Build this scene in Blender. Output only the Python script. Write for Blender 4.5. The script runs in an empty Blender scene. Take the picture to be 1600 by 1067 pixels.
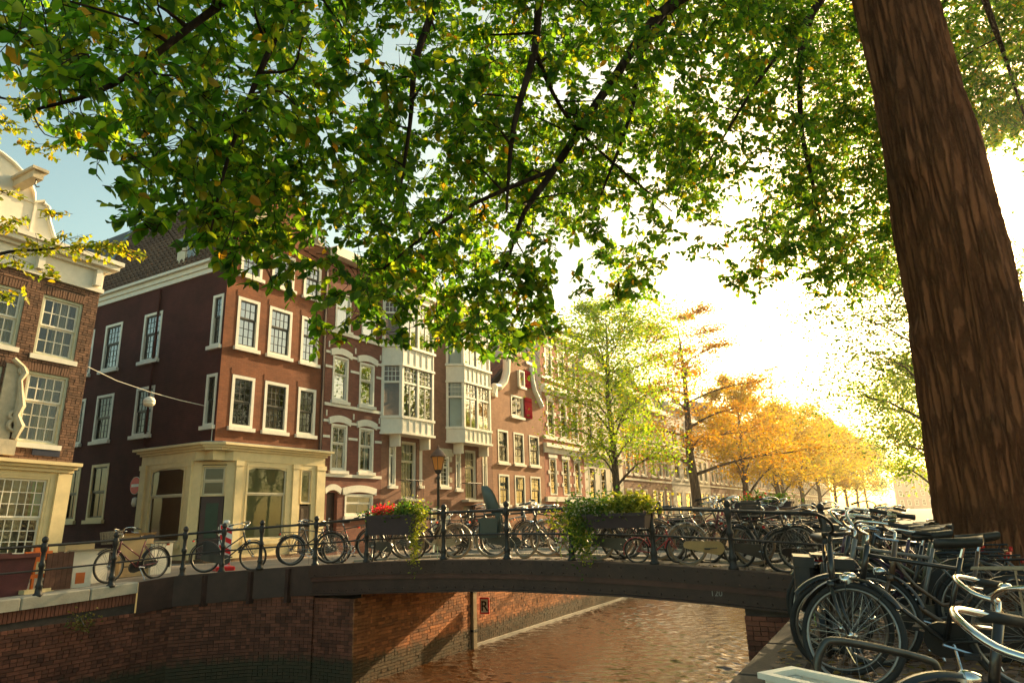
import bpy, math, random
import numpy as np
from mathutils import Vector, Matrix
random.seed(11)
rng = np.random.default_rng(5)
sc = bpy.context.scene
COL = sc.collection
PI = math.pi

# ---------------------------------------------------------------- camera, sky, sun, exposure
cd = bpy.data.cameras.new('camera')
cd.sensor_width = 36.0
cd.lens = 23.74
cd.clip_start = 0.05
cd.clip_end = 3000
cam = bpy.data.objects.new('camera', cd)
COL.objects.link(cam)
HEAD, PITCH, ROLL = math.radians(29.6), math.radians(14.6), math.radians(-1.75)
cam.matrix_world = (Matrix.Translation((0, 0, 1.25)) @ Matrix.Rotation(HEAD, 4, 'Z')
                    @ Matrix.Rotation(PI / 2 + PITCH, 4, 'X') @ Matrix.Rotation(ROLL, 4, 'Z'))
sc.camera = cam

SUN_EL, SUN_AZ = math.radians(20.4), math.radians(8.7)      # azimuth from +Y towards +X
w = bpy.data.worlds.new('World')
sc.world = w
w.use_nodes = True
wn = w.node_tree
wn.nodes.clear()
sky = wn.nodes.new('ShaderNodeTexSky')
sky.sky_type = 'NISHITA'
sky.sun_disc = False
sky.sun_elevation = SUN_EL
sky.sun_rotation = SUN_AZ
sky.air_density = 1.0
sky.dust_density = 2.0
sky.ozone_density = 1.0
sky.altitude = 0
tint = wn.nodes.new('ShaderNodeMix')
tint.data_type = 'RGBA'
tint.blend_type = 'MULTIPLY'
tint.inputs['Factor'].default_value = 1.0
tint.inputs['B'].default_value = (1.0, 0.865, 0.53, 1)        # the photograph's warm white balance
bg = wn.nodes.new('ShaderNodeBackground')
bg.inputs['Strength'].default_value = 0.15
wo = wn.nodes.new('ShaderNodeOutputWorld')
hsv = wn.nodes.new('ShaderNodeHueSaturation')
hsv.inputs['Saturation'].default_value = 1.2
wn.links.new(sky.outputs[0], hsv.inputs['Color'])
wn.links.new(hsv.outputs['Color'], tint.inputs['A'])
wn.links.new(tint.outputs['Result'], bg.inputs['Color'])
wn.links.new(bg.outputs[0], wo.inputs['Surface'])

sl = bpy.data.lights.new('sun', 'SUN')
sl.energy = 5.0
sl.angle = math.radians(0.6)
sl.color = (1.0, 0.73, 0.38)
sun = bpy.data.objects.new('sun', sl)
COL.objects.link(sun)
SUN_DIR = Vector((math.sin(SUN_AZ) * math.cos(SUN_EL), math.cos(SUN_AZ) * math.cos(SUN_EL), math.sin(SUN_EL)))
sun.rotation_euler = SUN_DIR.to_track_quat('Z', 'Y').to_euler()
sun.location = (5, 30, 30)

sc.view_settings.view_transform = 'Standard'
sc.view_settings.look = 'None'
sc.view_settings.gamma = 1.0
sc.view_settings.use_curve_mapping = False
sc.view_settings.exposure = 1.42
sc.cycles.use_denoising = True
sc.cycles.max_bounces = 8
sc.cycles.transparent_max_bounces = 8
sc.cycles.volume_bounces = 0
sc.cycles.caustics_reflective = False
sc.cycles.caustics_refractive = False
sc.cycles.sample_clamp_indirect = 6.0

# ---------------------------------------------------------------- tagging
def tag(o, label=None, cat=None, group=None, kind=None):
    if label: o['label'] = label
    if cat: o['category'] = cat
    if group: o['group'] = group
    if kind: o['kind'] = kind
    return o

def thing(name, label, cat, loc=(0, 0, 0), rz=0.0, group=None):
    o = bpy.data.objects.new(name, None)
    o.empty_display_size = 0.1
    COL.objects.link(o)
    o.location = loc
    o.rotation_euler = (0, 0, rz)
    return tag(o, label, cat, group)

# ---------------------------------------------------------------- mesh builder
class MB:
    def __init__(s):
        s.v = []; s.f = []
    def add(s, vs, fs):
        n = len(s.v)
        s.v.extend(tuple(p) for p in vs)
        s.f.extend(tuple(i + n for i in f) for f in fs)
        return s
    def quad(s, a, b, c, d):
        return s.add((a, b, c, d), ((0, 1, 2, 3),))
    def box(s, x0, x1, y0, y1, z0, z1):
        return s.add(((x0, y0, z0), (x1, y0, z0), (x1, y1, z0), (x0, y1, z0),
                      (x0, y0, z1), (x1, y0, z1), (x1, y1, z1), (x0, y1, z1)),
                     ((0, 3, 2, 1), (4, 5, 6, 7), (0, 1, 5, 4), (1, 2, 6, 5), (2, 3, 7, 6), (3, 0, 4, 7)))
    def cbox(s, x0, x1, y0, y1, z0, z1, c):
        """box with chamfered vertical and top edges (for worn stone)"""
        b = [(x0 + c, y0), (x1 - c, y0), (x1, y0 + c), (x1, y1 - c), (x1 - c, y1), (x0 + c, y1), (x0, y1 - c), (x0, y0 + c)]
        cx, cy = (x0 + x1) / 2, (y0 + y1) / 2
        vs = [(x, y, z0) for x, y in b] + [(x, y, z1 - c) for x, y in b]
        sx = (abs(x1 - x0) / 2 - c) / (abs(x1 - x0) / 2); sy = (abs(y1 - y0) / 2 - c) / (abs(y1 - y0) / 2)
        vs += [(cx + (x - cx) * sx, cy + (y - cy) * sy, z1) for x, y in b]
        fs = []
        for k in range(8):
            m = (k + 1) % 8
            fs += [(k, m, 8 + m, 8 + k), (8 + k, 8 + m, 16 + m, 16 + k)]
        fs.append(tuple(range(16, 24))); fs.append(tuple(range(7, -1, -1)))
        return s.add(vs, fs)
    def obox(s, c, size, M):
        hx, hy, hz = size[0] / 2, size[1] / 2, size[2] / 2
        vs = []
        for z in (-hz, hz):
            for x, y in ((-hx, -hy), (hx, -hy), (hx, hy), (-hx, hy)):
                vs.append(Vector(c) + M @ Vector((x, y, z)))
        return s.add(vs, ((0, 3, 2, 1), (4, 5, 6, 7), (0, 1, 5, 4), (1, 2, 6, 5), (2, 3, 7, 6), (3, 0, 4, 7)))
    def prism(s, pts, y0, y1):
        """polygon in (x, z), counter-clockwise seen from -y, extruded from y0 (front) to y1"""
        n = len(pts)
        vs = [(x, y0, z) for x, z in pts] + [(x, y1, z) for x, z in pts]
        fs = [tuple(range(n)), tuple(range(2 * n - 1, n - 1, -1))]
        for k in range(n):
            m = (k + 1) % n
            fs.append((m, k, n + k, n + m))
        return s.add(vs, fs)
    def zprism(s, pts, z0, z1):
        n = len(pts)
        vs = [(x, y, z0) for x, y in pts] + [(x, y, z1) for x, y in pts]
        fs = [tuple(range(n - 1, -1, -1)), tuple(range(n, 2 * n))]
        for k in range(n):
            m = (k + 1) % n
            fs.append((k, m, n + m, n + k))
        return s.add(vs, fs)
    def tube(s, pts, r, n=6, cap=True, flat=1.0):
        pts = [Vector(p) for p in pts]
        m = len(pts)
        rr = r if hasattr(r, '__len__') else [r] * m
        base = len(s.v)
        prev = None
        for i, p in enumerate(pts):
            t = (pts[min(i + 1, m - 1)] - pts[max(i - 1, 0)])
            if t.length < 1e-9: t = Vector((0, 0, 1))
            t.normalize()
            if prev is None:
                a = Vector((0, 0, 1)) if abs(t.z) < 0.9 else Vector((1, 0, 0))
                x = t.cross(a).normalized()
            else:
                x = (prev - t * prev.dot(t))
                if x.length < 1e-6: x = t.orthogonal()
                x.normalize()
            prev = x
            y = t.cross(x)
            for k in range(n):
                an = 2 * PI * k / n
                q = p + (x * math.cos(an) + y * math.sin(an) * flat) * rr[i]
                s.v.append((q.x, q.y, q.z))
        for i in range(m - 1):
            for k in range(n):
                k2 = (k + 1) % n
                a = base + i * n
                s.f.append((a + k, a + k2, a + n + k2, a + n + k))
        if cap:
            s.f.append(tuple(base + k for k in range(n - 1, -1, -1)))
            s.f.append(tuple(base + (m - 1) * n + k for k in range(n)))
        return s
    def lathe(s, prof, n=12, c=(0, 0, 0), M=None):
        base = len(s.v)
        c = Vector(c)
        for r, z in prof:
            for k in range(n):
                a = 2 * PI * k / n
                p = Vector((r * math.cos(a), r * math.sin(a), z))
                if M is not None: p = M @ p
                p += c
                s.v.append((p.x, p.y, p.z))
        for i in range(len(prof) - 1):
            for k in range(n):
                k2 = (k + 1) % n
                a = base + i * n
                s.f.append((a + k, a + k2, a + n + k2, a + n + k))
        s.f.append(tuple(base + k for k in range(n - 1, -1, -1)))
        s.f.append(tuple(base + (len(prof) - 1) * n + k for k in range(n)))
        return s
    def torus(s, R, r, nR=36, nr=7, c=(0, 0, 0), a0=0.0, a1=2 * PI, M=None, sy=1.0):
        """ring in the x-z plane (axis y); a0..a1 for an arc"""
        base = len(s.v)
        full = abs(a1 - a0 - 2 * PI) < 1e-6
        m = nR if full else nR + 1
        for i in range(m):
            a = a0 + (a1 - a0) * i / nR
            for k in range(nr):
                b = 2 * PI * k / nr
                rad = R + r * math.cos(b)
                p = Vector((rad * math.cos(a), r * math.sin(b) * sy, rad * math.sin(a)))
                if M is not None: p = M @ p
                s.v.append((p.x + c[0], p.y + c[1], p.z + c[2]))
        for i in range(nR if full else m - 1):
            j = (i + 1) % m
            for k in range(nr):
                k2 = (k + 1) % nr
                s.f.append((base + i * nr + k, base + i * nr + k2, base + j * nr + k2, base + j * nr + k))
        return s
    def xform(s, M, i0=0):
        for i in range(i0, len(s.v)):
            p = M @ Vector(s.v[i])
            s.v[i] = (p.x, p.y, p.z)
        return s
    def mesh(s, name, mat, smooth=False):
        me = bpy.data.meshes.new(name)
        me.from_pydata(s.v, [], s.f)
        if mat: me.materials.append(mat)
        if smooth:
            me.polygons.foreach_set('use_smooth', [True] * len(me.polygons))
        return me
    def build(s, name, mat, parent=None, smooth=False, L=None):
        return put(name, s.mesh(name, mat, smooth), parent, L)

def put(name, me, parent=None, L=None):
    o = bpy.data.objects.new(name, me)
    COL.objects.link(o)
    if parent is not None: o.parent = parent
    if L is not None: o.matrix_local = L
    return o

def np_mesh(name, V, Fq, mat, parent=None, smooth=False):
    """fast mesh of equal-sided polygons: V (n,3), Fq (m,k)"""
    me = bpy.data.meshes.new(name)
    V = np.ascontiguousarray(V, dtype=np.float32); Fq = np.ascontiguousarray(Fq, dtype=np.int32)
    m, k = Fq.shape
    me.vertices.add(len(V)); me.vertices.foreach_set('co', V.ravel())
    me.loops.add(m * k); me.loops.foreach_set('vertex_index', Fq.ravel())
    me.polygons.add(m)
    me.polygons.foreach_set('loop_start', np.arange(0, m * k, k, dtype=np.int32))
    if smooth: me.polygons.foreach_set('use_smooth', np.ones(m, dtype=bool))
    me.update(calc_edges=True)
    me.validate()
    if mat: me.materials.append(mat)
    return put(name, me, parent)

def rot(ax, a): return Matrix.Rotation(a, 3, ax)

# ---------------------------------------------------------------- materials
def _new(name):
    m = bpy.data.materials.new(name)
    m.use_nodes = True
    nt = m.node_tree
    b = nt.nodes['Principled BSDF']
    return m, nt, b

def _noise(nt, scale, detail=4, rough=0.6, vec=None):
    n = nt.nodes.new('ShaderNodeTexNoise')
    n.inputs['Scale'].default_value = scale
    n.inputs['Detail'].default_value = detail
    n.inputs['Roughness'].default_value = rough
    if vec: nt.links.new(vec, n.inputs['Vector'])
    return n

def _ramp(nt, fac, cols):
    r = nt.nodes.new('ShaderNodeValToRGB')
    els = r.color_ramp.elements
    while len(els) < len(cols): els.new(0.5)
    for e, (p, c) in zip(els, cols):
        e.position = p; e.color = (*c, 1)
    nt.links.new(fac, r.inputs['Fac'])
    return r

def dark(c, k): return tuple(max(0, min(1, x * k)) for x in c)

def mat(name, col, rough=0.6, var=0.25, scale=3.0, bump=0.0, bscale=40.0, metal=0.0, spec=0.4, island=0.0, col2=None, coat=0.0, wet=None):
    m, nt, b = _new(name)
    tc = nt.nodes.new('ShaderNodeTexCoord')
    n = _noise(nt, scale, 6, 0.65, tc.outputs['Object'])
    c2 = col2 or dark(col, 1 + var)
    r = _ramp(nt, n.outputs['Fac'], [(0.3, dark(col, 1 - var)), (0.7, c2)])
    out = r.outputs['Color']
    if island:
        g = nt.nodes.new('ShaderNodeNewGeometry')
        h = nt.nodes.new('ShaderNodeHueSaturation')
        mr = nt.nodes.new('ShaderNodeMapRange')
        mr.inputs['To Min'].default_value = 1 - island; mr.inputs['To Max'].default_value = 1 + island
        nt.links.new(g.outputs['Random Per Island'], mr.inputs['Value'])
        nt.links.new(mr.outputs['Result'], h.inputs['Value'])
        nt.links.new(out, h.inputs['Color'])
        out = h.outputs['Color']
    if wet is not None:                     # algae and lime left by the water along the foot of the wall
        sp = nt.nodes.new('ShaderNodeSeparateXYZ'); nt.links.new(tc.outputs['Object'], sp.inputs[0])
        n3 = _noise(nt, 5.0, 5, 0.7, tc.outputs['Object'])
        m1 = nt.nodes.new('ShaderNodeMath'); m1.operation = 'MULTIPLY_ADD'; m1.inputs[1].default_value = -0.55
        nt.links.new(n3.outputs['Fac'], m1.inputs[0]); nt.links.new(sp.outputs['Z'], m1.inputs[2])
        mr3 = nt.nodes.new('ShaderNodeMapRange'); mr3.inputs['From Min'].default_value = wet - 0.30; mr3.inputs['From Max'].default_value = wet - 0.12
        mr3.inputs['To Min'].default_value = 0.85; mr3.inputs['To Max'].default_value = 0.0
        nt.links.new(m1.outputs[0], mr3.inputs['Value'])
        mx3 = nt.nodes.new('ShaderNodeMix'); mx3.data_type = 'RGBA'; mx3.inputs['B'].default_value = (0.045, 0.045, 0.022, 1)
        nt.links.new(mr3.outputs['Result'], mx3.inputs['Factor']); nt.links.new(out, mx3.inputs['A'])
        out = mx3.outputs['Result']
    nt.links.new(out, b.inputs['Base Color'])
    b.inputs['Roughness'].default_value = rough
    b.inputs['Metallic'].default_value = metal
    b.inputs['Specular IOR Level'].default_value = spec
    if coat: b.inputs['Coat Weight'].default_value = coat
    if bump:
        nb = _noise(nt, bscale, 5, 0.7, tc.outputs['Object'])
        bp = nt.nodes.new('ShaderNodeBump')
        bp.inputs['Strength'].default_value = bump
        bp.inputs['Distance'].default_value = 0.02
        nt.links.new(nb.outputs['Fac'], bp.inputs['Height'])
        nt.links.new(bp.outputs['Normal'], b.inputs['Normal'])
    return m

def brickmat(name, c1, c2, mortar, bw=0.21, bh=0.065, var=0.3, bump=0.5):
    """brick courses in the wall's own x-z plane"""
    m, nt, b = _new(name)
    tc = nt.nodes.new('ShaderNodeTexCoord')
    sp = nt.nodes.new('ShaderNodeSeparateXYZ')
    ad = nt.nodes.new('ShaderNodeMath'); ad.operation = 'ADD'
    cb = nt.nodes.new('ShaderNodeCombineXYZ')
    nt.links.new(tc.outputs['Object'], sp.inputs[0])
    nt.links.new(sp.outputs['X'], ad.inputs[0]); nt.links.new(sp.outputs['Y'], ad.inputs[1])
    nt.links.new(ad.outputs[0], cb.inputs['X']); nt.links.new(sp.outputs['Z'], cb.inputs['Y'])
    t = nt.nodes.new('ShaderNodeTexBrick')
    t.inputs['Scale'].default_value = 1.0
    t.inputs['Brick Width'].default_value = bw
    t.inputs['Row Height'].default_value = bh
    t.inputs['Mortar Size'].default_value = 0.006
    t.inputs['Mortar Smooth'].default_value = 0.3
    t.inputs['Color1'].default_value = (*c1, 1); t.inputs['Color2'].default_value = (*c2, 1)
    t.inputs['Mortar'].default_value = (*mortar, 1)
    nt.links.new(cb.outputs[0], t.inputs['Vector'])
    n = _noise(nt, 0.9, 7, 0.7, tc.outputs['Object'])
    r = _ramp(nt, n.outputs['Fac'], [(0.3, (1 - var,) * 3), (0.7, (1 + var * 0.6,) * 3)])
    mx = nt.nodes.new('ShaderNodeMix'); mx.data_type = 'RGBA'; mx.blend_type = 'MULTIPLY'
    mx.inputs['Factor'].default_value = 1.0
    nt.links.new(t.outputs['Color'], mx.inputs['A']); nt.links.new(r.outputs['Color'], mx.inputs['B'])
    nt.links.new(mx.outputs['Result'], b.inputs['Base Color'])
    b.inputs['Roughness'].default_value = 0.85
    b.inputs['Specular IOR Level'].default_value = 0.25
    bp = nt.nodes.new('ShaderNodeBump')
    bp.inputs['Strength'].default_value = bump; bp.inputs['Distance'].default_value = 0.01
    bp.invert = True
    nt.links.new(t.outputs['Fac'], bp.inputs['Height'])
    nt.links.new(bp.outputs['Normal'], b.inputs['Normal'])
    return m

def leafmat(name, cols, trans=0.5, rough=0.55, tk=1.6, tcol=(1.0, 1.0, 0.5)):
    """leaf colours differ from leaf to leaf; light shines through"""
    m, nt, b = _new(name)
    nt.nodes.remove(b)
    g = nt.nodes.new('ShaderNodeNewGeometry')
    r = _ramp(nt, g.outputs['Random Per Island'], cols)
    d = nt.nodes.new('ShaderNodeBsdfPrincipled')
    d.inputs['Roughness'].default_value = rough
    d.inputs['Specular IOR Level'].default_value = 0.3
    t = nt.nodes.new('ShaderNodeBsdfTranslucent')
    mm = nt.nodes.new('ShaderNodeMix'); mm.data_type = 'RGBA'; mm.blend_type = 'MULTIPLY'
    mm.inputs['Factor'].default_value = 1.0
    mm.inputs['B'].default_value = (tcol[0] * tk, tcol[1] * tk, tcol[2] * tk, 1)
    nt.links.new(r.outputs['Color'], mm.inputs['A'])
    nt.links.new(r.outputs['Color'], d.inputs['Base Color'])
    nt.links.new(mm.outputs['Result'], t.inputs['Color'])
    mx = nt.nodes.new('ShaderNodeMixShader'); mx.inputs['Fac'].default_value = trans
    nt.links.new(d.outputs[0], mx.inputs[1]); nt.links.new(t.outputs[0], mx.inputs[2])
    nt.links.new(mx.outputs[0], nt.nodes['Material Output'].inputs['Surface'])
    return m

def glassmat(name, tintc=(0.75, 0.8, 0.78), ior=1.55, wob=0.07):
    m, nt, b = _new(name)
    nt.nodes.remove(b)
    tc = nt.nodes.new('ShaderNodeTexCoord')
    n = _noise(nt, 2.2, 2, 0.5, tc.outputs['Object'])
    bp = nt.nodes.new('ShaderNodeBump'); bp.inputs['Strength'].default_value = wob; bp.inputs['Distance'].default_value = 0.02
    nt.links.new(n.outputs['Fac'], bp.inputs['Height'])
    fr = nt.nodes.new('ShaderNodeFresnel'); fr.inputs['IOR'].default_value = ior
    gl = nt.nodes.new('ShaderNodeBsdfGlossy'); gl.inputs['Roughness'].default_value = 0.02
    gl.inputs['Color'].default_value = (0.95, 0.95, 0.95, 1)
    nt.links.new(bp.outputs['Normal'], gl.inputs['Normal']); nt.links.new(bp.outputs['Normal'], fr.inputs['Normal'])
    tr = nt.nodes.new('ShaderNodeBsdfTransparent'); tr.inputs['Color'].default_value = (*tintc, 1)
    mx = nt.nodes.new('ShaderNodeMixShader')
    nt.links.new(fr.outputs[0], mx.inputs['Fac']); nt.links.new(tr.outputs[0], mx.inputs[1]); nt.links.new(gl.outputs[0], mx.inputs[2])
    nt.links.new(mx.outputs[0], nt.nodes['Material Output'].inputs['Surface'])
    return m

MT = {}
MT['white'] = mat('white_paint', (0.76, 0.71, 0.60), 0.5, 0.08, 5, 0.08, 60)
MT['cream'] = mat('cream_paint', (0.74, 0.58, 0.31), 0.5, 0.10, 3, 0.08, 50)
MT['creamdark'] = mat('cream_sash_paint', (0.62, 0.55, 0.40), 0.5, 0.1, 3)
MT['sash'] = mat('dark_sash_paint', (0.05, 0.045, 0.035), 0.4, 0.2, 6)
MT['greenframe'] = mat('pale_green_frame', (0.50, 0.49, 0.35), 0.5, 0.12, 5)
MT['glass'] = glassmat('window_glass')
MT['glassold'] = glassmat('old_wavy_glass', ior=1.7, wob=0.22)
MT['glasssky'] = glassmat('bright_window_glass', ior=3.6, wob=0.12)
MT['room'] = mat('dark_room', (0.035, 0.025, 0.02), 0.9, 0.3, 1.5)
MT['curtain'] = mat('cream_curtain', (0.55, 0.47, 0.33), 0.9, 0.2, 2, 0)
MT['net'] = mat('white_net_curtain', (0.86, 0.82, 0.74), 0.9, 0.10, 2)
MT['pinkcurtain'] = mat('red_curtain', (0.50, 0.22, 0.17), 0.9, 0.3, 2)
MT['greencurtain'] = mat('green_curtain', (0.05, 0.30, 0.06), 0.9, 0.3, 2)
MT['bluecurtain'] = mat('pale_blue_curtain', (0.50, 0.62, 0.62), 0.9, 0.2, 2)
MT['blind'] = mat('brown_roller_blind', (0.36, 0.20, 0.12), 0.8, 0.15, 1.5)
MT['blindgreen'] = mat('olive_roller_blind', (0.48, 0.41, 0.18), 0.8, 0.12, 1.5)
MT['iron'] = mat('black_iron_paint', (0.022, 0.020, 0.020), 0.42, 0.4, 12, 0.15, 80)
MT['bridgesteel'] = mat('brown_bridge_paint', (0.050, 0.022, 0.017), 0.5, 0.35, 3, 0.2, 30)
MT['bridgestrip'] = mat('rusty_red_girder_paint', (0.085, 0.030, 0.022), 0.5, 0.35, 3, 0.2, 30)
MT['stone'] = mat('pale_coping_stone', (0.42, 0.37, 0.29), 0.8, 0.2, 2.5, 0.3, 30, island=0.12)
MT['sandstone'] = mat('sandstone', (0.52, 0.44, 0.31), 0.8, 0.2, 4, 0.3, 40)
MT['stonedark'] = mat('dark_coping_stone', (0.05, 0.036, 0.028), 0.85, 0.3, 2.5, 0.3, 30, island=0.15)  # coping of the right quay, much darker than the pale stone
MT['asphalt'] = mat('pale_street_paving', (0.24, 0.20, 0.16), 0.85, 0.2, 0.8, 0.3, 60)
MT['klinker'] = mat('street_klinker', (0.22, 0.135, 0.10), 0.85, 0.25, 2, 0.3, 50, island=0.3)
MT['mortar'] = mat('mortar', (0.15, 0.12, 0.10), 0.95, 0.25, 6, 0.3, 60)
MT['mortardark'] = mat('sooty_mortar', (0.06, 0.045, 0.038), 0.95, 0.3, 6, 0.3, 60)
MT['brickL'] = mat('weathered_brick', (0.155, 0.080, 0.050), 0.85, 0.3, 4, 0.3, 50, island=0.35)
MT['brickquay'] = mat('quay_brick', (0.17, 0.055, 0.032), 0.8, 0.45, 1.6, 0.3, 50, island=0.45, wet=-1.65)
MT['brickabut'] = mat('orange_abutment_brick', (0.38, 0.14, 0.05), 0.8, 0.4, 1.6, 0.3, 50, island=0.45, wet=-1.65)
MT['dim'] = brickmat('shaded_red_painted_brick', (0.080, 0.021, 0.019), (0.070, 0.018, 0.017), (0.055, 0.015, 0.014), 0.22, 0.07, 0.45, 0.5)  # shade of the side wall is put into this darker brick colour
MT['orange'] = brickmat('rust_red_brick', (0.26, 0.084, 0.034), (0.21, 0.067, 0.028), (0.22, 0.10, 0.06), 0.22, 0.07, 0.42, 0.5)
MT['tile'] = mat('dark_roof_tile', (0.15, 0.085, 0.052), 0.75, 0.25, 1.5, 0.2, 40, island=0.15)
MT['tilered'] = mat('red_roof_tile', (0.25, 0.115, 0.07), 0.75, 0.25, 1.5, 0.2, 40, island=0.2)
MT['lead'] = mat('blue_grey_lead', (0.20, 0.25, 0.29), 0.5, 0.2, 3)
MT['slate'] = mat('slate', (0.09, 0.085, 0.09), 0.6, 0.2, 3)
MT['red'] = mat('sign_red', (0.75, 0.015, 0.02), 0.4, 0.08, 5)
MT['signwhite'] = mat('sign_white', (0.8, 0.78, 0.74), 0.4, 0.05, 5)
MT['black'] = mat('black_print', (0.01, 0.01, 0.01), 0.5, 0.1, 5)
MT['shutter'] = mat('crimson_shutter', (0.22, 0.008, 0.018), 0.9, 0.15, 5, spec=0.0)
MT['bark'] = None
# ---------------------------------------------------------------- heights of the ground
BX = [-14.6, -13.3, -12.0, -10.4, -8.4, -6.9, -5.6, -4.0, -2.7, -1.2, 0.5]
BZ = [0.19, 0.26, 0.32, 0.40, 0.46, 0.47, 0.45, 0.40, 0.33, 0.22, 0.06]
def deck(x): return float(np.interp(x, BX, BZ))
def gz(x, y):
    """street level: the bridge approaches ramp up a little on both banks"""
    if x > -1.2:
        k = float(np.interp(y, [4, 9, 12, 17, 24], [0, 0.5, 1, 1, 0]))
        return 0.05 + k * max(0.0, deck(min(x, 0.5)) - 0.05)
    if x < -14.6 or (x < -10.9 and not (11.8 < y < 16.6)):
        k = float(np.interp(y, [6, 8.6, 10.2, 12, 16.6, 19, 25], [0.15, 0.55, 0.95, 1, 1, 0.6, 0]))
        f = float(np.interp(x, [-19, -14.6, -10.8], [0.15, 0.19, 0.22]))
        if x > -14.6 and y > 16.6: f = 0.22
        return k * f
    return deck(x)

# ---------------------------------------------------------------- ground, water
WATER_Z = -2.1
g = MB()
g.add(((-900, 320, -0.02), (900, 320, -0.02), (900, 2500, -0.02), (-900, 2500, -0.02)), ((0, 1, 2, 3),))
g.add(((-900, -300, -0.02), (-40, -300, -0.02), (-40, 320, -0.02), (-900, 320, -0.02)), ((0, 1, 2, 3),))
g.add(((40, -300, -0.02), (900, -300, -0.02), (900, 320, -0.02), (40, 320, -0.02)), ((0, 1, 2, 3),))
tag(g.build('ground', MT['asphalt']), kind='structure')

def sheet(name, xs, ys, m):
    V = [(x, y, gz(x, y)) for y in ys for x in xs]
    n = len(xs)
    F = [(j * n + i, j * n + i + 1, (j + 1) * n + i + 1, (j + 1) * n + i) for j in range(len(ys) - 1) for i in range(n - 1)]
    b = MB(); b.add(V, F)
    return tag(b.build(name, m, smooth=True), kind='structure')
ysn = [-20, -5, 0, 3] + [5 + 0.5 * k for k in range(14)] + [11.8]
sheet('left_quay_street', [-40, -30, -24, -19, -17.5, -16, -15.0, -14.62], ysn, MT['asphalt'])
sheet('left_quay_street_middle', [-40, -30, -24, -19, -17.5, -16, -15.0, -14.62, -13, -12.01], [11.81, 12.5, 13.5, 14.5, 15.5, 16.6], MT['asphalt'])
sheet('left_quay_street_beyond', [-40, -30, -24, -19, -17.5, -16, -15.0, -14.5, -12.5, -10.81], [16.6, 17, 18, 19, 20, 22, 25, 30, 60, 120, 200, 320], MT['asphalt'])
# the wing between quay and bridge
wing = MB()
wing.add([(-14.6, 9.2, gz(-14.61, 9.2)), (-14.6, 11.8, deck(-14.6)), (-12.0, 11.8, deck(-12)), (-11.95, 11.75, deck(-12)), (-12.6, 11.62, 0.29), (-13.35, 11.18, 0.26), (-14.05, 10.5, 0.22), (-14.5, 9.95, 0.2)],
         [(0, 7, 6, 5, 4, 3, 2, 1)])
tag(wing.build('bridge_corner_paving', MT['asphalt']), kind='structure')
ysr = [-20, -5, 0, 3, 4, 5, 6, 7, 8, 9, 10, 11, 12, 14, 16, 18, 20, 24, 30, 60, 120, 200, 320]
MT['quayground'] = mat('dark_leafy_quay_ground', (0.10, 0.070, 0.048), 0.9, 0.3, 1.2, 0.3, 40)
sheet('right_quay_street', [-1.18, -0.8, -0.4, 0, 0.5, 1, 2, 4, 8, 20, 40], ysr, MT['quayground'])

def watermat():
    m, nt, b = _new('canal_water')
    b.inputs['Base Color'].default_value = (0.062, 0.025, 0.008, 1)
    b.inputs['Roughness'].default_value = 0.03
    b.inputs['IOR'].default_value = 1.333
    b.inputs['Specular IOR Level'].default_value = 0.6
    tc = nt.nodes.new('ShaderNodeTexCoord')
    mp = nt.nodes.new('ShaderNodeMapping'); mp.inputs['Scale'].default_value = (0.8, 1.5, 1)
    nt.links.new(tc.outputs['Object'], mp.inputs['Vector'])
    a = _noise(nt, 3.6, 3, 0.55, mp.outputs['Vector'])
    c = _noise(nt, 1.3, 2, 0.5, mp.outputs['Vector'])
    ad = nt.nodes.new('ShaderNodeMath'); ad.operation = 'MULTIPLY_ADD'; ad.inputs[1].default_value = 1.2
    nt.links.new(c.outputs['Fac'], ad.inputs[0]); nt.links.new(a.outputs['Fac'], ad.inputs[2])
    bp = nt.nodes.new('ShaderNodeBump'); bp.inputs['Strength'].default_value = 0.5; bp.inputs['Distance'].default_value = 0.05
    nt.links.new(ad.outputs[0], bp.inputs['Height'])
    nt.links.new(bp.outputs['Normal'], b.inputs['Normal'])
    return m
# rippled sheet near the bridge (real waves), plain sheet with the same material before and beyond it
wr = np.random.default_rng(21)
gx_, gy_ = np.arange(-11.0, -0.99, 0.034), np.arange(6.0, 34.01, 0.034)
GX, GY = np.meshgrid(gx_, gy_)
GZ = np.zeros_like(GX)
for k in range(56):
    lam = 0.14 * (4.0 ** wr.random()); th = wr.normal(0.15, 0.85) + PI / 2
    GZ += 0.033 * lam / (2 * PI) * np.sin(2 * PI / lam * (GX * math.cos(th) + GY * math.sin(th)) + wr.uniform(0, 6.28))
edge_ = np.clip(np.minimum(GY - 6.0, 34.0 - GY) / 1.5, 0, 1)
GZ = GZ * edge_ * (0.65 + 0.5 * np.sin(GX * 0.7 + GY * 0.23) * np.sin(GY * 0.41 + 1.0))
nx_, ny_ = len(gx_), len(gy_)
ii = (np.arange(ny_ - 1)[:, None] * nx_ + np.arange(nx_ - 1)[None]).ravel()
WM = watermat()
wo_ = np_mesh('water', np.stack([GX.ravel(), GY.ravel(), WATER_Z + GZ.ravel()], 1), np.stack([ii, ii + 1, ii + nx_ + 1, ii + nx_], 1), WM, None, True)
tag(wo_, kind='structure')
ymax = float(gy_[-1])
wt = MB()
wt.quad((-15, -30, WATER_Z), (-1, -30, WATER_Z), (-1, 6.0, WATER_Z), (-15, 6.0, WATER_Z))
wt.quad((-15, 6.0, WATER_Z), (-11.0, 6.0, WATER_Z), (-11.0, ymax, WATER_Z), (-15, ymax, WATER_Z))
wt.quad((-15, ymax, WATER_Z), (-1, ymax, WATER_Z), (-1, 322, WATER_Z), (-15, 322, WATER_Z))
tag(wt.build('water_beyond', WM), kind='structure')

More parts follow.
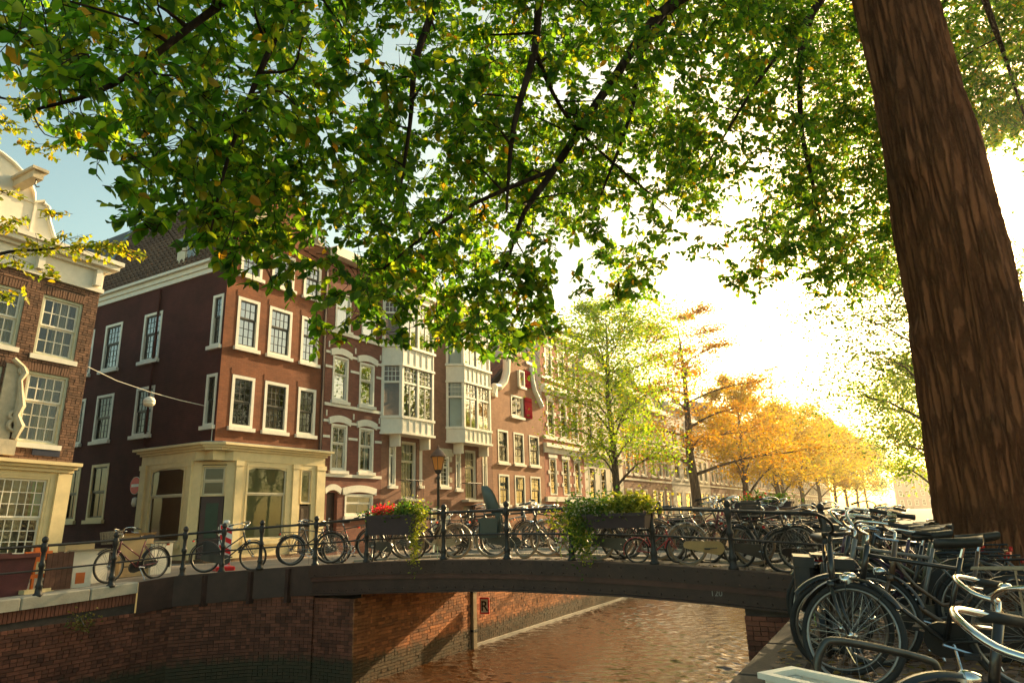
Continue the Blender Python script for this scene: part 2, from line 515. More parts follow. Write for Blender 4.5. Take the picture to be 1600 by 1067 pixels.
# ---------------------------------------------------------------- brickwork
def brickwork(name, m, x0, x1, z0, z1, holes=(), y=0.0, bl=0.215, bh=0.062, joint=0.010, depth=0.03, parent=None, L=None, topline=None, soldier=False):
    """a face of real bricks, one joined part; each brick a little proud or set back"""
    b = MB()
    rnd = random.Random(hash((round(x0, 2), round(z0, 2))) & 0xffff)
    nrow = int((z1 - z0) / (bh + joint))
    for r in range(nrow):
        za = z0 + r * (bh + joint); zb = za + bh
        half = (r % 2 == 1)
        x = x0 - (bl + joint) * (0.5 if half else 0.0)
        alt = 0
        while x < x1:
            ln = bl if not (r % 4 in (2, 3)) else bl * 0.48
            xa, xb = max(x, x0), min(x + ln, x1)
            x += ln + joint
            if xb - xa < 0.02: continue
            if topline and zb > topline((xa + xb) / 2): continue
            segs = [(xa, xb)]
            for hx0, hx1, hz0, hz1 in holes:
                if zb > hz0 + 0.01 and za < hz1 - 0.01:
                    ns = []
                    for sa, sb in segs:
                        if sb <= hx0 or sa >= hx1: ns.append((sa, sb)); continue
                        if hx0 - sa > 0.02: ns.append((sa, hx0))
                        if sb - hx1 > 0.02: ns.append((hx1, sb))
                    segs = ns
            for sa, sb in segs:
                p = y - rnd.uniform(0.0, 0.008)
                e = rnd.uniform(-0.0015, 0.0015)
                b.add(((sa, p, za + e), (sb, p, za + e), (sb, p, zb + e), (sa, p, zb + e),
                       (sa, y + depth, za + e), (sb, y + depth, za + e), (sb, y + depth, zb + e), (sa, y + depth, zb + e)),
                      ((0, 1, 2, 3), (1, 5, 6, 2), (4, 0, 3, 7), (3, 2, 6, 7), (4, 5, 1, 0)))
    o = b.build(name, m, parent, L=L)
    o['kind'] = 'stuff'
    return o

Rz90 = Matrix.Rotation(PI / 2, 4, 'Z')
def facing_canal(x, y): return Matrix.Translation((x, y, 0)) @ Rz90     # local x runs along +Y, front looks to +X

# ---------------------------------------------------------------- left quay wall, near
qw = thing('quay_wall', 'dark red brick quay wall with pale coping stones left of the bridge', 'quay wall', (-14.6, 4, 0))
L = Matrix.Translation((0, -4, 0)) @ Rz90
b = MB(); b.box(-10, 9.2, 0.03, 0.5, -2.8, -0.02); b.build('wall_core', MT['mortardark'], qw, L=L)
brickwork('brickwork', MT['brickquay'], 1.5, 9.2, -2.4, -0.40, y=0.0, parent=qw, L=L, depth=0.035)
sb = MB(); sb.box(0, 0.062, -0.004, 0.03, 0, 0.205)
sme = sb.mesh('brick', MT['brickquay'])
k = 0
for i in range(80):
    yy = 9.12 - i * 0.073
    o = put('brick', sme, qw, L @ Matrix.Translation((yy, random.uniform(-0.006, 0.004), -0.385 + (gz(-14.61, yy) - 0.0) * 0.9)))
y0 = 9.2
for i in range(9):
    ln = 1.25 if i else 1.0
    ya, yb = y0 - ln, y0 - 0.012
    za, zb = gz(-14.61, ya), gz(-14.61, yb)
    c = MB()
    c.cbox(ya, yb, -0.06, 0.42, -0.20, 0.03, 0.02)
    c.v = [(x, y, z + za + (zb - za) * (x - ya) / (yb - ya) + (0.012 if z < 0 else 0)) for x, y, z in c.v]
    c.build('coping_stone', MT['stone'], qw, L=L)
    y0 = ya

# small plant growing out of the wall under the coping
def leafquads(cen, rad, n, size, rnd, flat=0.7, squash=(1, 1, 1)):
    cen = np.asarray(cen, float)
    d = rnd.normal(size=(n, 3)); d /= np.linalg.norm(d, axis=1)[:, None]
    r = rnd.random(n) ** 0.45
    P = cen + d * (r * rad)[:, None] * np.asarray(squash)
    return leaves_at(P, size, rnd)

def leaves_at(P, size, rnd, droop=0.25):
    """two-faced folded leaf of six corners at each point"""
    n = len(P)
    a = rnd.normal(size=(n, 3)); a[:, 2] = a[:, 2] * 0.5 - droop; a /= np.linalg.norm(a, axis=1)[:, None]
    c = rnd.normal(size=(n, 3)); sdir = np.cross(a, c); sdir /= np.linalg.norm(sdir, axis=1)[:, None]
    nn = np.cross(a, sdir)
    L_ = size * (0.7 + 0.6 * rnd.random(n)); Wd = L_ * 0.30
    e = lambda s, t, h: P + a * (L_ * t)[:, None] + sdir * (Wd * s)[:, None] + nn * (L_ * h)[:, None]
    V = np.stack([e(0, -0.5, 0), e(1, -0.1, 0.10), e(0.55, 0.3, 0.06), e(0, 0.5, -0.08), e(-0.55, 0.3, 0.06), e(-1, -0.1, 0.10)], axis=1)
    F = np.array([[0, 1, 2, 3], [0, 3, 4, 5]])
    return V.reshape(-1, 3), (F[None] + (np.arange(n) * 6)[:, None, None]).reshape(-1, 4)

def leaf_cluster(name, pts, m, parent, size, kind=True):
    V, F = leaves_at(np.asarray(pts, float), size, rng)
    o = np_mesh(name, V, F, m, parent)
    if kind: o['kind'] = 'stuff'
    return o
MT['weed'] = leafmat('weed_leaves', [(0.0, (0.05, 0.07, 0.02)), (0.6, (0.16, 0.14, 0.03)), (1.0, (0.30, 0.20, 0.05))], 0.35)
pl = thing('wall_plant', 'small yellowish plant hanging from the quay wall below the coping', 'plant', (-14.5, 7.95, -0.4))
b = MB(); b.tube([(0, 0, 0.05), (0.12, 0.02, 0), (0.2, 0.05, -0.12)], 0.012); b.build('stem', MT['mortar'], pl)
pts = rng.normal(size=(170, 3)) * np.array([0.07, 0.14, 0.11]) + np.array([0.13, 0.05, -0.08])
leaf_cluster('foliage', pts, MT['weed'], pl, 0.06)

# ---------------------------------------------------------------- bridge
br = thing('bridge', 'low arched canal bridge with dark brown steel girders and brick abutments', 'bridge', (-7, 11.6, 0))
def bp(name, b, m, smooth=False, L=None):
    o = b.build(name, m, br, smooth)
    o.matrix_local = Matrix.Translation((7, -11.6, 0)) @ (L or Matrix.Identity(4))
    return o
xs = list(np.linspace(-12.0, -1.2, 28))
d = MB()                                         # deck slab, walked on
for i in range(len(xs) - 1):
    a, c = xs[i], xs[i + 1]
    za, zc = deck(a), deck(c)
    d.add(((a, 11.62, za), (c, 11.62, zc), (c, 16.58, zc), (a, 16.58, za), (a, 11.62, za - 0.3), (c, 11.62, zc - 0.3), (c, 16.58, zc - 0.3), (a, 16.58, za - 0.3)),
          ((0, 1, 2, 3), (7, 6, 5, 4)))
bp('deck', d, MT['asphalt'])
def bottom(x): return float(np.interp(x, [-12, -10.9, -9.85, -7, -4.5, -3, -2.5, -1.2], [-0.26, -0.22, -0.16, -0.05, -0.08, -0.16, -0.20, -0.28]))
def strip(y0, y1, ztop, zbot, x0=-12.0, x1=-1.3, n=26):
    b = MB(); X = np.linspace(x0, x1, n)
    for i in range(n - 1):
        a, c = X[i], X[i + 1]
        b.add([(a, y0, zbot(a)), (c, y0, zbot(c)), (c, y0, ztop(c)), (a, y0, ztop(a)), (a, y1, zbot(a)), (c, y1, zbot(c)), (c, y1, ztop(c)), (a, y1, ztop(a))],
              [(0, 1, 2, 3), (3, 2, 6, 7), (1, 0, 4, 5), (5, 4, 7, 6)])
    e = len(b.v)
    b.f.append((3, 7, 4, 0)); b.f.append((e - 7, e - 3, e - 2, e - 6))
    return b
for yy, s in ((11.6, 1), (16.6, -1)):
    Y = lambda p: yy + s * p
    bp('fascia_plate', strip(min(Y(-0.06), Y(0.28)), max(Y(-0.06), Y(0.28)), lambda x: deck(x) + 0.015, lambda x: deck(x) - 0.24), MT['bridgesteel'])
    bp('girder_flange', strip(min(Y(-0.03), Y(0.15)), max(Y(-0.03), Y(0.15)), lambda x: deck(x) - 0.243, lambda x: deck(x) - 0.33, -11.95), MT['bridgestrip'])
    bp('girder', strip(min(Y(0.02), Y(0.12)), max(Y(0.02), Y(0.12)), lambda x: deck(x) - 0.333, bottom, -11.95), MT['bridgesteel'])
    bp('girder_flange', strip(min(Y(-0.05), Y(0.17)), max(Y(-0.05), Y(0.17)), lambda x: bottom(x) - 0.002, lambda x: bottom(x) - 0.035, -11.95), MT['bridgesteel'])
for k in range(5):                               # inner beams under the deck
    bp('beam', strip(12.3 + k * 0.8, 12.42 + k * 0.8, lambda x: deck(x) - 0.302, lambda x: bottom(x) + 0.05, -11.0, -2.5, 12), MT['bridgesteel'])
# abutments
b = MB(); b.box(-14.4, -10.84, 11.75, 16.5, -2.8, -0.35); bp('abutment_core', b, MT['mortardark'])
LA = facing_canal(-10.80, 0)
o = brickwork('abutment_brickwork', MT['brickabut'], 12.0, 16.28, -2.5, -0.2, parent=br, depth=0.03)
o.matrix_local = Matrix.Translation((7, -11.6, 0)) @ LA
o = brickwork('abutment_corner_brickwork', MT['brickabut'], 11.72, 12.25, -2.5, -0.3, parent=br, depth=0.12)
o.matrix_local = Matrix.Translation((7, -11.6, 0)) @ facing_canal(-10.77, 0)
o = brickwork('abutment_front_brickwork', MT['brickquay'], -12.6, -10.79, -2.5, -0.30, parent=br, depth=0.05)
o.matrix_local = Matrix.Translation((7, -11.6, 0)) @ Matrix.Translation((0, 11.72, 0))
b = MB(); b.box(-2.55, -1.2, 11.66, 16.5, -2.8, -0.15); bp('abutment', b, MT['mortardark'])
o = brickwork('abutment_front_brickwork', MT['brickquay'], -2.56, -1.28, -2.5, -0.30, parent=br, depth=0.05)
o.matrix_local = Matrix.Translation((7, -11.6, 0)) @ Matrix.Translation((0, 11.63, 0))
# angled wing wall at the left end, clad with a plate above and brick below
W_ = [(-14.62, 9.2), (-14.5, 9.95), (-14.05, 10.5), (-13.35, 11.18), (-12.6, 11.6), (-11.95, 11.7)]
plate = MB(); core = MB()
for (a, c) in zip(W_[:-1], W_[1:]):
    za = gz(-14.61, a[1]) if a[0] < -14.55 else deck(max(a[0], -14.6)); zc = deck(max(c[0], -14.6))
    nrm = Vector((c[1] - a[1], a[0] - c[0], 0)).normalized() * 0.07
    q = [Vector((a[0], a[1], 0)), Vector((c[0], c[1], 0))]
    f0, f1 = q[0] + nrm, q[1] + nrm
    plate.add([(f0.x, f0.y, za - 0.62), (f1.x, f1.y, zc - 0.62), (f1.x, f1.y, zc + 0.02), (f0.x, f0.y, za + 0.02),
               (a[0], a[1], za - 0.62), (c[0], c[1], zc - 0.62), (c[0], c[1], zc + 0.02), (a[0], a[1], za + 0.02)],
              [(0, 1, 2, 3), (3, 2, 6, 7), (1, 0, 4, 5)])
    dv_ = Vector((c[0] - a[0], c[1] - a[1], 0)); an_ = math.atan2(dv_.y, dv_.x)
    o = brickwork('wing_brickwork', MT['brickquay'], 0.0, dv_.length, -2.4, min(za, zc) - 0.55, parent=br, depth=0.05)
    o.matrix_local = Matrix.Translation((a[0] + 7, a[1] - 11.6, 0)) @ Matrix.Rotation(an_, 4, 'Z') @ Matrix.Translation((0, -0.03, 0))
    core.add([(a[0], a[1], -2.8), (c[0], c[1], -2.8), (c[0], c[1], zc - 0.6), (a[0], a[1], za - 0.6)], [(0, 1, 2, 3)])
bp('wing_plate', plate, MT['bridgesteel']); bp('wing_wall', core, MT['mortardark'])
for (x, y) in W_[1:5]:
    r_ = MB(); r_.box(x - 0.05, x + 0.05, y - 0.14, y + 0.05, -0.45, deck(max(x, -14.6)) - 0.02); bp('plate_rib', r_, MT['bridgesteel'])
rv = MB()
for x in np.arange(-11.8, -1.4, 0.22):
    for zz in (deck(x) - 0.05, deck(x) - 0.20, bottom(x) + 0.05):
        yy = -0.062 if zz > bottom(x) + 0.06 else 0.018
        rv.lathe([(0.017, 0.0), (0.013, 0.010), (0.004, 0.014)], 6, c=(x + 7, yy, zz), M=rot('X', PI / 2))
rv.build('rivets', MT['bridgesteel'], br)['kind'] = 'stuff'
# the number painted on the girder
fc = bpy.data.curves.new('number', 'FONT'); fc.body = '120'; fc.size = 0.13; fc.extrude = 0.002; fc.align_x = 'CENTER'
fc.materials.append(mat('faded_white_number', (0.36, 0.33, 0.30), 0.7, 0.2, 20))
o = bpy.data.objects.new('number', fc); COL.objects.link(o); o.parent = br
o.matrix_local = Matrix.Translation((7 - 2.96, 0.018, -0.065)) @ Matrix.Rotation(PI / 2, 4, 'X')

# left quay wall beyond the bridge, with its timber fender and the R board
qb = thing('quay_wall', 'sunlit brown brick quay wall running along the water beyond the bridge', 'quay wall', (-10.86, 16.5, 0))
L = Matrix.Translation((0, -16.5, 0)) @ Rz90
MT['brickfar'] = brickmat('brick_quay_far', (0.25, 0.15, 0.08), (0.20, 0.11, 0.06), (0.12, 0.10, 0.08))
b = MB(); b.box(16.5, 320, 0.0, 0.5, -2.8, 0.0); b.build('wall', MT['brickfar'], qb, L=L)
b = MB(); b.box(16.5, 320, -0.05, 0.5, 0.003, 0.22); b.build('coping', MT['stone'], qb, L=L)
o = brickwork('brickwork', MT['brickabut'], 16.62, 34.0, -2.4, -0.05, parent=qb, L=L, depth=0.0, y=-0.008)
b = MB(); b.box(16.6, 320, -0.05, -0.002, -2.6, -2.02); b.build('footing', MT['stone'], qb, L=L)
fp = thing('fender_post', 'pale timber fender post at the far corner of the brick abutment', 'post', (-10.86, 16.46, -2.6))
b = MB(); b.cbox(-0.10, 0.10, -0.10, 0.10, 0, 2.3, 0.015); b.build('post', mat('pale_fender_timber', (0.34, 0.25, 0.14), 0.8, 0.3, 6, 0.3), fp)
for z in (0.9, 1.9):
    b = MB(); b.box(-0.11, 0.11, -0.115, 0.115, z, z + 0.06); b.build('iron_strap', MT['iron'], fp)
rs = thing('mooring_sign', 'white board with red border and black letter R on the quay wall', 'sign', (-10.55, 16.6, -1.26), math.radians(8))
b = MB(); b.box(-0.14, 0.14, 0.0, 0.02, 0, 0.42); b.build('border', MT['red'], rs)
b = MB(); b.box(-0.105, 0.105, -0.006, -0.001, 0.04, 0.38); b.build('face', MT['signwhite'], rs)
fc = bpy.data.curves.new('letter', 'FONT'); fc.body = 'R'; fc.size = 0.36; fc.extrude = 0.002; fc.align_x = 'CENTER'; fc.offset = 0.006
fc.materials.append(MT['black'])
o = bpy.data.objects.new('letter', fc); COL.objects.link(o); o.parent = rs
o.matrix_local = Matrix.Translation((0, -0.010, 0.085)) @ Matrix.Rotation(PI / 2, 4, 'X')
b = MB(); b.box(-0.02, 0.02, 0.021, 0.16, 0.1, 0.14); b.box(-0.02, 0.02, 0.021, 0.16, 0.28, 0.32); b.build('bracket', MT['iron'], rs)

# right quay walls
qr = thing('quay_wall', 'shaded brick quay wall below the parked bicycles right of the bridge', 'quay wall', (-1.25, 4, 0))
L = Matrix.Translation((0, -4, 0)) @ Matrix.Rotation(-PI / 2, 4, 'Z')
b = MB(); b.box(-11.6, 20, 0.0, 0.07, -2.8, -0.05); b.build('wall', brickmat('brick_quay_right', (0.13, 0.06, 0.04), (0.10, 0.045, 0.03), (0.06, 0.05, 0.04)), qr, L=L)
y0 = 11.5
for i in range(12):
    ya, yb = y0 - 1.2, y0 - 0.012
    c = MB(); c.cbox(-yb, -ya, -0.07, 0.38, -0.18, 0.0, 0.02)
    za, zb = gz(-1.1, ya) + 0.02, gz(-1.1, yb) + 0.02
    c.v = [(x, y, z + za + (zb - za) * (-x - ya) / (yb - ya)) for x, y, z in c.v]
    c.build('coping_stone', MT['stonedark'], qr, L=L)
    y0 = ya
qf = thing('quay_wall', 'right bank quay wall running away beyond the bridge', 'quay wall', (-1.9, 16.5, 0))
b = MB(); b.box(-320, -16.5, 0.0, 0.7, -2.8, 0.04); b.build('wall', MT['brickfar'], qf, L=Matrix.Translation((0, -16.5, 0)) @ Matrix.Rotation(-PI / 2, 4, 'Z'))
b = MB(); b.box(-320, -16.5, -0.05, 0.72, 0.043, 0.20); b.build('coping', MT['stone'], qf, L=Matrix.Translation((0, -16.5, 0)) @ Matrix.Rotation(-PI / 2, 4, 'Z'))
# ---------------------------------------------------------------- houses
class Facade:
    """one wall plane of a house: x along it, front at y = 0 looking to -y, z up"""
    def __init__(s, root, L, ox=0.0):
        s.root, s.L, s.ox = root, L, ox
    def part(s, name, b, m, smooth=False):
        return b.build(name, m, s.root, smooth, s.L)
    def wall(s, m, x0, x1, z0, z1, holes=(), depth=0.45, name='wall', back=True, y=0.0):
        x0 -= s.ox; x1 -= s.ox
        H = [(a - s.ox, c - s.ox, e, f) for a, c, e, f in holes]
        xs = sorted({x0, x1, *[v for h in H for v in h[:2] if x0 < v < x1]})
        zs = sorted({z0, z1, *[v for h in H for v in h[2:] if z0 < v < z1]})
        b = MB()
        for i in range(len(xs) - 1):
            for j in range(len(zs) - 1):
                cx, cz = (xs[i] + xs[i + 1]) / 2, (zs[j] + zs[j + 1]) / 2
                if any(h[0] < cx < h[1] and h[2] < cz < h[3] for h in H): continue
                b.quad((xs[i], y, zs[j]), (xs[i + 1], y, zs[j]), (xs[i + 1], y, zs[j + 1]), (xs[i], y, zs[j + 1]))
        for a, c, e, f in H:
            for p, q in (((a, e), (a, f)), ((c, f), (c, e)), ((a, f), (c, f)), ((c, e), (a, e))):
                b.quad((p[0], y, p[1]), (q[0], y, q[1]), (q[0], y + 0.16, q[1]), (p[0], y + 0.16, p[1]))
        b.quad((x0, y, z1), (x1, y, z1), (x1, y + 0.3, z1), (x0, y + 0.3, z1))
        o = s.part(name, b, m)
        if H and back:
            r = MB()
            for a, c, e, f in H:
                yb = y + depth
                for p, q in (((a, e), (a, f)), ((c, f), (c, e)), ((a, f), (c, f)), ((c, e), (a, e))):
                    r.quad((p[0], y + 0.161, p[1]), (q[0], y + 0.161, q[1]), (q[0], yb, q[1]), (p[0], yb, p[1]))
                r.quad((a, yb, e), (c, yb, e), (c, yb, f), (a, yb, f))
            s.part('room', r, MT['room'])
        return o
    def box(s, name, m, x0, x1, y0, y1, z0, z1):
        b = MB(); b.box(x0 - s.ox, x1 - s.ox, y0, y1, z0, z1)
        return s.part(name, b, m)
    def prism(s, name, m, pts, y0, y1):
        b = MB(); b.prism([(x - s.ox, z) for x, z in pts], y0, y1)
        return s.part(name, b, m)
    def window(s, x0, x1, z0, z1, cols=3, rows=(2, 3), fm='white', sm='sash', y=0.0, fw=0.10, sill=True, curtain=None,
               cur=(0, 1), panes=False, glass='glass', split=None, bw=0.022, sw=0.05, label=None, sillm=None, curz=(0, 1)):
        x0 -= s.ox; x1 -= s.ox
        f = MB(); ya, yb = y - 0.018, y + 0.13
        f.box(x0, x0 + fw, ya, yb, z0, z1); f.box(x1 - fw, x1, ya, yb, z0, z1)
        f.box(x0 + fw, x1 - fw, ya, yb, z1 - fw, z1); f.box(x0 + fw, x1 - fw, ya, yb, z0, z0 + fw * 0.8)
        fo = s.part('window', f, MT[fm])
        if label: fo['label'] = label
        if sill:
            b = MB(); b.box(x0 - 0.07, x1 + 0.07, y - 0.11, y + 0.02, z0 - 0.13, z0 - 0.002); b.build('sill', MT[sillm or fm], fo)
        ix0, ix1, iz0, iz1 = x0 + fw + 0.002, x1 - fw - 0.002, z0 + fw * 0.8 + 0.002, z1 - fw - 0.002
        tot = sum(rows)
        zm = iz0 + (iz1 - iz0) * (split if split is not None else rows[1] / tot) if len(rows) > 1 else iz1
        sash = [(iz0, zm, rows[-1], 0.035)] if len(rows) == 1 else [(zm, iz1, rows[0], 0.03), (iz0, zm + 0.0, rows[1], 0.065)]
        for a, c, nr, yy in sash:
            fr = MB(); Y0, Y1 = y + yy, y + yy + 0.035
            fr.box(ix0, ix0 + sw, Y0, Y1, a, c); fr.box(ix1 - sw, ix1, Y0, Y1, a, c)
            fr.box(ix0 + sw, ix1 - sw, Y0, Y1, a, a + sw); fr.box(ix0 + sw, ix1 - sw, Y0, Y1, c - sw, c)
            fr.build('sash', MT[sm], fo)
            gx0, gx1, gz0, gz1 = ix0 + sw, ix1 - sw, a + sw, c - sw
            gb = MB(); n = 0
            for i in range(1, cols):
                xx = gx0 + (gx1 - gx0) * i / cols
                gb.box(xx - bw / 2, xx + bw / 2, Y0 + 0.004, Y1 - 0.004, gz0, gz1); n += 1
            for j in range(1, nr):
                zz = gz0 + (gz1 - gz0) * j / nr
                gb.box(gx0, gx1, Y0 + 0.006, Y1 - 0.006, zz - bw / 2, zz + bw / 2); n += 1
            if n: gb.build('glazing_bar', MT[sm], fo)
            yg = Y0 + 0.018
            if panes:
                for i in range(cols):
                    for j in range(nr):
                        w_, h_ = (gx1 - gx0) / cols, (gz1 - gz0) / nr
                        cx, cz = gx0 + w_ * (i + 0.5), gz0 + h_ * (j + 0.5)
                        o = put('pane', PANE[glass], fo)
                        o.scale = (w_, 1, h_); o.location = (cx, yg, cz)
                        o.rotation_euler = (random.gauss(0, 0.010), 0, random.gauss(0, 0.012))
            else:
                p = MB(); t = random.gauss(0, 0.004)
                p.quad((gx0, yg + t, gz0), (gx1, yg - t, gz0), (gx1, yg - t, gz1), (gx0, yg + t, gz1))
                p.build('pane', MT[glass], fo)
        if curtain:
            c = MB(); n = 18; xa, xb = ix0 + (ix1 - ix0) * cur[0], ix0 + (ix1 - ix0) * cur[1]
            za, zb = iz0 + (iz1 - iz0) * curz[0], iz0 + (iz1 - iz0) * curz[1]
            amp = 0.0 if curtain.startswith('blind') else 0.022
            P = [(xa + (xb - xa) * i / n, y + (0.112 if not amp else 0.135 if curtain == 'net' else 0.18) + amp * math.sin(i * 2.1)) for i in range(n + 1)]
            for i in range(n):
                c.quad((P[i][0], P[i][1], za), (P[i + 1][0], P[i + 1][1], za), (P[i + 1][0], P[i + 1][1], zb), (P[i][0], P[i][1], zb))
            c.build('blind' if amp == 0 else 'curtain', MT[curtain], fo, smooth=True)
        return fo
PANE = {}
for k in ('glass', 'glassold', 'glasssky'):
    b = MB(); b.quad((-0.5, 0, -0.5), (0.5, 0, -0.5), (0.5, 0, 0.5), (-0.5, 0, 0.5)); PANE[k] = b.mesh('pane', MT[k])

def canal_house(name, label, y0, y1, x=-19.5, cat='house', lean=0.0):
    yc = (y0 + y1) / 2
    r = thing(name, label, cat, (x, yc, 0))
    if lean: r.rotation_euler = (lean, 0, 0)
    return r, Facade(r, Rz90.copy(), yc)

def shell(F, x0, x1, z1, depth, m, roofm=None, ridge=0.0):
    """side and back walls and a roof, so that the house is closed"""
    x0 -= F.ox; x1 -= F.ox
    b = MB()
    b.quad((x1, 0.0, 0), (x1, depth, 0), (x1, depth, z1), (x1, 0.0, z1))
    b.quad((x0, depth, 0), (x0, 0.0, 0), (x0, 0.0, z1), (x0, depth, z1))
    b.quad((x1, depth, 0), (x0, depth, 0), (x0, depth, z1), (x1, depth, z1))
    F.part('side_wall', b, m)
    r = MB()
    xm = (x0 + x1) / 2
    if ridge:
        r.quad((x0 - 0.05, 0.05, z1 - 0.03), (xm, 0.05, z1 + ridge), (xm, depth, z1 + ridge), (x0 - 0.05, depth, z1 - 0.03))
        r.quad((xm, 0.05, z1 + ridge), (x1 + 0.05, 0.05, z1 - 0.03), (x1 + 0.05, depth, z1 - 0.03), (xm, depth, z1 + ridge))
        r.add([(x0, 0.25, z1 - 0.03), (x1, 0.25, z1 - 0.03), (xm, 0.25, z1 + ridge)], [(0, 1, 2)])
        r.add([(x0, depth, z1 - 0.03), (x1, depth, z1 - 0.03), (xm, depth, z1 + ridge)], [(2, 1, 0)])
    else:
        r.quad((x0, 0, z1 - 0.03), (x1, 0, z1 - 0.03), (x1, depth, z1 - 0.03), (x0, depth, z1 - 0.03))
    F.part('roof', r, roofm or MT['slate'])

def pantiles(name, m, parent, O, U, V, nu, nv, L=None, amp=0.035):
    """rows of lapped, waved roof tiles over the parallelogram O + s U + t V (V runs up the slope)"""
    O, U, V = np.array(O, float), np.array(U, float), np.array(V, float)
    N = np.cross(U, V); N /= np.linalg.norm(N)
    k = 4
    s = np.linspace(0, 1, nu * k + 1)
    wave = (np.sin(np.arange(nu * k + 1) * 2 * PI / k) + 0.4) * amp
    Vs, Fs = [], []
    for j in range(nv):
        t0, t1 = j / nv, (j + 1.12) / nv
        lo = O + np.outer(s, U) + V * t0 + np.outer(wave + amp * 1.1, N)
        hi = O + np.outer(s, U) + V * min(t1, 1.0) + np.outer(wave, N)
        base = len(Vs) * (nu * k + 1)
        Vs += [lo, hi]
        i = np.arange(nu * k)
        Fs.append(np.stack([base + i, base + i + 1, base + nu * k + 1 + i + 1, base + nu * k + 1 + i], axis=1))
    o = np_mesh(name, np.concatenate(Vs), np.concatenate(Fs), m, parent, smooth=False)
    if L is not None: o.matrix_local = L
    o['kind'] = 'stuff'
    return o

# ---- the house at the left edge of the picture
r, F = canal_house('brick_gable_house', 'brown brick gabled house with white grid windows at the left edge', 2.6, 9.98, lean=math.radians(-1.7))
holes = [(8.55, 9.60, 5.88, 7.55), (8.52, 9.56, 3.56, 5.42), (7.1, 8.14, 5.95, 7.5), (7.0, 7.95, 3.5, 5.4), (5.4, 6.4, 5.95, 7.5), (5.2, 6.3, 3.5, 5.4), (3.4, 4.5, 3.5, 7.5)]
F.wall(MT['mortar'], 2.6, 9.98, 3.15, 8.0, holes, y=0.03)
o = brickwork('brickwork', MT['brickL'], 6.2 - F.ox, 9.98 - F.ox, 3.15, 8.0, [(a - F.ox, c - F.ox, e, f + 0.24) for a, c, e, f in holes], parent=r, L=F.L)
vb = MB(); vb.box(0, 0.055, -0.006, 0.028, 0, 0.225); vme = vb.mesh('brick', MT['brickL'])
for (a, c, e, f) in holes[:4]:
    n = int((c - a + 0.12) / 0.066)
    for k in range(n):
        t = (k / (n - 1) - 0.5)
        put('brick', vme, r, F.L @ Matrix.Translation((a - 0.06 + k * 0.066 - F.ox, random.uniform(-0.004, 0.004), f + 0.008)) @ Matrix.Rotation(t * 0.25, 4, 'Y'))
for i, (a, c, e, f) in enumerate(holes):
    vis = i < 4
    F.window(a, c, e, f, 4, (2, 2) if i in (0, 2, 4) else (2, 3), fm='greenframe', sm='white', y=0.06, fw=0.07, panes=vis, glass='glassold',
             curtain='curtain', cur=(0.45, 0.85) if i in (0, 1) else (0.6, 1), bw=0.026, sill=True, sillm='white')
    if i in (1,):
        cc = MB(); n = 8
        P = [(a + 0.08 + 0.16 * k / n - F.ox, 0.27 + 0.02 * math.sin(k * 2)) for k in range(n + 1)]
        for k in range(n): cc.quad((P[k][0], P[k][1], e + 0.1), (P[k + 1][0], P[k + 1][1], e + 0.1), (P[k + 1][0], P[k + 1][1], f - 0.1), (P[k][0], P[k][1], f - 0.1))
        F.part('curtain', cc, MT['curtain'])
sb_ = MB(); sb_.quad((9.98 - F.ox, 0.03, 0), (9.98 - F.ox, 9, 0), (9.98 - F.ox, 9, 8.6), (9.98 - F.ox, 0.03, 8.6)); F.part('side_wall', sb_, MT['mortar'])
o = brickwork('side_brickwork', MT['brickL'], 0, 1.2, 0.3, 8.0, parent=r); o.matrix_local = F.L @ Matrix.Translation((9.98 - F.ox, 0.03, 0)) @ Rz90
bk = MB(); bk.quad((9.98 - F.ox, 9, 0), (2.6 - F.ox, 9, 0), (2.6 - F.ox, 9, 8.6), (9.98 - F.ox, 9, 8.6)); F.part('back_wall', bk, MT['mortar'])
# painted ground floor with pilaster and cornice
F.wall(MT['cream'], 2.6, 9.98, 0.35, 2.86, [(8.2, 9.52, 0.75, 2.72), (4.6, 7.2, 0.4, 2.7)], y=0.0, name='shopfront_wall')
F.window(8.2, 9.52, 0.75, 2.72, 6, (3, 3), fm='cream', sm='white', y=0.03, fw=0.06, panes=True, glass='glassold', curtain='curtain', cur=(0, 0.72), sill=True, split=0.48)
gc = MB(); gc.quad((9.2 - F.ox, 0.20, 1.75), (9.45 - F.ox, 0.20, 1.75), (9.45 - F.ox, 0.20, 2.66), (9.2 - F.ox, 0.20, 2.66)); F.part('curtain', gc, MT['greencurtain'])
F.box('plinth', MT['stone'], 2.6, 9.98, -0.05, 0.2, 0, 0.345)
F.box('pilaster', MT['cream'], 9.66, 10.01, -0.07, 0.1, 0.35, 2.83)
F.box('pilaster', MT['cream'], 7.4, 7.7, -0.07, 0.1, 0.35, 2.83)
b = MB()
for z0, z1, p in ((2.86, 2.95, 0.08), (2.952, 3.03, 0.16), (3.032, 3.12, 0.26)): b.box(2.6 - F.ox, 9.98 + p * 0.6 - F.ox, -p, 0.1, z0, z1)
F.part('shop_cornice', b, MT['cream'])
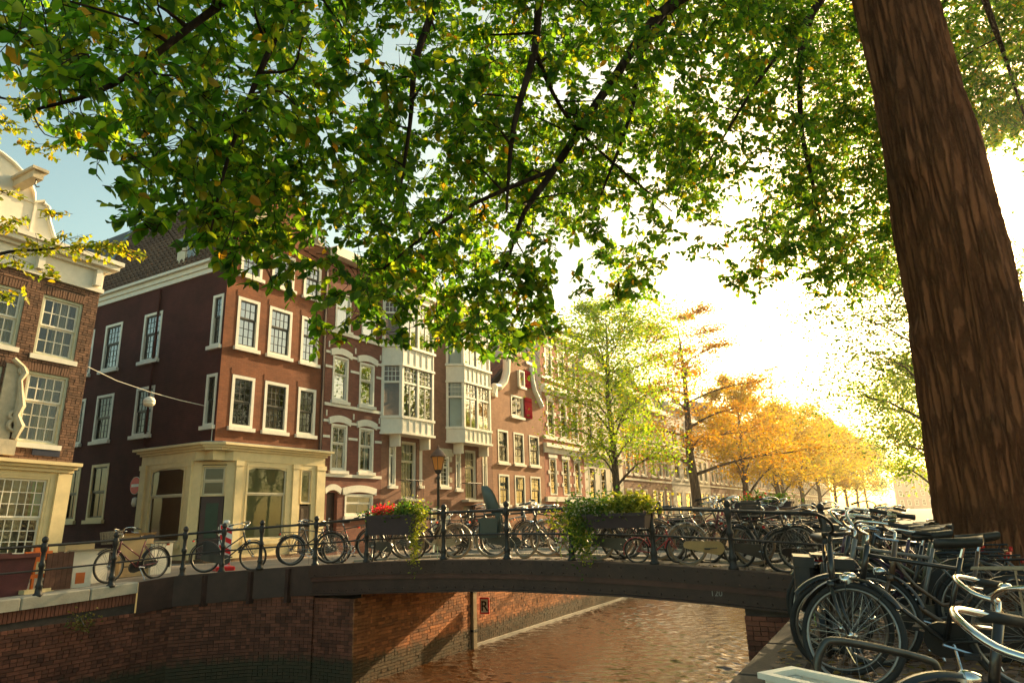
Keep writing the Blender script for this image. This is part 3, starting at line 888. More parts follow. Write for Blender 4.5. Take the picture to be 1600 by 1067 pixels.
# top cornice, attic gable with hoisting beam
b = MB()
for z0, z1, p in ((8.0, 8.12, 0.07), (8.122, 8.62, 0.03), (8.622, 8.72, 0.14), (8.722, 8.86, 0.30), (8.862, 8.98, 0.38)): b.box(2.6 - F.ox, 9.98 + p - F.ox, -p, 0.3, z0, z1)
F.part('cornice', b, MT['white'])
for x in (9.72, 8.2):
    b = MB(); b.prism([(x - F.ox, 8.15), (x + 0.16 - F.ox, 8.15), (x + 0.16 - F.ox, 8.60), (x - F.ox, 8.60)], -0.20, 0.0); F.part('bracket', b, MT['white'])
arc = [(6.3 + 1.62 * math.cos(a), 9.95 + 1.15 * math.sin(a)) for a in np.linspace(0.05, PI - 0.05, 15)]
side = [(8.75, 8.98), (8.55, 9.2), (8.36, 9.6), (8.28, 10.0), (8.15, 10.05), (8.15, 10.12)]
pts = side + arc + [(12.6 - x, z) for x, z in side[::-1]]
F.prism('gable', MT['white'], [(x, z) for x, z in pts], 0.05, 0.35)
ed = MB(); ed.tube([(x - F.ox, 0.02, z + 0.02) for x, z in pts], 0.05, 6); F.part('gable_moulding', ed, MT['white'])
F.window(7.05, 8.0, 9.08, 10.05, 3, (1, 2), fm='white', sm='white', y=0.03, fw=0.07, sill=True, curtain='net')
bm_ = MB(); bm_.box(7.35 - F.ox, 7.6 - F.ox, -1.0, 0.4, 10.22, 10.42); bm_.box(7.28 - F.ox, 7.67 - F.ox, -1.08, 0.4, 10.423, 10.50); hb = F.part('hoist_beam', bm_, MT['sandstone'])
hk = MB(); hk.tube([(7.48 - F.ox, -0.9, 10.22), (7.48 - F.ox, -0.9, 10.08), (7.52 - F.ox, -0.9, 10.02), (7.58 - F.ox, -0.9, 10.06)], 0.018); hk.build('hook', MT['iron'], hb)
rf = MB(); rf.quad((2.6 - F.ox, 0.3, 8.9), (9.98 - F.ox, 0.3, 8.9), (9.98 - F.ox, 9, 8.9), (2.6 - F.ox, 9, 8.9)); F.part('roof', rf, MT['slate'])
# carved stone cartouche over the door, cut by the picture edge
ct = MB()
ct.tube([(8.47 - F.ox, -0.06, 3.62), (8.52 - F.ox, -0.10, 3.95), (8.40 - F.ox, -0.11, 4.2), (8.46 - F.ox, -0.10, 4.45), (8.40 - F.ox, -0.10, 4.8), (8.34 - F.ox, -0.10, 5.1), (8.42 - F.ox, -0.1, 5.3), (8.34 - F.ox, -0.1, 5.45), (8.1 - F.ox, -0.1, 5.62)], [0.07, 0.13, 0.08, 0.12, 0.07, 0.06, 0.08, 0.07, 0.07], 8)
for (x, z, R_) in ((8.40, 3.95, 0.13), (8.33, 4.2, 0.08), (8.38, 5.35, 0.08)):
    ct.torus(R_, 0.05, 16, 6, c=(x - F.ox, -0.08, z))
ct.box(8.05 - F.ox, 8.5 - F.ox, -0.16, 0.02, 3.2, 3.58); ct.box(8.0 - F.ox, 8.36 - F.ox, -0.05, 0.04, 3.58, 5.5)
F.part('stone_cartouche', ct, MT['sandstone'], smooth=False)
F.box('name_plate', mat('dark_blue_plate', (0.012, 0.014, 0.04), 0.4, 0.1, 5), 8.95, 9.62, -0.03, 0.0, 3.26, 3.42)

# ---- corner house
cr = thing('corner_house', 'dark red corner house with tiled roof above a cream corner shopfront', 'house', (-19.5, 14.4, 0))
FF = Facade(cr, Rz90.copy(), 14.4)                 # canal front, along Y
FS = Facade(cr, Matrix.Identity(4), -19.5)         # side, along X, looks to -Y
fh = []
for a, c in ((14.90, 15.84), (16.28, 17.36), (17.84, 18.74)):
    fh += [(a, c, 4.50, 6.28), (a, c, 7.28, 9.10), (a, c, 9.95, 11.30)]
FF.wall(MT['orange'], 14.4, 19.15, 3.9, 12.1, fh)
sm_ = lambda x: x * 0.96
sh = []
for a, c in ((-21.0, -20.42), (-25.15, -24.0), (-27.8, -26.62), (-29.6, -28.6)):
    sh += [(sm_(a), sm_(c), 7.24, 9.08), (sm_(a), sm_(c), 4.50, 6.26)]
sg = [(sm_(-27.55), sm_(-26.38), 1.62, 3.62), (sm_(-29.25), sm_(-28.3), 1.62, 3.62)]
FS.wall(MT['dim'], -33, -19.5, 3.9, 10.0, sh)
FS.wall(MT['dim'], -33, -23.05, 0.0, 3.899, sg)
kinds = [('net', 'net'), ('pinkcurtain', 'net'), ('pinkcurtain', 'curtain'), ('net', 'pinkcurtain')]
for i, h in enumerate(fh):
    rowi = i % 3
    FF.window(*h, 3 if i // 3 != 1 else 4, (2, 3) if rowi else (3, 3), fm='white', sm='sash', panes=rowi > 0, y=0.0, fw=0.11,
              glass='glasssky' if rowi else 'glass', curtain='net' if rowi else ('curtain' if i == 6 else 'blind' if i == 3 else None), cur=(0, 1) if rowi else (0.1, 0.75), bw=0.02)
for i, h in enumerate(sh):
    FS.window(*h, 4 if i > 1 else 2, (3, 4) if i % 2 == 0 else (3, 3), fm='white', sm='sash', fw=0.10, panes=i > 1, glass='glass' if i % 2 else 'glasssky',
              curtain=kinds[i // 2][i % 2] if i > 1 else 'curtain', bw=0.018)
for h in sg:
    FS.window(*h, 2, (1, 1), fm='cream', sm='sash', fw=0.10, curtain='pinkcurtain', cur=(0, 0.9))
# brick of the front, soldier courses over its windows (thin relief under the render)
for a, c, e, f in fh:
    FF.box('lintel', MT['orange'], a - 0.06, c + 0.06, -0.012, 0.02, f + 0.01, f + 0.22)
# front gable
gp = [(14.4, 12.1), (19.15, 12.1), (19.15, 12.35), (18.35, 12.4), (18.1, 12.8), (17.9, 13.3), (17.85, 13.6), (15.7, 13.6), (15.65, 13.3), (15.45, 12.8), (15.2, 12.4), (14.4, 12.35)]
FF.prism('gable', MT['orange'], gp, 0.0, 0.32)
for s_ in (1, -1):
    mx = lambda x: 16.775 + s_ * (x - 16.775)
    cl = [(mx(x), z) for x, z in ((17.80, 13.55), (17.86, 13.2), (17.98, 12.8), (18.35, 12.5), (18.75, 12.42), (18.78, 12.25), (18.2, 12.2), (17.7, 12.25))]
    if s_ > 0: cl = cl[::-1]
    FF.prism('gable_claw', MT['sandstone'], cl, -0.07, 0.02)
    b = MB(); b.torus(0.16, 0.07, 16, 7, c=(mx(18.5) - 14.4, -0.05, 12.5)); FF.part('scroll', b, MT['sandstone'], True)
FF.box('gable_cap', MT['sandstone'], 15.6, 17.95, -0.12, 0.4, 13.6, 13.76)
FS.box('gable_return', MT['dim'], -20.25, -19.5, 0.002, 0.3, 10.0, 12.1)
FF.box('corner_pipe', mat('zinc_pipe', (0.10, 0.06, 0.05), 0.5, 0.2, 6), 18.98, 19.06, -0.09, -0.01, 3.95, 12.0)
# roof: tiles towards the side street
RT = MB()
RT.add([(-33, 14.3, 10.35), (-20.2, 14.3, 10.35), (-20.2, 15.9, 14.2), (-33, 15.9, 14.2)], [(0, 1, 2, 3)])
RT.add([(-33, 19.2, 10.35), (-20.2, 19.2, 10.35), (-20.2, 17.6, 14.2), (-33, 17.6, 14.2)], [(3, 2, 1, 0)])
RT.add([(-33, 15.9, 14.2), (-20.2, 15.9, 14.2), (-20.2, 17.6, 14.2), (-33, 17.6, 14.2), (-20.2, 14.3, 10.35), (-20.2, 19.2, 10.35)], [(0, 1, 2, 3), (4, 5, 2, 1)])
RT.v = [(x + 19.5, y - 14.4, z) for x, y, z in RT.v]
FS.part('roof', RT, MT['slate'])
pantiles('roof_tiles', MT['tile'], cr, (-28.0 + 19.5, -0.12, 10.42), (7.8, 0, 0), (0, 1.6, 3.75), 30, 20, amp=0.05)
b = MB(); b.tube([(-28.1 + 19.5, -0.16, 10.40), (-28.1 + 19.5, 1.5, 14.22)], 0.16, 6); FS.part('verge_lead', b, MT['lead'])
b = MB(); b.tube([(-28.1 + 19.5, 1.52, 14.24), (-20.3 + 19.5, 1.52, 14.24)], 0.12, 8); FS.part('ridge', b, MT['lead'])
b = MB()
for z0, z1, p in ((10.0, 10.18, 0.06), (10.182, 10.36, 0.12), (10.362, 10.46, 0.24)): b.box(-33 + 19.5, -20.25 + 19.5, -p, 0.2, z0, z1)
FS.part('cornice', b, MT['white'])
dm = MB(); dm.box(-22.6 + 19.5, -21.4 + 19.5, 0.05, 1.4, 10.47, 11.6); do = FS.part('dormer', dm, MT['white'])
b = MB(); b.box(-22.7 + 19.5, -21.3 + 19.5, -0.05, 1.5, 11.602, 11.75); b.build('dormer_roof', MT['lead'], do)
b = MB(); b.box(-22.5 + 19.5, -22.05 + 19.5, 0.0, 0.048, 10.6, 11.5); b.build('casing', MT['creamdark'], do)
b = MB(); b.quad((-22.0 + 19.5, 0.04, 10.6), (-21.55 + 19.5, 0.04, 10.6), (-21.55 + 19.5, 0.04, 11.5), (-22.0 + 19.5, 0.04, 11.5)); b.build('pane', MT['lead'], do)
b = MB(); b.box(18.2 - 14.4, 19.0 - 14.4, 1.2, 2.0, 12, 14.1); b.box(18.12 - 14.4, 19.08 - 14.4, 1.12, 2.08, 14.102, 14.25); FF.part('chimney', b, MT['orange'])
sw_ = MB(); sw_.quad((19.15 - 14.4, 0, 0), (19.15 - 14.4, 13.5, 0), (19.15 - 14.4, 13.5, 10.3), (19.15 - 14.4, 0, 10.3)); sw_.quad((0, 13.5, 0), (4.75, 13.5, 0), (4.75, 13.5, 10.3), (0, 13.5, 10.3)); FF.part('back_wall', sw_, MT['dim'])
# shopfront wrapped round the cut corner
SP = [(-23.05, 14.40), (-23.05, 14.24), (-20.30, 14.24), (-19.34, 15.20), (-19.34, 19.17), (-19.5, 19.17)]
def shop_band(z0, z1, p, name, m):
    q = [(-23.05 - p, 14.40), (-23.05 - p, 14.24 - p), (-20.12 - 0.41 * p, 14.24 - p), (-19.34 + p, 15.02 + 0.41 * p), (-19.34 + p, 19.17 + p), (-19.5, 19.17 + p), (-19.5, 14.40)]
    if z0 > 3.5:
        q = [(-23.05 - p, 14.40), (-23.05 - p, 14.24 - p), (-19.62, 14.24 - p), (-19.34 + p, 14.52), (-19.34 + p, 19.17 + p), (-19.5, 19.17 + p), (-19.5, 14.40)]
    b = MB(); b.zprism([(x + 19.5, y - 14.4) for x, y in q], z0, z1); return FS.part(name, b, MT[m])
shop_band(3.36, 3.68, 0.02, 'shop_fascia', 'cream')
for z0, z1, p in ((3.682, 3.76, 0.08), (3.762, 3.84, 0.16), (3.842, 3.92, 0.26)): shop_band(z0, z1, p, 'shop_cornice', 'cream')
b = MB(); b.zprism([(x + 19.5, y - 14.4) for x, y in [(-23.2, 14.4), (-23.2, 14.1), (-19.6, 14.1), (-19.2, 14.5), (-19.2, 19.3), (-19.5, 19.3), (-19.5, 14.4)]], 3.922, 3.95); FS.part('cornice_lead', b, MT['lead'])
FS2 = Facade(cr, Matrix.Translation((0, -0.16, 0)), -19.5)
FF2 = Facade(cr, Matrix.Translation((0.16, 0, 0)) @ Rz90, 14.4)
FS2.wall(MT['cream'], -23.05, -20.30, 0.25, 3.36, [(-22.55, -20.62, 0.75, 3.27)], name='shopfront_wall')
FF2.wall(MT['cream'], 15.20, 19.17, 0.25, 3.36, [(15.62, 17.42, 0.75, 3.27), (18.02, 18.58, 0.25, 3.22)], name='shopfront_wall')
FS2.window(-22.55, -20.62, 0.75, 3.27, 1, (1, 1), fm='cream', sm='creamdark', fw=0.07, split=0.62, curtain='blind', label='wide shop window with brown blinds')
FF2.window(15.62, 17.42, 0.75, 3.27, 1, (1, 1), fm='cream', sm='creamdark', fw=0.07, split=0.62, curtain='blindgreen', label='wide shop window with olive blinds')
fw_ = FF2.window(18.02, 18.58, 1.96, 3.22, 1, (1,), fm='cream', sm='creamdark', fw=0.05, curtain='blindgreen', sill=False)
b = MB(); b.box(18.06 - 14.4, 18.54 - 14.4, 0.04, 0.10, 0.28, 1.9)
for z0, z1 in ((0.4, 0.95), (1.05, 1.8)): b.box(18.12 - 14.4, 18.48 - 14.4, 0.02, 0.039, z0, z1)
FF2.part('door', b, mat('brown_door_paint', (0.08, 0.045, 0.03), 0.5, 0.2, 5))
for Fx, a, c in ((FS2, -23.05, -22.75), (FS2, -20.50, -20.27), (FF2, 15.16, 15.42), (FF2, 17.62, 17.88), (FF2, 18.78, 19.20)):
    Fx.box('pilaster', MT['cream'], a, c, -0.06, 0.02, 0.42, 3.36)
    Fx.box('pilaster_base', MT['cream'], a - 0.03, c + 0.03, -0.09, 0.02, 0.25, 0.419)
    Fx.box('pilaster_cap', MT['cream'], a - 0.03, c + 0.03, -0.085, 0.02, 3.20, 3.358)
for Fx, a, c in ((FS2, -22.45, -20.7), (FF2, 15.7, 17.35)):           # gently arched heads of the shop windows
    n = 10; w_ = c - a
    arcp = [(a + w_ * k / n, 3.20 - 0.12 * (2 * k / n - 1) ** 2) for k in range(n + 1)]
    Fx.prism('window_head', MT['cream'], arcp + [(c, 3.25), (a, 3.25)], 0.005, 0.03)
b = MB(); b.zprism([(x + 19.5, y - 14.4) for x, y in [(-23.1, 14.4), (-23.1, 14.18), (-20.3, 14.18), (-19.28, 15.2), (-19.28, 19.2), (-19.5, 19.2), (-19.5, 14.4)]], 0, 0.249); FS.part('plinth', b, MT['brickfar'])
# corner door, set diagonally
dl = math.hypot(0.96, 0.96)
FD = Facade(cr, Matrix.Translation((-20.30 + 19.5, 14.24 - 14.4, 0)) @ Matrix.Rotation(PI / 4, 4, 'Z'), 0)
FD.wall(MT['cream'], 0, dl, 0.25, 3.36, [(0.30, dl - 0.30, 0.25, 3.25)], name='shopfront_wall')
FD.window(0.30, dl - 0.30, 2.22, 3.22, 1, (1, 1), fm='cream', sm='creamdark', fw=0.05, y=0.06, sill=False, split=0.5)
b = MB(); b.box(0.34, dl - 0.34, 0.10, 0.16, 0.27, 2.2); dd = FD.part('door', b, mat('dark_shop_door', (0.045, 0.02, 0.022), 0.4, 0.2, 5))
b = MB(); b.box(0.5, dl - 0.48, 0.085, 0.099, 0.9, 2.0); b.build('panel', mat('green_reflection_panel', (0.02, 0.05, 0.03), 0.5, 0.2, 5), dd)  # green reflection in the dark door, painted on as a panel colour
b = MB(); b.tube([(dl - 0.42, 0.06, 1.1), (dl - 0.42, 0.06, 1.25)], 0.015); b.build('handle', MT['white'], dd)
# cable down the corner
b = MB(); b.tube([(-19.62 + 19.5, -0.03, 6.1), (-19.62 + 19.5, -0.03, 3.97), (-23.0 + 19.5, -0.03, 3.99)], 0.015, 5); FS.part('cable', b, MT['white'])
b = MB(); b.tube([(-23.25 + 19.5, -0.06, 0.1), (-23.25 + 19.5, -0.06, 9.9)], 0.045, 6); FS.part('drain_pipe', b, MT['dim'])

# ---- brick house with white bands
H2 = mat('dark_red_brick_h2', (0.17, 0.06, 0.04), 0.85, 0.2, 1)
MT['bk2'] = brickmat('brick_banded_house', (0.25, 0.09, 0.06), (0.19, 0.068, 0.046), (0.16, 0.10, 0.08))
r, F = canal_house('banded_brick_house', 'narrow dark brick house with white bands and arched white lintels', 19.17, 22.62)
hw = [(19.62, 20.52, 3.25, 5.08), (21.22, 22.12, 3.25, 5.08), (19.58, 20.48, 6.02, 7.86), (21.15, 22.08, 6.02, 7.86), (19.62, 20.52, 9.0, 10.6), (21.2, 22.1, 9.0, 10.6), (20.5, 22.16, 1.5, 2.36), (19.52, 20.1, 0.2, 2.4)]
F.wall(MT['bk2'], 19.17, 22.62, 0, 12.3, hw)
shell(F, 19.17, 22.62, 12.3, 10, MT['bk2'])
for i, h in enumerate(hw[:7]):
    F.window(*h, 2 if i in (0, 1, 6) else 1, (1, 1), fm='white', sm='white', fw=0.09, split=0.6, curtain=('curtain', 'bluecurtain', 'net', 'curtain', 'net', 'net', 'net')[i], cur=((0, .3), (.55, .9), (0, .7), (0, .4), (0, 1), (0, 1), (0, 1))[i], glass='glasssky' if i in (2, 3, 4, 5) else 'glass')
    a, c, e, f = h
    if i < 4 or i == 6:
        n = 8; w_ = c - a + 0.28; x0 = a - 0.14
        low = [(x0 + w_ * k / n, f - 0.04 + 0.12 * (1 - (2 * k / n - 1) ** 2)) for k in range(n + 1)]
        top = [(x0 - 0.03 + (w_ + 0.06) * k / n, f + 0.22 + 0.13 * (1 - (2 * k / n - 1) ** 2)) for k in range(n, -1, -1)]
        F.prism('lintel', MT['white'], low + top, -0.07, 0.0)
n = 8; low = [(19.40 + 0.8 * k / n, 2.34 + 0.16 * (1 - (2 * k / n - 1) ** 2)) for k in range(n + 1)]; top = [(19.36 + 0.9 * k / n, 2.56 + 0.16 * (1 - (2 * k / n - 1) ** 2)) for k in range(n, -1, -1)]
F.prism('lintel', MT['white'], low + top, -0.07, 0.0)
F.box('door', mat('dark_door_h2', (0.05, 0.025, 0.02), 0.5, 0.2, 4), 19.54, 20.08, 0.2, 0.26, 0.22, 2.38)
for z in (3.12, 5.88):
    F.box('string_course', MT['white'], 19.17, 22.62, -0.06, 0.0, z - 0.12, z)
for z in (4.5, 5.12, 7.3, 7.9):
    for a, c in ((19.17, 19.55), (20.6, 21.12), (22.2, 22.62)):
        F.box('stone_band', MT['white'], a, c, -0.03, 0.0, z, z + 0.10)
for z in (5.35, 8.15):
    for x in (19.3, 20.83, 22.42):
        F.box('wall_anchor', MT['white'], x, x + 0.06, -0.03, 0.0, z, z + 0.24)
F.box('string_course', MT['white'], 19.17, 22.62, -0.09, 0.0, 8.78, 8.92)
F.box('cornice', MT['white'], 19.17, 22.62, -0.4, 0.3, 12.0, 12.4)

# ---- wide brick house with two white bay windows
MT['bk3'] = brickmat('brick_bay_house', (0.30, 0.14, 0.09), (0.24, 0.11, 0.07), (0.17, 0.12, 0.09))
r, F = canal_house('bay_window_house', 'wide brown brick house with two white timber bay windows', 22.63, 31.75)
low = [(23.15, 23.60, 2.75, 4.75), (24.0, 25.12, 2.2, 4.75), (28.25, 28.7, 2.7, 4.7), (29.1, 30.2, 2.2, 4.7), (30.75, 31.2, 2.6, 4.75), (26.9, 27.66, 2.8, 4.25), (25.3, 25.5, 2.8, 4.6), (23.4, 24.6, 0.0, 1.9), (28.9, 30.0, 0.0, 1.9), (26.2, 27.6, 0.6, 1.8)]
F.wall(MT['bk3'], 22.63, 31.75, 0, 12.6, low)
shell(F, 22.63, 31.75, 12.6, 11, MT['bk3'])
for i, h in enumerate(low[:7]):
    F.window(*h, 4 if i in (1, 3) else 2, (2, 1) if i != 5 else (3, 4), fm='white', sm='creamdark' if i in (1, 3) else 'white', fw=0.08, y=0.1 if i in (1, 3) else 0.0, split=0.66, curtain='curtain', cur=(0.2, .9), sill=i not in (1, 3))
for h in low[7:9]: F.box('door', mat('dark_brown_door', (0.05, 0.028, 0.02), 0.5, 0.2, 4), h[0], h[1], 0.2, 0.26, 0.02, h[3])
F.window(*low[9], 2, (1, 1), fm='white', sm='white', curtain='net')
b = MB(); b.box(26.75 - F.ox, 27.9 - F.ox, -0.05, 0.0, 4.26, 4.62); b.box(26.55 - F.ox, 26.86 - F.ox, -0.04, 0.0, 4.3, 4.45); b.box(27.7 - F.ox, 28.05 - F.ox, -0.04, 0.0, 4.3, 4.45)
for z in (3.0, 3.5, 4.0): b.box(26.65 - F.ox, 26.86 - F.ox, -0.03, 0.0, z, z + 0.25); b.box(27.7 - F.ox, 27.9 - F.ox, -0.03, 0.0, z, z + 0.25)
F.part('stone_surround', b, MT['sandstone'])
for n_, (a, c) in enumerate(((22.55, 25.45), (27.45, 30.55))):
    rings = []
    pl_ = [(a, 0.0), (a + 1.05, -0.75), (c - 0.05, -0.75), (c, 0.0)]
    pl_ = [(a - F.ox, 0.0), (a + 0.55 - F.ox, -0.72), (c - 0.0 - F.ox, -0.72), (c - F.ox, 0.0)]
    def ring(z0, z1, p, q=pl_):
        Q = [(q[0][0] - p, 0.0), (q[1][0] - p * 0.6, q[1][1] - p), (q[2][0] + p, q[2][1] - p), (q[3][0] + p, 0.0)]
        rings.append(MB().zprism(Q, z0, z1))
    ring(4.92, 5.02, 0.06); ring(5.022, 5.60, 0.0); ring(5.602, 5.72, 0.05); ring(7.95, 8.05, 0.05); ring(8.052, 8.80, 0.0); ring(8.802, 8.92, 0.08); ring(11.15, 11.25, 0.05); ring(11.252, 11.5, 0.0); ring(11.502, 11.7, 0.14)
    bo = F.part('bay', rings[1], MT['white'])
    for k_, rg in enumerate(rings):
        if k_ != 1: rg.build('bay_panel' if k_ in (4, 7) else 'bay_moulding', MT['white'], bo)
    # posts and lights of the bay's three faces
    faces = [(Vector((*pl_[0], 0)), Vector((*pl_[1], 0)), 1), (Vector((*pl_[1], 0)), Vector((*pl_[2], 0)), 2), (Vector((*pl_[2], 0)), Vector((*pl_[3], 0)), 1)]
    post = MB(); gb = MB(); pane = MB(); pane2 = MB(); cover = MB(); cur_ = MB()
    for p, q, k in faces:
        dv = (q - p); ln = dv.length; dv.normalize(); nv = Vector((dv.y, -dv.x, 0))
        M3 = Matrix((dv, -nv, Vector((0, 0, 1)))).transposed()
        for dz in (0.0, 3.2):
            xs_ = [0.06] + [ln * j / k for j in range(1, k)] + [ln - 0.06]
            for j, x in enumerate(xs_): post.obox(p + dv * x + Vector((0, 0, 6.835 + dz)) - nv * 0.06, (0.13, 0.12, 2.225), M3)
            post.obox(p + dv * ln / 2 + Vector((0, 0, 7.22 + dz)) - nv * 0.06, (ln - 0.1, 0.09, 0.09), M3)
            for j in range(k):
                x0, x1 = xs_[j] + 0.07, xs_[j + 1] - 0.07
                for i in range(1, 4): gb.obox(p + dv * (x0 + (x1 - x0) * i / 4) + Vector((0, 0, 7.6 + dz)) - nv * 0.06, (0.025, 0.03, 0.66), M3)
                for i in range(1, 3): gb.obox(p + dv * (x0 + x1) / 2 + Vector((0, 0, 7.27 + dz + 0.66 * i / 3)) - nv * 0.06, (x1 - x0, 0.03, 0.025), M3)
                if k == 2: gb.obox(p + dv * (x0 + x1) / 2 + Vector((0, 0, 6.45 + dz)) - nv * 0.06, (0.04, 0.03, 1.5), M3)
                A, B = p + dv * x0 - nv * 0.08, p + dv * x1 - nv * 0.08
                (pane if k == 2 else pane2).quad((A.x, A.y, 5.72 + dz), (B.x, B.y, 5.72 + dz), (B.x, B.y, 7.95 + dz), (A.x, A.y, 7.95 + dz))
                A2, B2 = A - nv * 0.18, B - nv * 0.18
                if n_ == 0 and k == 2 and j == 0: cur_.quad((A2.x, A2.y, 5.72 + dz), (B2.x, B2.y, 5.72 + dz), (B2.x, B2.y, 7.95 + dz), (A2.x, A2.y, 7.95 + dz))
                if n_ == 1: cur_.quad((A2.x, A2.y, 5.72 + dz), (B2.x, B2.y, 5.72 + dz), (B2.x, B2.y, 7.95 + dz), (A2.x, A2.y, 7.95 + dz))
        for j in range(int(ln / 0.42) + 1):
            x = 0.06 + j * (ln - 0.12) / max(1, int(ln / 0.42))
            for z0, z1 in ((5.03, 5.6), (8.06, 8.8)): cover.obox(p + dv * x + Vector((0, 0, (z0 + z1) / 2)) + nv * 0.012, (0.05, 0.024, z1 - z0), M3)
    post.build('post', MT['white'], bo); gb.build('glazing_bar', MT['white'], bo); pane.build('pane', MT['glasssky'], bo); pane2.build('pane', MT['glass'], bo); cover.build('batten', MT['white'], bo); cur_.build('curtain', MT['net'], bo)
    for x in (a + 0.6, c - 0.15):
        b = MB(); b.prism([(x - F.ox, 4.4), (x + 0.12 - F.ox, 4.4), (x + 0.12 - F.ox, 4.92), (x - F.ox, 4.92)], -0.55, 0.0); F.part('bay_bracket', b, MT['white'])
    # french balcony below
    rl = MB(); x0, x1 = (a + 1.35 - F.ox, a + 2.6 - F.ox)
    rl.tube([(x0, 0, 3.0), (x0, -0.35, 3.0), (x1, -0.35, 3.0), (x1, 0, 3.0)], 0.02, 5)
    for j in range(12): rl.tube([(x0 + (x1 - x0) * j / 11, -0.35, 2.2), (x0 + (x1 - x0) * j / 11, -0.35, 3.0)], 0.010, 4)
    F.part('balcony_rail', rl, MT['iron'])
    b = MB(); b.box(x0 - 0.05, x1 + 0.05, -0.42, 0.0, 2.08, 2.19); F.part('balcony_slab', b, MT['stone'])
F.box('cornice', MT['white'], 22.63, 31.75, -0.35, 0.2, 12.3, 12.7)

# ---- small gabled house with red shutters
MT['bk4'] = brickmat('brick_gable_house', (0.42, 0.20, 0.11), (0.36, 0.165, 0.09), (0.24, 0.18, 0.13))
r, F = canal_house('shuttered_gable_house', 'small orange brick house with curved white edged gable and crimson shutters', 31.76, 37.9)
w4 = []
for a, c in ((32.38, 33.52), (34.15, 35.36), (36.02, 37.3)): w4 += [(a, c, 4.24, 6.06), (a, c, 1.95, 3.6)]
gl = [(31.76, 0), (37.9, 0), (37.9, 8.15), (37.3, 8.45), (36.75, 9.0), (36.55, 9.7), (36.45, 10.5), (35.95, 10.65), (35.75, 11.05), (35.2, 11.25), (34.65, 11.05), (34.4, 10.65), (33.9, 10.5), (33.8, 9.7), (33.5, 9.0), (32.9, 8.5), (32.35, 8.3), (31.76, 8.25)]
F.wall(MT['bk4'], 31.76, 37.9, 0, 6.9, w4)
F.wall(MT['bk4'], 33.62, 36.62, 6.9, 8.98, [(33.98, 35.42, 7.0, 8.25)], name='gable_wall')
F.prism('gable_wall', MT['bk4'], [(31.76, 6.9), (33.619, 6.9), (33.619, 8.98), (33.5, 8.98), (32.9, 8.5), (32.35, 8.3), (31.76, 8.25)], 0, 0.3)
F.prism('gable_wall', MT['bk4'], [(36.621, 6.9), (37.9, 6.9), (37.9, 8.15), (37.3, 8.45), (36.75, 8.98), (36.621, 8.98)], 0, 0.3)
F.prism('gable_wall', MT['bk4'], [(33.5, 8.981)] + [(36.75, 8.981)] + gl[5:14], 0, 0.3)
for i, h in enumerate(w4): F.window(*h, 2, (2, 2), fm='white', sm='sash', fw=0.10, curtain='bluecurtain')
F.window(33.98, 35.42, 7.0, 8.25, 2, (1,), fm='white', sm='white', fw=0.08, bw=0.10)
F.window(34.85, 35.5, 8.84, 9.85, 1, (1,), fm='white', sm='white', fw=0.07, y=-0.13)
for a, c, e, f in ((35.52, 36.42, 7.05, 8.3), (35.58, 36.38, 8.92, 10.0), ):
    b = MB(); b.box(a - F.ox, c - F.ox, -0.09, -0.02, e, f); s_ = F.part('shutter', b, MT['shutter'])
    [MB().box(a + 0.04 - F.ox, c - 0.04 - F.ox, -0.115, -0.091, z_, z_ + 0.09).build('ledge', MT['shutter'], s_) for z_ in (e + 0.15, f - 0.24)]
for pts in ([(31.95, 7.95), (32.2, 8.45), (32.75, 8.5), (33.3, 8.9), (33.62, 9.5), (33.7, 10.3)], [(37.85, 8.0), (37.4, 8.45), (36.95, 8.9), (36.68, 9.5), (36.6, 10.3)]):
    b = MB(); b.tube([(x - F.ox, 0.05, z) for x, z in pts], 0.23, 8, flat=1.0); F.part('gable_claw', b, MT['white'])
F.box('gable_stone', MT['white'], 31.85, 32.35, -0.1, 0.3, 7.85, 8.35)
F.box('gable_stone', MT['white'], 33.55, 34.4, -0.08, 0.3, 10.45, 10.62); F.box('gable_stone', MT['white'], 35.95, 36.9, -0.08, 0.3, 10.45, 10.62)
rb = MB()
rb.add([(31.76 - F.ox, 0.3, 8.3), (31.76 - F.ox, 9, 8.3), (34.8 - F.ox, 9, 10.6), (34.8 - F.ox, 0.3, 10.6), (37.9 - F.ox, 0.3, 8.3), (37.9 - F.ox, 9, 8.3)], [(0, 3, 2, 1), (3, 4, 5, 2), (1, 2, 5)])
F.part('roof', rb, MT['slate'])
pantiles('roof_tiles', MT['tilered'], r, (31.7 - F.ox, 8.9, 8.32), (0, -8.5, 0), (3.08, 0, 2.3), 26, 10, L=F.L)
sw_ = MB(); sw_.quad((0, 0.3, 0), (0, 9, 0), (0, 9, 8.3), (0, 0.3, 8.3)); sw_.v = [(x + 37.9 - F.ox, y, z) for x, y, z in sw_.v]; sw_.quad((37.9 - F.ox, 9, 0), (31.76 - F.ox, 9, 0), (31.76 - F.ox, 9, 8.3), (37.9 - F.ox, 9, 8.3)); F.part('back_wall', sw_, MT['bk4'])

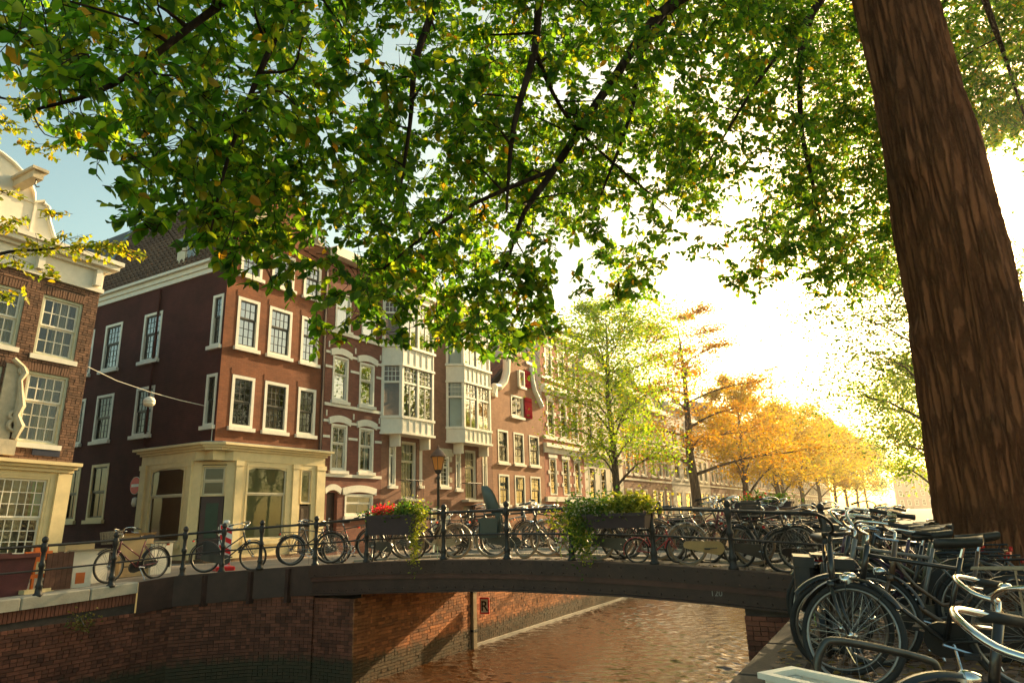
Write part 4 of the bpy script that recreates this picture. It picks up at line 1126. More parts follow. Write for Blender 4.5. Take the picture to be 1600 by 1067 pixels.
# ---- red and white house with the blind pink side wall
MT['bk5'] = brickmat('brick_red_white_house', (0.43, 0.15, 0.085), (0.36, 0.12, 0.07), (0.22, 0.13, 0.1))
MT['pink'] = mat('pale_pink_plaster', (0.70, 0.52, 0.44), 0.85, 0.08, 0.5, 0.1, 10)
r, F = canal_house('red_white_house', 'tall red brick house with white stone bands beside a pink blind wall', 37.92, 44.0)
w5 = []
for a in (38.6, 40.5, 42.3): w5 += [(a, a + 1.0, 2.55, 4.86), (a, a + 1.0, 6.3, 8.65), (a, a + 1.0, 10.1, 12.2)]
F.wall(MT['bk5'], 37.92, 44.0, 0, 13.3, w5)
for h in w5: F.window(*h, 1, (1, 1), fm='white', sm='creamdark', fw=0.10, split=0.6, sill=False, curtain='curtain', cur=(0, .3))
for h in w5:
    a, c, e, f = h
    F.box('lintel', MT['white'], a - 0.12, c + 0.12, -0.06, 0.0, f + 0.002, f + 0.22)
    for z in (e + 0.55, e + 1.3): F.box('stone_band', MT['white'], a - 0.22, a - 0.004, -0.03, 0.0, z, z + 0.22); F.box('stone_band', MT['white'], c + 0.004, c + 0.22, -0.03, 0.0, z, z + 0.22)
for z0, z1, p in ((2.15, 2.45, 0.15), (5.15, 5.5, 0.08), (5.502, 5.75, 0.25), (6.0, 6.25, 0.1), (9.0, 9.2, 0.12), (9.202, 9.5, 0.3), (9.9, 10.05, 0.1), (12.5, 12.62, 0.08), (13.0, 13.35, 0.35)):
    F.box('cornice', MT['white'], 37.92, 44.0, -p, 0.0, z0, z1)
for k in range(9): F.box('frieze_panel', MT['white'], 38.2 + k * 0.65, 38.5 + k * 0.65, -0.03, 0.0, 12.68, 12.95)
shell(F, 37.92, 44.0, 13.3, 12, MT['pink'])

# ---- white plastered house and the row beyond, each its own kind
r, F = canal_house('white_plaster_house', 'cream plastered canal house behind the yellow-green tree', 44.0, 51.4)
w6 = []
for a in (44.75, 46.8, 48.85): w6 += [(a, a + 1.15, 2.3, 4.6), (a, a + 1.15, 6.4, 8.5), (a, a + 1.15, 9.6, 11.2)]
MT['plaster'] = mat('cream_plaster', (0.74, 0.66, 0.52), 0.8, 0.1, 0.6, 0.1, 15)
F.wall(MT['plaster'], 44.0, 51.4, 0, 12.0, w6)
for h in w6: F.window(*h, 1, (1, 1), fm='white', sm='creamdark', fw=0.10, split=0.6, curtain='curtain', cur=(0, .4))
for z0, z1, p in ((1.6, 1.9, 0.12), (5.0, 5.3, 0.1), (5.302, 5.6, 0.3), (11.6, 12.1, 0.4)): F.box('cornice', MT['white'], 44.0, 51.4, -p, 0.0, z0, z1)
shell(F, 44.0, 51.4, 12.0, 12, MT['plaster'], MT['slate'], 2.0)
dm_ = MB(); dm_.lathe([(1.6, 12.0), (1.65, 14.5), (1.5, 15.2), (1.0, 15.9), (0.2, 16.3)], 16, c=(49.8 - F.ox, 3.5, 0)); F.part('turret', dm_, MT['slate'], True)

ROW = [(51.42, 57.7, 11.5, (0.27, 0.155, 0.10), 'brown brick house with paired white windows behind the tall orange tree', 3, 2.0),
       (57.72, 64.2, 10.6, (0.30, 0.18, 0.11), 'tan brick house with three wide tall windows on the row', 3, 2.4),
       (64.22, 71.4, 11.8, (0.42, 0.37, 0.30), 'narrow grey stone house between two tan brick fronts', 2, 0),
       (71.42, 78.5, 10.9, (0.50, 0.43, 0.33), 'pale plaster house behind the orange tree trunk', 3, 2.0),
       (78.52, 88, 11.8, (0.26, 0.15, 0.10), 'broad brown brick house behind the first yellow tree', 4, 2.5),
       (88.02, 97, 12.4, (0.33, 0.22, 0.14), 'ochre brick house with low gable further down the row', 4, 2.5),
       (97.02, 107, 11.2, (0.38, 0.30, 0.24), 'pale brown house half hidden by yellow trees', 4, 0),
       (107.02, 120, 12.5, (0.28, 0.18, 0.13), 'wide brick house behind the third yellow tree', 5, 2.5),
       (120.02, 134, 12.0, (0.40, 0.33, 0.26), 'far pale house in the yellow trees', 5, 2.0),
       (134.02, 152, 12.8, (0.30, 0.19, 0.14), 'far brown brick house low behind the yellow trees', 6, 2.5),
       (152.02, 176, 12.2, (0.34, 0.25, 0.19), 'distant brick house near the end of the row', 7, 2.5),
       (176.02, 210, 12.6, (0.36, 0.28, 0.22), 'farthest pale brick house of the left row', 9, 2.5)]
for k, (y0, y1, h, c, lab, nw, rdg) in enumerate(ROW):
    c = dark(c, 1.25)
    r, F = canal_house('canal_house', lab, y0, y1)
    m_ = brickmat('row_brick_%d' % k, c, dark(c, 0.82), dark(c, 0.7)) if k not in (2, 3) else mat('row_plaster_%d' % k, c, 0.85, 0.15, 0.6, 0.1, 15)
    st = (y1 - y0) / (nw + 0.35); ww = st * 0.62
    hs = []
    for i in range(nw):
        a = y0 + st * (0.35 + i)
        for z in (0.9, 4.3, 7.4): hs.append((a, a + ww, z + 0.1, z + 2.35))
    F.wall(m_, y0, y1, 0, h, hs)
    for hh in hs:
        F.window(*hh, 2, (1, 1), fm='white', sm='white', fw=0.12, split=0.6, curtain='curtain' if k < 6 else None, cur=(0, .35), sill=k < 6, bw=0.05)
    for z in (3.9, 7.0): F.box('string_course', MT['white'], y0, y1, -0.06, 0.0, z, z + 0.16)
    F.box('cornice', MT['white'], y0, y1, -0.35, 0.0, h - 0.4, h)
    shell(F, y0, y1, h, 12, m_, MT['slate'], rdg)
    b = MB(); xc = (y0 + y1) / 2 - F.ox; b.box(xc - 0.5, xc + 0.5, 4, 4.8, h - 0.2, h + rdg + 1.0); F.part('chimney', b, m_)

# ---- building that closes the canal, with a pediment
e = thing('end_building', 'far hazy building with a pediment closing the end of the canal', 'building', (2.5, 326, 0))
FE = Facade(e, Matrix.Identity(4), 2.5)
m_ = mat('far_stone', (0.36, 0.24, 0.20), 0.85, 0.15, 0.3)
he = [(x, x + 1.3, z, z + 2.4) for x in np.arange(-4.5, 9, 2.6) for z in (1.2, 5.0, 8.8)]
FE.wall(m_, -6, 11, 0, 12.6, he)
for h_ in he: FE.window(*h_, 2, (1, 1), fm='white', sm='white', fw=0.14, bw=0.08, sill=False)
FE.box('cornice', m_, -6.5, 11.5, -0.5, 0.0, 12.2, 12.8)
FE.prism('pediment', m_, [(-6.2, 12.81), (11.2, 12.81), (2.5, 17.2)], -0.2, 9)
shell(FE, -6, 11, 12.6, 12, m_, MT['slate'], 0)

# end of the water: cross street and its wall
b = MB(); b.quad((-14, 321, -2.8), (0, 321, -2.8), (0, 321, 0.6), (-14, 321, 0.6)); o = b.build('cross_quay_wall', MT['brickfar']); tag(o, 'low brick wall where the canal meets the cross street', 'quay wall')
# ---------------------------------------------------------------- trees
def barkmat(name, c, bump=0.9):
    m, nt, b = _new(name)
    tc = nt.nodes.new('ShaderNodeTexCoord')
    mp = nt.nodes.new('ShaderNodeMapping'); mp.inputs['Scale'].default_value = (16, 16, 9.0)
    nt.links.new(tc.outputs['Object'], mp.inputs['Vector'])
    n = _noise(nt, 1.0, 12, 0.78, mp.outputs['Vector'])
    n2 = _noise(nt, 1.3, 4, 0.6, tc.outputs['Object'])
    r = _ramp(nt, n.outputs['Fac'], [(0.28, dark(c, 0.80)), (0.72, dark(c, 1.08))])
    r2 = _ramp(nt, n2.outputs['Fac'], [(0.35, (0.8, 0.8, 0.8)), (0.65, (1.15, 1.1, 1.0))])
    # furrows between the bark plates: stretched cells, bent by the noise
    wv = nt.nodes.new('ShaderNodeVectorMath'); wv.operation = 'MULTIPLY_ADD'; wv.inputs[1].default_value = (0.55, 0.55, 0.55)
    mp2 = nt.nodes.new('ShaderNodeMapping'); mp2.inputs['Scale'].default_value = (12, 12, 1.3)
    nt.links.new(tc.outputs['Object'], mp2.inputs['Vector'])
    nt.links.new(n.outputs['Color'], wv.inputs[0]); nt.links.new(mp2.outputs['Vector'], wv.inputs[2])
    vo = nt.nodes.new('ShaderNodeTexVoronoi'); vo.feature = 'DISTANCE_TO_EDGE'; vo.inputs['Scale'].default_value = 1.0
    nt.links.new(wv.outputs[0], vo.inputs['Vector'])
    rv_ = _ramp(nt, vo.outputs['Distance'], [(0.0, (0.50, 0.48, 0.46)), (0.14, (1, 1, 1))])
    mx0 = nt.nodes.new('ShaderNodeMix'); mx0.data_type = 'RGBA'; mx0.blend_type = 'MULTIPLY'; mx0.inputs['Factor'].default_value = 1
    nt.links.new(r2.outputs[0], mx0.inputs['A']); nt.links.new(rv_.outputs[0], mx0.inputs['B'])
    mx = nt.nodes.new('ShaderNodeMix'); mx.data_type = 'RGBA'; mx.blend_type = 'MULTIPLY'; mx.inputs['Factor'].default_value = 1
    nt.links.new(r.outputs[0], mx.inputs['A']); nt.links.new(mx0.outputs['Result'], mx.inputs['B'])
    nt.links.new(mx.outputs['Result'], b.inputs['Base Color'])
    hs = nt.nodes.new('ShaderNodeMath'); hs.operation = 'MULTIPLY_ADD'; hs.inputs[1].default_value = 0.9
    sm = nt.nodes.new('ShaderNodeMapRange'); sm.interpolation_type = 'SMOOTHSTEP'; sm.inputs['From Max'].default_value = 0.22
    nt.links.new(vo.outputs['Distance'], sm.inputs['Value']); nt.links.new(sm.outputs['Result'], hs.inputs[0])
    hm = nt.nodes.new('ShaderNodeMath'); hm.operation = 'MULTIPLY'; hm.inputs[1].default_value = 0.5
    nt.links.new(n.outputs['Fac'], hm.inputs[0]); nt.links.new(hm.outputs[0], hs.inputs[2])
    b.inputs['Roughness'].default_value = 0.9; b.inputs['Specular IOR Level'].default_value = 0.2
    bp = nt.nodes.new('ShaderNodeBump'); bp.inputs['Strength'].default_value = bump; bp.inputs['Distance'].default_value = 0.05
    nt.links.new(hs.outputs[0], bp.inputs['Height']); nt.links.new(bp.outputs['Normal'], b.inputs['Normal'])
    return m
MT['bark'] = barkmat('elm_bark', (0.27, 0.105, 0.047))
MT['barkdark'] = barkmat('dark_branch_bark', (0.055, 0.036, 0.026))
MT['barkgrey'] = barkmat('street_tree_bark', (0.11, 0.08, 0.06))
ELM = [(0.0, (0.018, 0.055, 0.010)), (0.45, (0.042, 0.105, 0.014)), (0.80, (0.095, 0.150, 0.016)), (0.965, (0.15, 0.15, 0.02)), (1.0, (0.24, 0.11, 0.02))]
MT['elmleaf'] = leafmat('elm_leaves', ELM, 0.6, 0.5, 4.4, (1.1, 1.0, 0.30))

def smooth_path(P, k=4):
    """Catmull-Rom through points with radii (x, y, z, r)"""
    P = [np.array(p, float) for p in P]
    out = []
    for i in range(len(P) - 1):
        p0, p1, p2, p3 = P[max(i - 1, 0)], P[i], P[i + 1], P[min(i + 2, len(P) - 1)]
        for j in range(k):
            t = j / k
            out.append(0.5 * ((2 * p1) + (-p0 + p2) * t + (2 * p0 - 5 * p1 + 4 * p2 - p3) * t * t + (-p0 + 3 * p1 - 3 * p2 + p3) * t ** 3))
    out.append(P[-1])
    return out

def limb(b, P, n=8, k=4):
    S = smooth_path(P, k)
    b.tube([p[:3] for p in S], [max(0.004, p[3]) for p in S], n)
    return S

def leaf_frames(B, D, ln, nl, size, rnd):
    """sprays: alternate leaves along a twig from B in direction D; returns leaf base, axis, side, normal, length"""
    m = len(B)
    t = (np.arange(nl)[None] + rnd.uniform(0.2, 0.8, (m, nl))) / nl
    sgn = np.where((np.arange(nl) % 2)[None] == 0, 1.0, -1.0) * np.ones((m, 1))
    up = np.array([0, 0, 1.0]) + rnd.normal(0, 0.35, (m, 3)); up /= np.linalg.norm(up, axis=1)[:, None]
    S = np.cross(D, up); S /= np.linalg.norm(S, axis=1)[:, None] + 1e-9
    droop = np.array([0, 0, -1.0])
    P = B[:, None] + D[:, None] * (ln[:, None] * t)[..., None] + droop * (0.12 * ln[:, None] * t ** 2)[..., None]
    A = D[:, None] * 0.55 + S[:, None] * sgn[..., None] * 0.75 + droop * rnd.uniform(0.1, 0.8, (m, nl))[..., None] + rnd.normal(0, 0.25, (m, nl, 3))
    A /= np.linalg.norm(A, axis=2)[..., None]
    N = up[:, None] + rnd.normal(0, 0.45, (m, nl, 3))
    X = np.cross(A, N); X /= np.linalg.norm(X, axis=2)[..., None] + 1e-9
    N = np.cross(X, A)
    L_ = size * rnd.uniform(0.65, 1.25, (m, nl))
    return P.reshape(-1, 3), A.reshape(-1, 3), X.reshape(-1, 3), N.reshape(-1, 3), L_.reshape(-1)

LEAF_T = np.array([[0, 0.0, 0], [0.27, 0.22, 0.05], [0.32, 0.48, 0.07], [0.19, 0.78, 0.02], [0, 1.0, -0.10], [-0.19, 0.78, 0.02], [-0.32, 0.48, 0.07], [-0.27, 0.22, 0.05]])
LEAF_F = np.array([[0, 1, 2, 3], [0, 3, 4, 5], [0, 5, 6, 7]])
LEAF_F = np.array([[0, 1, 2, 3], [0, 3, 4, 4], [0, 4, 5, 5], [0, 5, 6, 7]])
LEAF_F = np.array([[0, 1, 2, 2], [0, 2, 3, 4], [0, 4, 5, 6], [0, 6, 7, 7]])
LEAF_V = np.array([[0, 0, 0], [0.30, 0.33, 0.06], [0.25, 0.66, 0.03], [0, 1.0, -0.10], [-0.25, 0.66, 0.03], [-0.30, 0.33, 0.06]])
LEAF_Q = np.array([[0, 1, 2, 3], [0, 3, 4, 5]])
def leaf_mesh(name, P, A, X, N, L_, m, parent):
    V = (P[:, None] + X[:, None] * (L_[:, None] * LEAF_V[None, :, 0])[..., None] + A[:, None] * (L_[:, None] * LEAF_V[None, :, 1])[..., None]
         + N[:, None] * (L_[:, None] * LEAF_V[None, :, 2])[..., None])
    F = LEAF_Q[None] + (np.arange(len(P)) * 6)[:, None, None]
    return np_mesh(name, V.reshape(-1, 3), F.reshape(-1, 4), m, parent)

# ---- the big elm in the foreground: trunk at the right, boughs hanging over the water and the camera
ex, ey = 0.78, 9.45
elm = thing('elm_tree', 'huge elm with thick trunk at right and boughs overhanging the whole view', 'tree', (ex, ey, 0.05))
EO = np.array([ex, ey, 0.05])
b = MB()
prof = [(-0.2, 0.86), (0.0, 0.78), (0.35, 0.65), (0.8, 0.595), (1.6, 0.565), (2.6, 0.55), (3.6, 0.54), (4.6, 0.525), (5.6, 0.50), (6.6, 0.475), (7.6, 0.465), (8.4, 0.48), (9.0, 0.47), (9.8, 0.40)]
zs = np.linspace(-0.2, 9.8, 190); ns = 170
pr_ = random.Random(3)
ridge = [(pr_.randint(3, 12), pr_.uniform(0, 6.28), pr_.uniform(0.006, 0.016), pr_.uniform(0.3, 1.2)) for _ in range(8)] + [(pr_.randint(22, 55), pr_.uniform(0, 6.28), pr_.uniform(0.004, 0.009), pr_.uniform(0.8, 2.6)) for _ in range(12)]
V = []
for z in zs:
    R_ = float(np.interp(z, [p[0] for p in prof], [p[1] for p in prof]))
    for k in range(ns):
        a = 2 * PI * k / ns
        q = R_
        for fr, ph, am, zf in ridge: q += am * math.sin(fr * a + ph + math.sin(z * zf + ph) * 1.4)
        q += 0.10 * max(0, 0.6 - z) * math.sin(4 * a + 1.0) + pr_.uniform(-0.006, 0.006) + 0.02 * math.sin(2 * a + z * 0.8)
        for kz, ka, kr in ((3.1, 3.6, 0.10), (5.2, 4.3, 0.08), (1.9, 4.9, 0.07)):
            q += kr * math.exp(-((z - kz) / 0.22) ** 2 - ((((a - ka + PI) % (2 * PI)) - PI) / 0.30) ** 2)
        cx = 0.010 * z + 0.05 * math.sin(z * 0.5)
        V.append((cx + q * math.cos(a), 0.03 * math.sin(z * 0.7) + q * math.sin(a), z))
F = [(j * ns + k, j * ns + (k + 1) % ns, (j + 1) * ns + (k + 1) % ns, (j + 1) * ns + k) for j in range(len(zs) - 1) for k in range(ns)]
b.add(V, F)
b.build('trunk', MT['bark'], elm, smooth=True)
LIMBS = [
 [ (1.00, 9.30, 9.01, 0.160), (-0.09, 7.70, 7.90, 0.130), (-1.36, 6.20, 6.53, 0.085), (-1.93, 5.52, 5.33, 0.060), (-2.39, 5.09, 4.33, 0.045), (-2.61, 4.87, 3.85, 0.030), (-2.77, 4.81, 3.35, 0.012) ],
 [ (-0.02, 7.42, 8.18, 0.100), (-1.54, 5.26, 6.96, 0.070), (-2.06, 4.53, 6.02, 0.050), (-2.19, 4.39, 5.05, 0.042), (-2.40, 4.36, 4.37, 0.030), (-2.51, 4.39, 3.66, 0.012) ],
 [ (-1.36, 6.20, 6.53, 0.050), (-1.75, 5.95, 5.82, 0.045), (-1.93, 6.03, 5.25, 0.030), (-2.33, 5.87, 4.21, 0.012) ],
 [ (-1.54, 5.26, 6.96, 0.060), (-2.23, 3.71, 5.67, 0.050), (-2.57, 3.35, 4.63, 0.035), (-2.70, 3.37, 3.95, 0.020), (-2.86, 3.44, 3.38, 0.010) ],
 [ (-2.23, 3.71, 5.67, 0.050), (-2.71, 2.57, 4.99, 0.045), (-3.08, 2.02, 4.12, 0.030), (-3.34, 1.69, 3.55, 0.020), (-3.62, 1.47, 3.37, 0.010) ],
 [ (-2.71, 2.57, 4.99, 0.035), (-3.04, 2.41, 4.10, 0.025), (-3.19, 2.30, 3.38, 0.015), (-3.27, 2.28, 2.90, 0.008) ],
 [ (1.00, 9.30, 9.01, 0.100), (-0.17, 8.49, 7.50, 0.070), (-0.51, 8.68, 6.21, 0.045), (-0.49, 9.06, 4.99, 0.025), (-0.54, 9.27, 4.18, 0.010) ],
 [ (-0.17, 8.49, 7.50, 0.050), (-0.84, 8.04, 6.52, 0.030), (-1.47, 7.47, 5.28, 0.015) ],
 [ (1.22, 9.65, 9.43, 0.120), (1.89, 10.63, 9.01, 0.080), (2.30, 11.99, 8.43, 0.050), (2.63, 13.25, 7.62, 0.020) ],
 [ (-2.39, 5.09, 4.33, 0.030), (-2.98, 4.43, 3.81, 0.022), (-3.32, 3.84, 3.17, 0.012) ],
 [ (-2.19, 4.39, 5.05, 0.030), (-2.16, 5.11, 4.69, 0.020), (-1.71, 6.44, 4.27, 0.010) ],
]
nodes = []
for P in LIMBS:
    b = MB()
    S = limb(b, [(x - EO[0], y - EO[1], z - EO[2], r * 0.75) for x, y, z, r in P], 9, 5)
    b.build('bough', MT['barkdark'], elm, smooth=True)
    nodes += [(p[:3] + EO, p[3]) for p in S]
b = MB()
limb(b, [(0, 0, 8.0, 0.45), (0.5, 0.4, 10.5, 0.35), (1.2, 0.9, 13.0, 0.22), (1.6, 1.4, 15.5, 0.08)], 9, 4)
b.build('bough', MT['barkdark'], elm, smooth=True)
